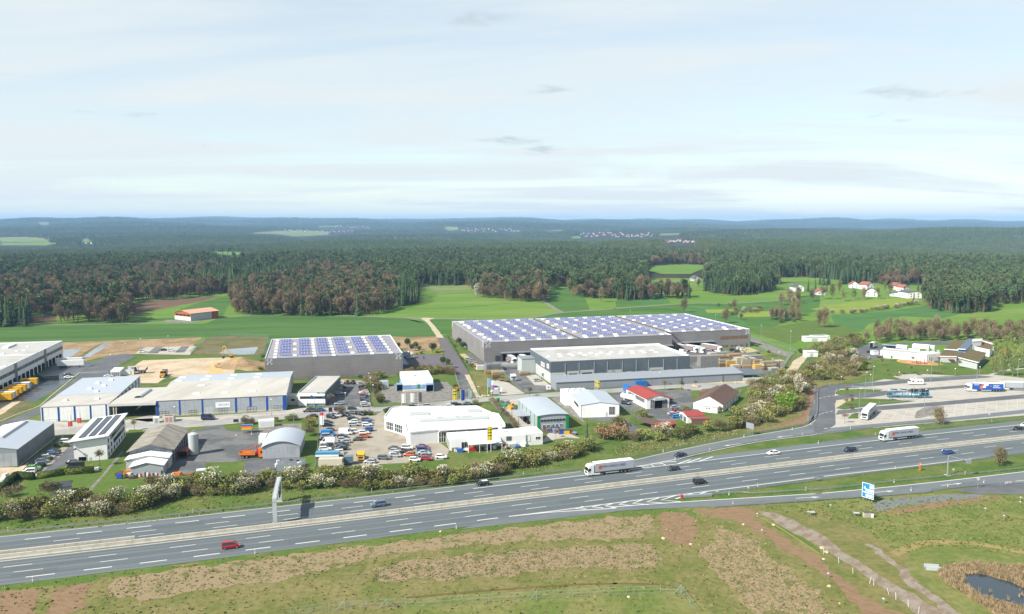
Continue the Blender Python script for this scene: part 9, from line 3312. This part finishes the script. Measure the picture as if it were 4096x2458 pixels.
p=GP('t7 510,700')
t=thing('spreader_stand','blue, orange and yellow salt spreader on a steel stand','salt spreader',(p.x,p.y,0.05),0.1)
for x in(-1.8,1.8):
 for y in(-0.7,0.7):
  one(t,'leg','box',x-0.08,x+0.08,y-0.08,y+0.08,0,1.4,S.steel)
for z0,z1,m,w in((1.4,2.2,CM.yellow,1.9),(2.2,2.8,CM.lorange,2.1),(2.8,3.2,CM.blue,2.1)):
 one(t,'hopper','box',-w,w,-0.9,0.9,z0,z1,m)
for i,px in enumerate(['t7 375,735','t7 565,718','t7 660,835']):
 p=GP(px)
 t=thing('traffic_cone','red and white traffic cone in the patched yard, %s of three'%ORD[i+1],'traffic cone',(p.x,p.y,0.05),0,'traffic cones in the patched yard')
 one(t,'cone','tube',(0,0,0.05),(0,0,0.8),0.22,0.05,CM.lorange,8)
 one(t,'base','box',-0.28,0.28,-0.28,0.28,0,0.05,S.trim)
 one(t,'band','tube',(0,0,0.35),(0,0,0.52),0.165,0.13,S.trim,8)
p=GP('t7 1020,1160')
t=thing('storage_rack','steel rack stand full of road work gear beside the arched hall','storage rack',(p.x,p.y,0.05),0.05)
for k in range(5):
 one(t,'rack_panel','box',-4,4,1.6*k*0.9,1.6*k*0.9+0.15,0,2.2-0.2*(k%2),S.steel)
for i in range(7):
 p2=p+Vector((rg.uniform(-6,3),rg.uniform(0.5,6),0))
 mb=MB()
 w=rg.uniform(0.5,1.2)
 mb.box(-w,w,-0.6,0.6,0,rg.uniform(0.8,1.8),[CM.lorange,CM.white,CM.yellow,S.lightgrey,S.steel][i%5])
 mb.box(-w*0.5,w*0.5,-0.4,0.4,1.0,2.1,[CM.white,S.steel,CM.plastic][i%3])
 tag(mb.put('road_machine',None,(p2.x,p2.y,0.05),(0,0,rg.uniform(0,1))),'small road work machine beside the steel rack, %s of seven'%ORD[i+1],'machine','road work machines beside the arched hall')
for i in range(26):
 q=GP('t8 1040,320').lerp(GP('t8 1290,440'),(i+rg.random())/26)+Vector((rg.uniform(-2.5,2.5),rg.uniform(-1.5,1.5),0))
 mb=MB()
 w,d,h=rg.uniform(0.5,1.4),rg.uniform(0.4,1.0),rg.uniform(0.5,1.7)
 m=[S.green,S.wood,S.grey,CM.mach,S.darktrim,mat('olive_skip',srgb(96,104,66),0.8,0.1)][i%6]
 mb.prof([(-w,0),(w,0),(w*1.1,h),(-w*1.15,h*0.8)],-d,d,m)
 tag(mb.put('scrap_container',None,(q.x,q.y,0.05),(0,0,rg.uniform(0,3))),'scrap bin or crate in the workshop yard, %s from the street'%ordinal(i+1),'crate','scrap bins of the workshop yard')
for i in range(16):
 q=GP('t8 1330,500').lerp(GP('t8 1460,600'),(i+rg.random())/16)+Vector((rg.uniform(-1,1),rg.uniform(-1,1),0))
 mb=MB()
 w,h=rg.uniform(0.3,0.7),rg.uniform(0.5,1.5)
 mb.prof([(-w,0),(w,0),(w*0.9,h),(-w*0.9,h)],-w*0.8,w*0.8,[S.red,S.trim,S.green,S.lightgrey,CM.plastic][i%5])
 tag(mb.put('barrel',None,(q.x,q.y,0.05),(0,0,rg.uniform(0,3))),'barrel or bin beside the workshop wall, %s from the street'%ordinal(i+1),'barrel','barrels beside the workshop wall')
for i in range(14):
 q=GP('t8 1640,690').lerp(GP('t8 1990,720'),(i+rg.random())/14)+Vector((0,rg.uniform(-1,1),0))
 mb=MB()
 w,h=rg.uniform(0.6,1.3),rg.uniform(0.8,1.9)
 mb.box(-w,w,-0.8,0.8,0,h,[S.wood,S.wood,CM.blue,CM.yellow,S.grey,S.red][i%6])
 mb.box(-w*1.1,w*1.1,-0.9,0.9,h,h+0.12,[S.charcoal,S.grey,CM.blue][i%3])
 tag(mb.put('yard_bin',None,(q.x,q.y,0.05),(0,0,rg.uniform(-0.3,0.3))),'wood rack or bin in front of the workshop, %s from the garage block'%ordinal(i+1),'bin','bins in front of the workshop')
for i in range(18):
 q=GP('t8 500,930').lerp(GP('t8 1380,860'),(i+rg.random())/18)+Vector((0,rg.uniform(-1.2,1.2),0))
 mb=MB()
 w,h=rg.uniform(0.5,1.4),rg.uniform(0.6,1.7)
 mb.prof([(-w,0),(w,0),(w*1.05,h),(-w,h*0.85)],-0.7,0.7,[S.wood,S.lightgrey,CM.blue,S.trim,SM[4],S.red,S.steel][i%7])
 tag(mb.put('yard_crate',None,(q.x,q.y,0.05),(0,0,rg.uniform(0,3))),'crate or part in front of the dealer workshop, %s along the wall'%ordinal(i+1),'crate','crates in front of the dealer workshop')
for i,(px,m,w,d,h)in enumerate([('t6 1450,890',CM.blue,0.9,0.5,1.7),('t6 1490,885',CM.yellow,0.6,0.5,1.7),('t6 1560,830',CM.lorange,1.2,0.8,1.2),('t6 1560,870',S.lightgrey,1.0,0.8,1.3),('t6 1590,890',S.wood,0.8,0.6,1.0),('t6 2140,855',CM.lorange,1.3,0.8,1.1),('t6 2290,870',SM[4],1.4,0.9,1.3),('t6 2430,800',S.trim,1.6,0.7,0.7),('t6 1165,790',S.lightgrey,0.8,0.7,0.9),('t6 70,880',S.trim,0.7,0.7,1.4),('t6 30,930',S.trim,0.8,0.7,1.2)]):
 p=GP(px)
 t=thing('yard_equipment','%s piece of yard equipment near the old hall, %s of them'%(['blue','yellow','orange','grey','brown','orange','rusty','white','grey','white','white'][i],ordinal(i+1)),'equipment',(p.x,p.y,0.05),rg.uniform(-0.3,0.3),'yard equipment near the old hall')
 one(t,'body','prof',[(-w,0.15),(w,0.15),(w*0.9,h),(-w*0.95,h*0.85)],-d,d,m)
 one(t,'skid','box',-w,w,-d*0.9,d*0.9,0,0.15,CM.plastic)
def hedge(label,s,w,h):
 pts=GL(s)
 mb_v,mb_f=[],[]
 cs=[]
 for a,b in zip(pts,pts[1:]):
  ln=(b-a).length
  d=(b-a).normalized()
  n=Vector((-d.y,d.x,0))
  k=int(ln*60)
  u=RNG.uniform(0,1,k)
  side=RNG.integers(0,3,k)
  ww=np.where(side==0,-w/2,np.where(side==1,w/2,RNG.uniform(-w/2,w/2,k)))+RNG.normal(0,0.06,k)
  zz=np.where(side==2,h,RNG.uniform(0.05,h,k))+RNG.normal(0,0.06,k)
  base=np.array([a.x,a.y,0])[None]+np.outer(u*ln,np.array([d.x,d.y,0]))+np.outer(ww,np.array([n.x,n.y,0]))
  base[:,2]=zz
  cs.append(base)
 c=np.concatenate(cs)
 v,f=cards(c,RNG.uniform(0.18,0.36,len(c)),1.2)
 o=pts[0]
 v=v-np.array([o.x,o.y,0])
 mb=MB()
 for a,b in zip(pts,pts[1:]):
  d=(b-a)
  rz=math.atan2(d.y,d.x)
  mtx=Matrix.Translation((a.x-o.x,a.y-o.y,0))@Matrix.Rotation(rz,4,'Z')
  mb.box(0,d.length,-w/2+0.05,w/2-0.05,0,h-0.08,V.hedge,mtx)
 f2=np.array(mb.f)
 V_,F_,I_=combine((v,f,0),(np.array(mb.v),f2,0))
 ob=place('hedge',fast_mesh('hedge',V_,F_,[V.hedge],I_),None,(o.x,o.y,0.02))
 tag(ob,label,'hedge')
hedge('long clipped hedge in front of the white office','t6 450,895 780,845 1130,820',1.6,2.0)
hedge('clipped hedge along the sandy yard','t6 0,1060 200,880 405,905',1.6,2.0)
for i,s in enumerate(['t6 655,510 830,505','t6 570,590 730,585','t6 450,680 635,670','t6 345,755 530,755']):
 hedge('short clipped hedge between the office parking bays, %s from the street'%ORD[i+1],s,1.2,1.1)
for px,lb,w,d,h,m in[('u7 575,315','cream double cabinet on the ramp meadow',2.0,0.8,1.5,SM[2]),('u7 640,318','narrow white cabinet beside the cream one',0.6,0.6,1.3,S.trim)]:
 p=GP(px)
 t=thing('utility_cabinet',lb,'cabinet',(p.x,p.y,0.03),0.1)
 one(t,'body','box',-w/2*1,w/2,-d/2,d/2,0,h,m)
 one(t,'lid','box',-w/2-0.08,w/2+0.08,-d/2-0.08,d/2+0.08,h,h+0.08,S.taupe2)
 for k in(-1,1):
  one(t,'door','box',k*w*0.25-w*0.22,k*w*0.25+w*0.22,-d/2-0.03,-d/2,0.15,h-0.1,m)
for i,px in enumerate(['u7 450,300','u6 2375,290']):
 p=GP(px)
 t=thing('solar_station','small measuring station with a tilted panel on the meadow, %s of two'%ORD[i+1],'measuring station',(p.x,p.y,0.03),0,'measuring stations on the meadow')
 for x in(-0.5,0.5):
  one(t,'leg','box',x-0.04,x+0.04,-0.3,-0.22,0,0.9,S.steel)
 one(t,'panel','prof',[(-0.8,0.9),(0.8,0.9),(0.8,0.98),(-0.8,0.98)],-0.5,0.5,S.lightgrey)
p=GP('u7 1368,940')
t=thing('concrete_trough','pale concrete inlet trough on the pond bank','trough',(p.x,p.y,0.03),-0.15)
for y in(-0.7,0.7):
 one(t,'side','box',-1.6,1.6,y-0.15,y+0.15,0,0.9,S.lightgrey)
one(t,'bed','box',-1.6,1.6,-0.55,0.55,0,0.35,S.grey)
for i,px in enumerate(lr(['u7 2005,255','u7 2228,345','u7 2425,175','u7 2430,120','u7 138,215','u6 2330,295','u6 1715,320','u6 1770,520','u7 110,1050','u7 775,1360'])):
 p=GP(px)
 t=thing('vent_post','short grey pipe with a cap on the meadow, %s from the depot side'%ordinal(i+1),'pipe',(p.x,p.y,0.03),0,'capped pipes on the meadow')
 one(t,'pipe','tube',(0,0,0),(0,0,1.1),0.05,0.05,S.steel,6)
 one(t,'cap','tube',(0,0,1.1),(0,0,1.3),0.28,0.22,S.lightgrey,8)
stone=mat('pale_boulder',srgb(206,188,152),0.9,0.15,1.0)
for i,(px,s)in enumerate(lr([('u1 1280,85',1.0),('u1 1375,78',0.9),('u1 1465,70',0.9),('u1 1455,100',0.7),('u1 1600,88',0.6),('u1 955,140',1.2),('u1 985,145',1.1),('t3 880,1160',0.8),('t3 910,1165',0.7),('t3 950,1160',0.7),('u6 585,575',0.6),('u6 915,645',0.5),('u5 370,490',0.45),('u7 40,690',0.7),('u7 90,740',0.6),('u7 60,825',0.45),('u7 120,1150',0.45),('u6 1550,405',0.4),('u6 1915,410',0.5),('u6 165,1280',0.4)])):
 bm=bmesh.new()
 bmesh.ops.create_icosphere(bm,subdivisions=2,radius=s)
 for v in bm.verts:
  v.co*=1+RNG.normal(0,0.09)
  v.co.z=max(v.co.z*0.65,-0.1)
 me=bpy.data.meshes.new('boulder')
 bm.to_mesh(me)
 bm.free()
 me.materials.append(stone)
 p=GP(px)
 tag(place('boulder',me,None,(p.x,p.y,0.1)),'pale boulder lying on the ground, %s from the depot side'%ordinal(i+1),'boulder','boulders')
p=GP('t5 1230,775')
t=thing('climbing_frame','red and yellow climbing frame on the playground','climbing frame',(p.x,p.y,0.06))
for k in range(6):
 mb=MB()
 x=-3+1.2*k
 mb.tube((x,(k%2)*1.5,0),(x,(k%2)*1.5,3.4),0.14,0.12,[CM.yellow,S.red,CM.lorange][k%3],6)
 mb.put('post',t)
mb=MB()
mb.box(-3,0,0,1.5,1.4,1.55,S.red)
mb.box(1.0,3,0,1.5,2.0,2.15,CM.yellow)
mb.put('platform',t)
mb=MB()
mb.quad((3,0.3,2.0),(3,1.2,2.0),(5.5,1.2,0.2),(5.5,0.3,0.2),CM.yellow)
mb.put('slide',t)
for i,px in enumerate(['t5 960,748','t5 1090,765','t5 1340,785','t5 1480,785']):
 mb=MB()
 mb.prof([(-0.8,0),(0.8,0),(0.5,0.7),(-0.6,0.8)],-0.4,0.4,CM.yellow)
 q=GP(px)
 tag(mb.put('spring_toy',None,(q.x,q.y,0.06)),'yellow spring rider on the playground, %s of four'%ORD[i+1],'spring rider','spring riders of the playground')
for i,px in enumerate(['t5 960,920','t5 1040,895','t5 1210,908','t5 1380,890','t5 1420,888','t5 1460,892']):
 q=GP(px)
 t=thing('picnic_table','dark picnic table with benches on the paved terrace, %s along it'%ordinal(i+1),'picnic table',(q.x,q.y,0.06),0.2*i,'picnic tables on the terrace')
 one(t,'table_top','box',-1.1,1.1,-0.4,0.4,0.72,0.8,SM[4])
 for sy in(-1,1):
  one(t,'bench','box',-1.1,1.1,sy*0.85-0.16,sy*0.85+0.16,0.42,0.48,SM[4])
  one(t,'leg','box',-0.9,-0.8,sy*0.5-0.4,sy*0.5+0.4,0,0.7,S.darktrim)
for i,px in enumerate(['t5 1460,735','t5 1560,745','t5 1590,760']):
 q=GP(px)
 t=thing('parasol','faded red parasol on the restaurant terrace, %s of three'%ORD[i+1],'parasol',(q.x,q.y,0.06),0,'parasols on the restaurant terrace')
 one(t,'pole','tube',(0,0,0),(0,0,2.6),0.04,0.04,S.steel,5)
 one(t,'canopy','tube',(0,0,2.2),(0,0,2.8),1.7,0.05,mat('faded_red_cloth',srgb(214,130,122),0.8,0.06),8)
p=GP('t5 2220,720')
t=thing('orange_sign_pylon','orange pylon sign among the birches','sign',(p.x,p.y,0.05))
one(t,'post','box',-0.1,0.1,-0.1,0.1,0,5,S.steel)
one(t,'panel','box',-0.7,0.7,-0.12,0.12,3,5.4,CM.lorange)
for sx,px in((0,'t5 2032,445'),(1,'t5 2043,445')):
 p=GP(px)
 t=thing('mast','thin grey twin mast behind the restaurant, %s of two'%ORD[sx+1],'mast',(p.x,p.y,0.05),0,'twin masts')
 one(t,'pole','tube',(0,0,0),(0,0,5),0.15,0.12,S.steel,6)
 one(t,'head','box',-0.2,0.2,-0.2,0.2,4.8,5.2,S.trim)
for px,w,lb in(('t4 2430,505',16,'long white polytunnel wall beside the gravel track'),('t4 2380,690',7,'small white hut beside the gravel track'),('t5 30,495',12,'white storage tent beside the scrubby bend')):
 p=GP(px)
 t=thing('field_shed',lb,'shed',(p.x,p.y,0.03),0.1)
 one(t,'wall','box',-w/2,w/2,0,5,0,3.0,S.white)
 one(t,'roof','box',-w/2-0.2,w/2+0.2,-0.2,5.2,3.0,3.3,S.whiteroof)
 one(t,'door','box',-w*0.2,w*0.05,-0.06,0,0,2.2,S.lightgrey)
for nm,lb,px,r,h in[('sand_heap','steep brown spoil heap under the excavator','t2 440,490',12,5.0),('sand_heap','low tan spoil heap behind the blue-striped hall','t2 590,530',6,1.6),('sand_heap','small sandy mound behind the car park','t2 1700,685',6,1.2)]:
 p=GP(px)
 n,k=28,8
 vs,fs=[],[]
 for i in range(k+1):
  f=i/k
  for j in range(n):
   a=6.283*j/n
   rr=r*(1-f)*(1+0.08*math.sin(3*a)+0.05*math.sin(7*a+1))+0.3
   vs.append((rr*math.cos(a)*1.3,rr*math.sin(a),h*(f**1.15)))
 for i in range(k):
  for j in range(n):
   fs.append((i*n+j,i*n+(j+1)%n,(i+1)*n+(j+1)%n,(i+1)*n+j))
 fs.append(tuple(k*n+j for j in range(n)))
 mb=MB()
 mb.add(vs,fs,M.tan)
 tag(mb.put(nm,None,(p.x,p.y,0.0)),lb,'spoil heap')
def person(label,px,top,legs,h=1.76):
 p=GP(px)
 t=thing('person',label,'person',(p.x,p.y,0.06),rg.uniform(0,6))
 me=bpy.data.meshes.new('body')
 J=[(0,0,.95),(0,0,1.2),(0,0,1.42),(0,0,1.52),(0,0,1.66),(0.1,0,.9),(0.12,.02,.5),(0.12,0,.08),(0.13,.1,.04),(-.1,0,.9),(-.12,-.03,.5),(-.12,0,.08),(-.13,.1,.04),(.2,0,1.4),(.26,0,1.12),(.27,.08,.86),(-.2,0,1.4),(-.26,0,1.12),(-.27,.08,.86)]
 E_=[(0,1),(1,2),(2,3),(3,4),(0,5),(5,6),(6,7),(7,8),(0,9),(9,10),(10,11),(11,12),(2,13),(13,14),(14,15),(2,16),(16,17),(17,18)]
 R_=[.15,.15,.16,.06,.105,.1,.075,.05,.05,.1,.075,.05,.05,.075,.055,.045,.075,.055,.045]
 me.from_pydata(J,E_,[])
 o=bpy.data.objects.new('body',me)
 link(o,t)
 sk=o.modifiers.new('skin','SKIN')
 for v,r in zip(me.skin_vertices[0].data,R_):
  v.radius=(r,r)
 me.skin_vertices[0].data[0].use_root=True
 o.modifiers.new('sub','SUBSURF').levels=1
 me.materials.append(top)
 one(t,'hair','tube',(0,0,1.68),(0,0,1.79),0.115,0.07,mat('dark_hair',srgb(60,46,36),0.8,0.1),8)
 mb=MB()
 for sx in(-1,1):
  mb.tube((sx*0.1,0,0.95),(sx*0.12,0,0.1),0.115,0.085,legs,8)
 mb.put('trousers',t)
 s=h/1.78
 t.scale=(s,s,s)
person('person in a blue jacket standing on the truck yard','t3 165,715',CM.blue,CM.brown)
person('person in light clothing between the parked cars at the warehouse office','t4 1500,622',CM.silver,CM.blue)
person('person in red beside the first person on the truck yard','t3 172,718',CM.red,CM['dark blue'])
person('site worker in a yellow vest on the yellow sand','t2 145,525',CM.yellow,CM.black)
t=thing('vibrating_plate','small dark compactor beside the worker on the yellow sand','machine',GP('t2 172,490'))
one(t,'base','box',-0.7,0.7,-0.5,0.5,0,0.5,CM.plastic)
mb=MB()
mb.box(-0.5,0.4,-0.4,0.4,0.5,1.2,CM.brown)
mb.tube((-0.5,0,0.8),(-1.3,0,1.2),0.05,0.05,CM.plastic,5)
mb.put('engine',t)
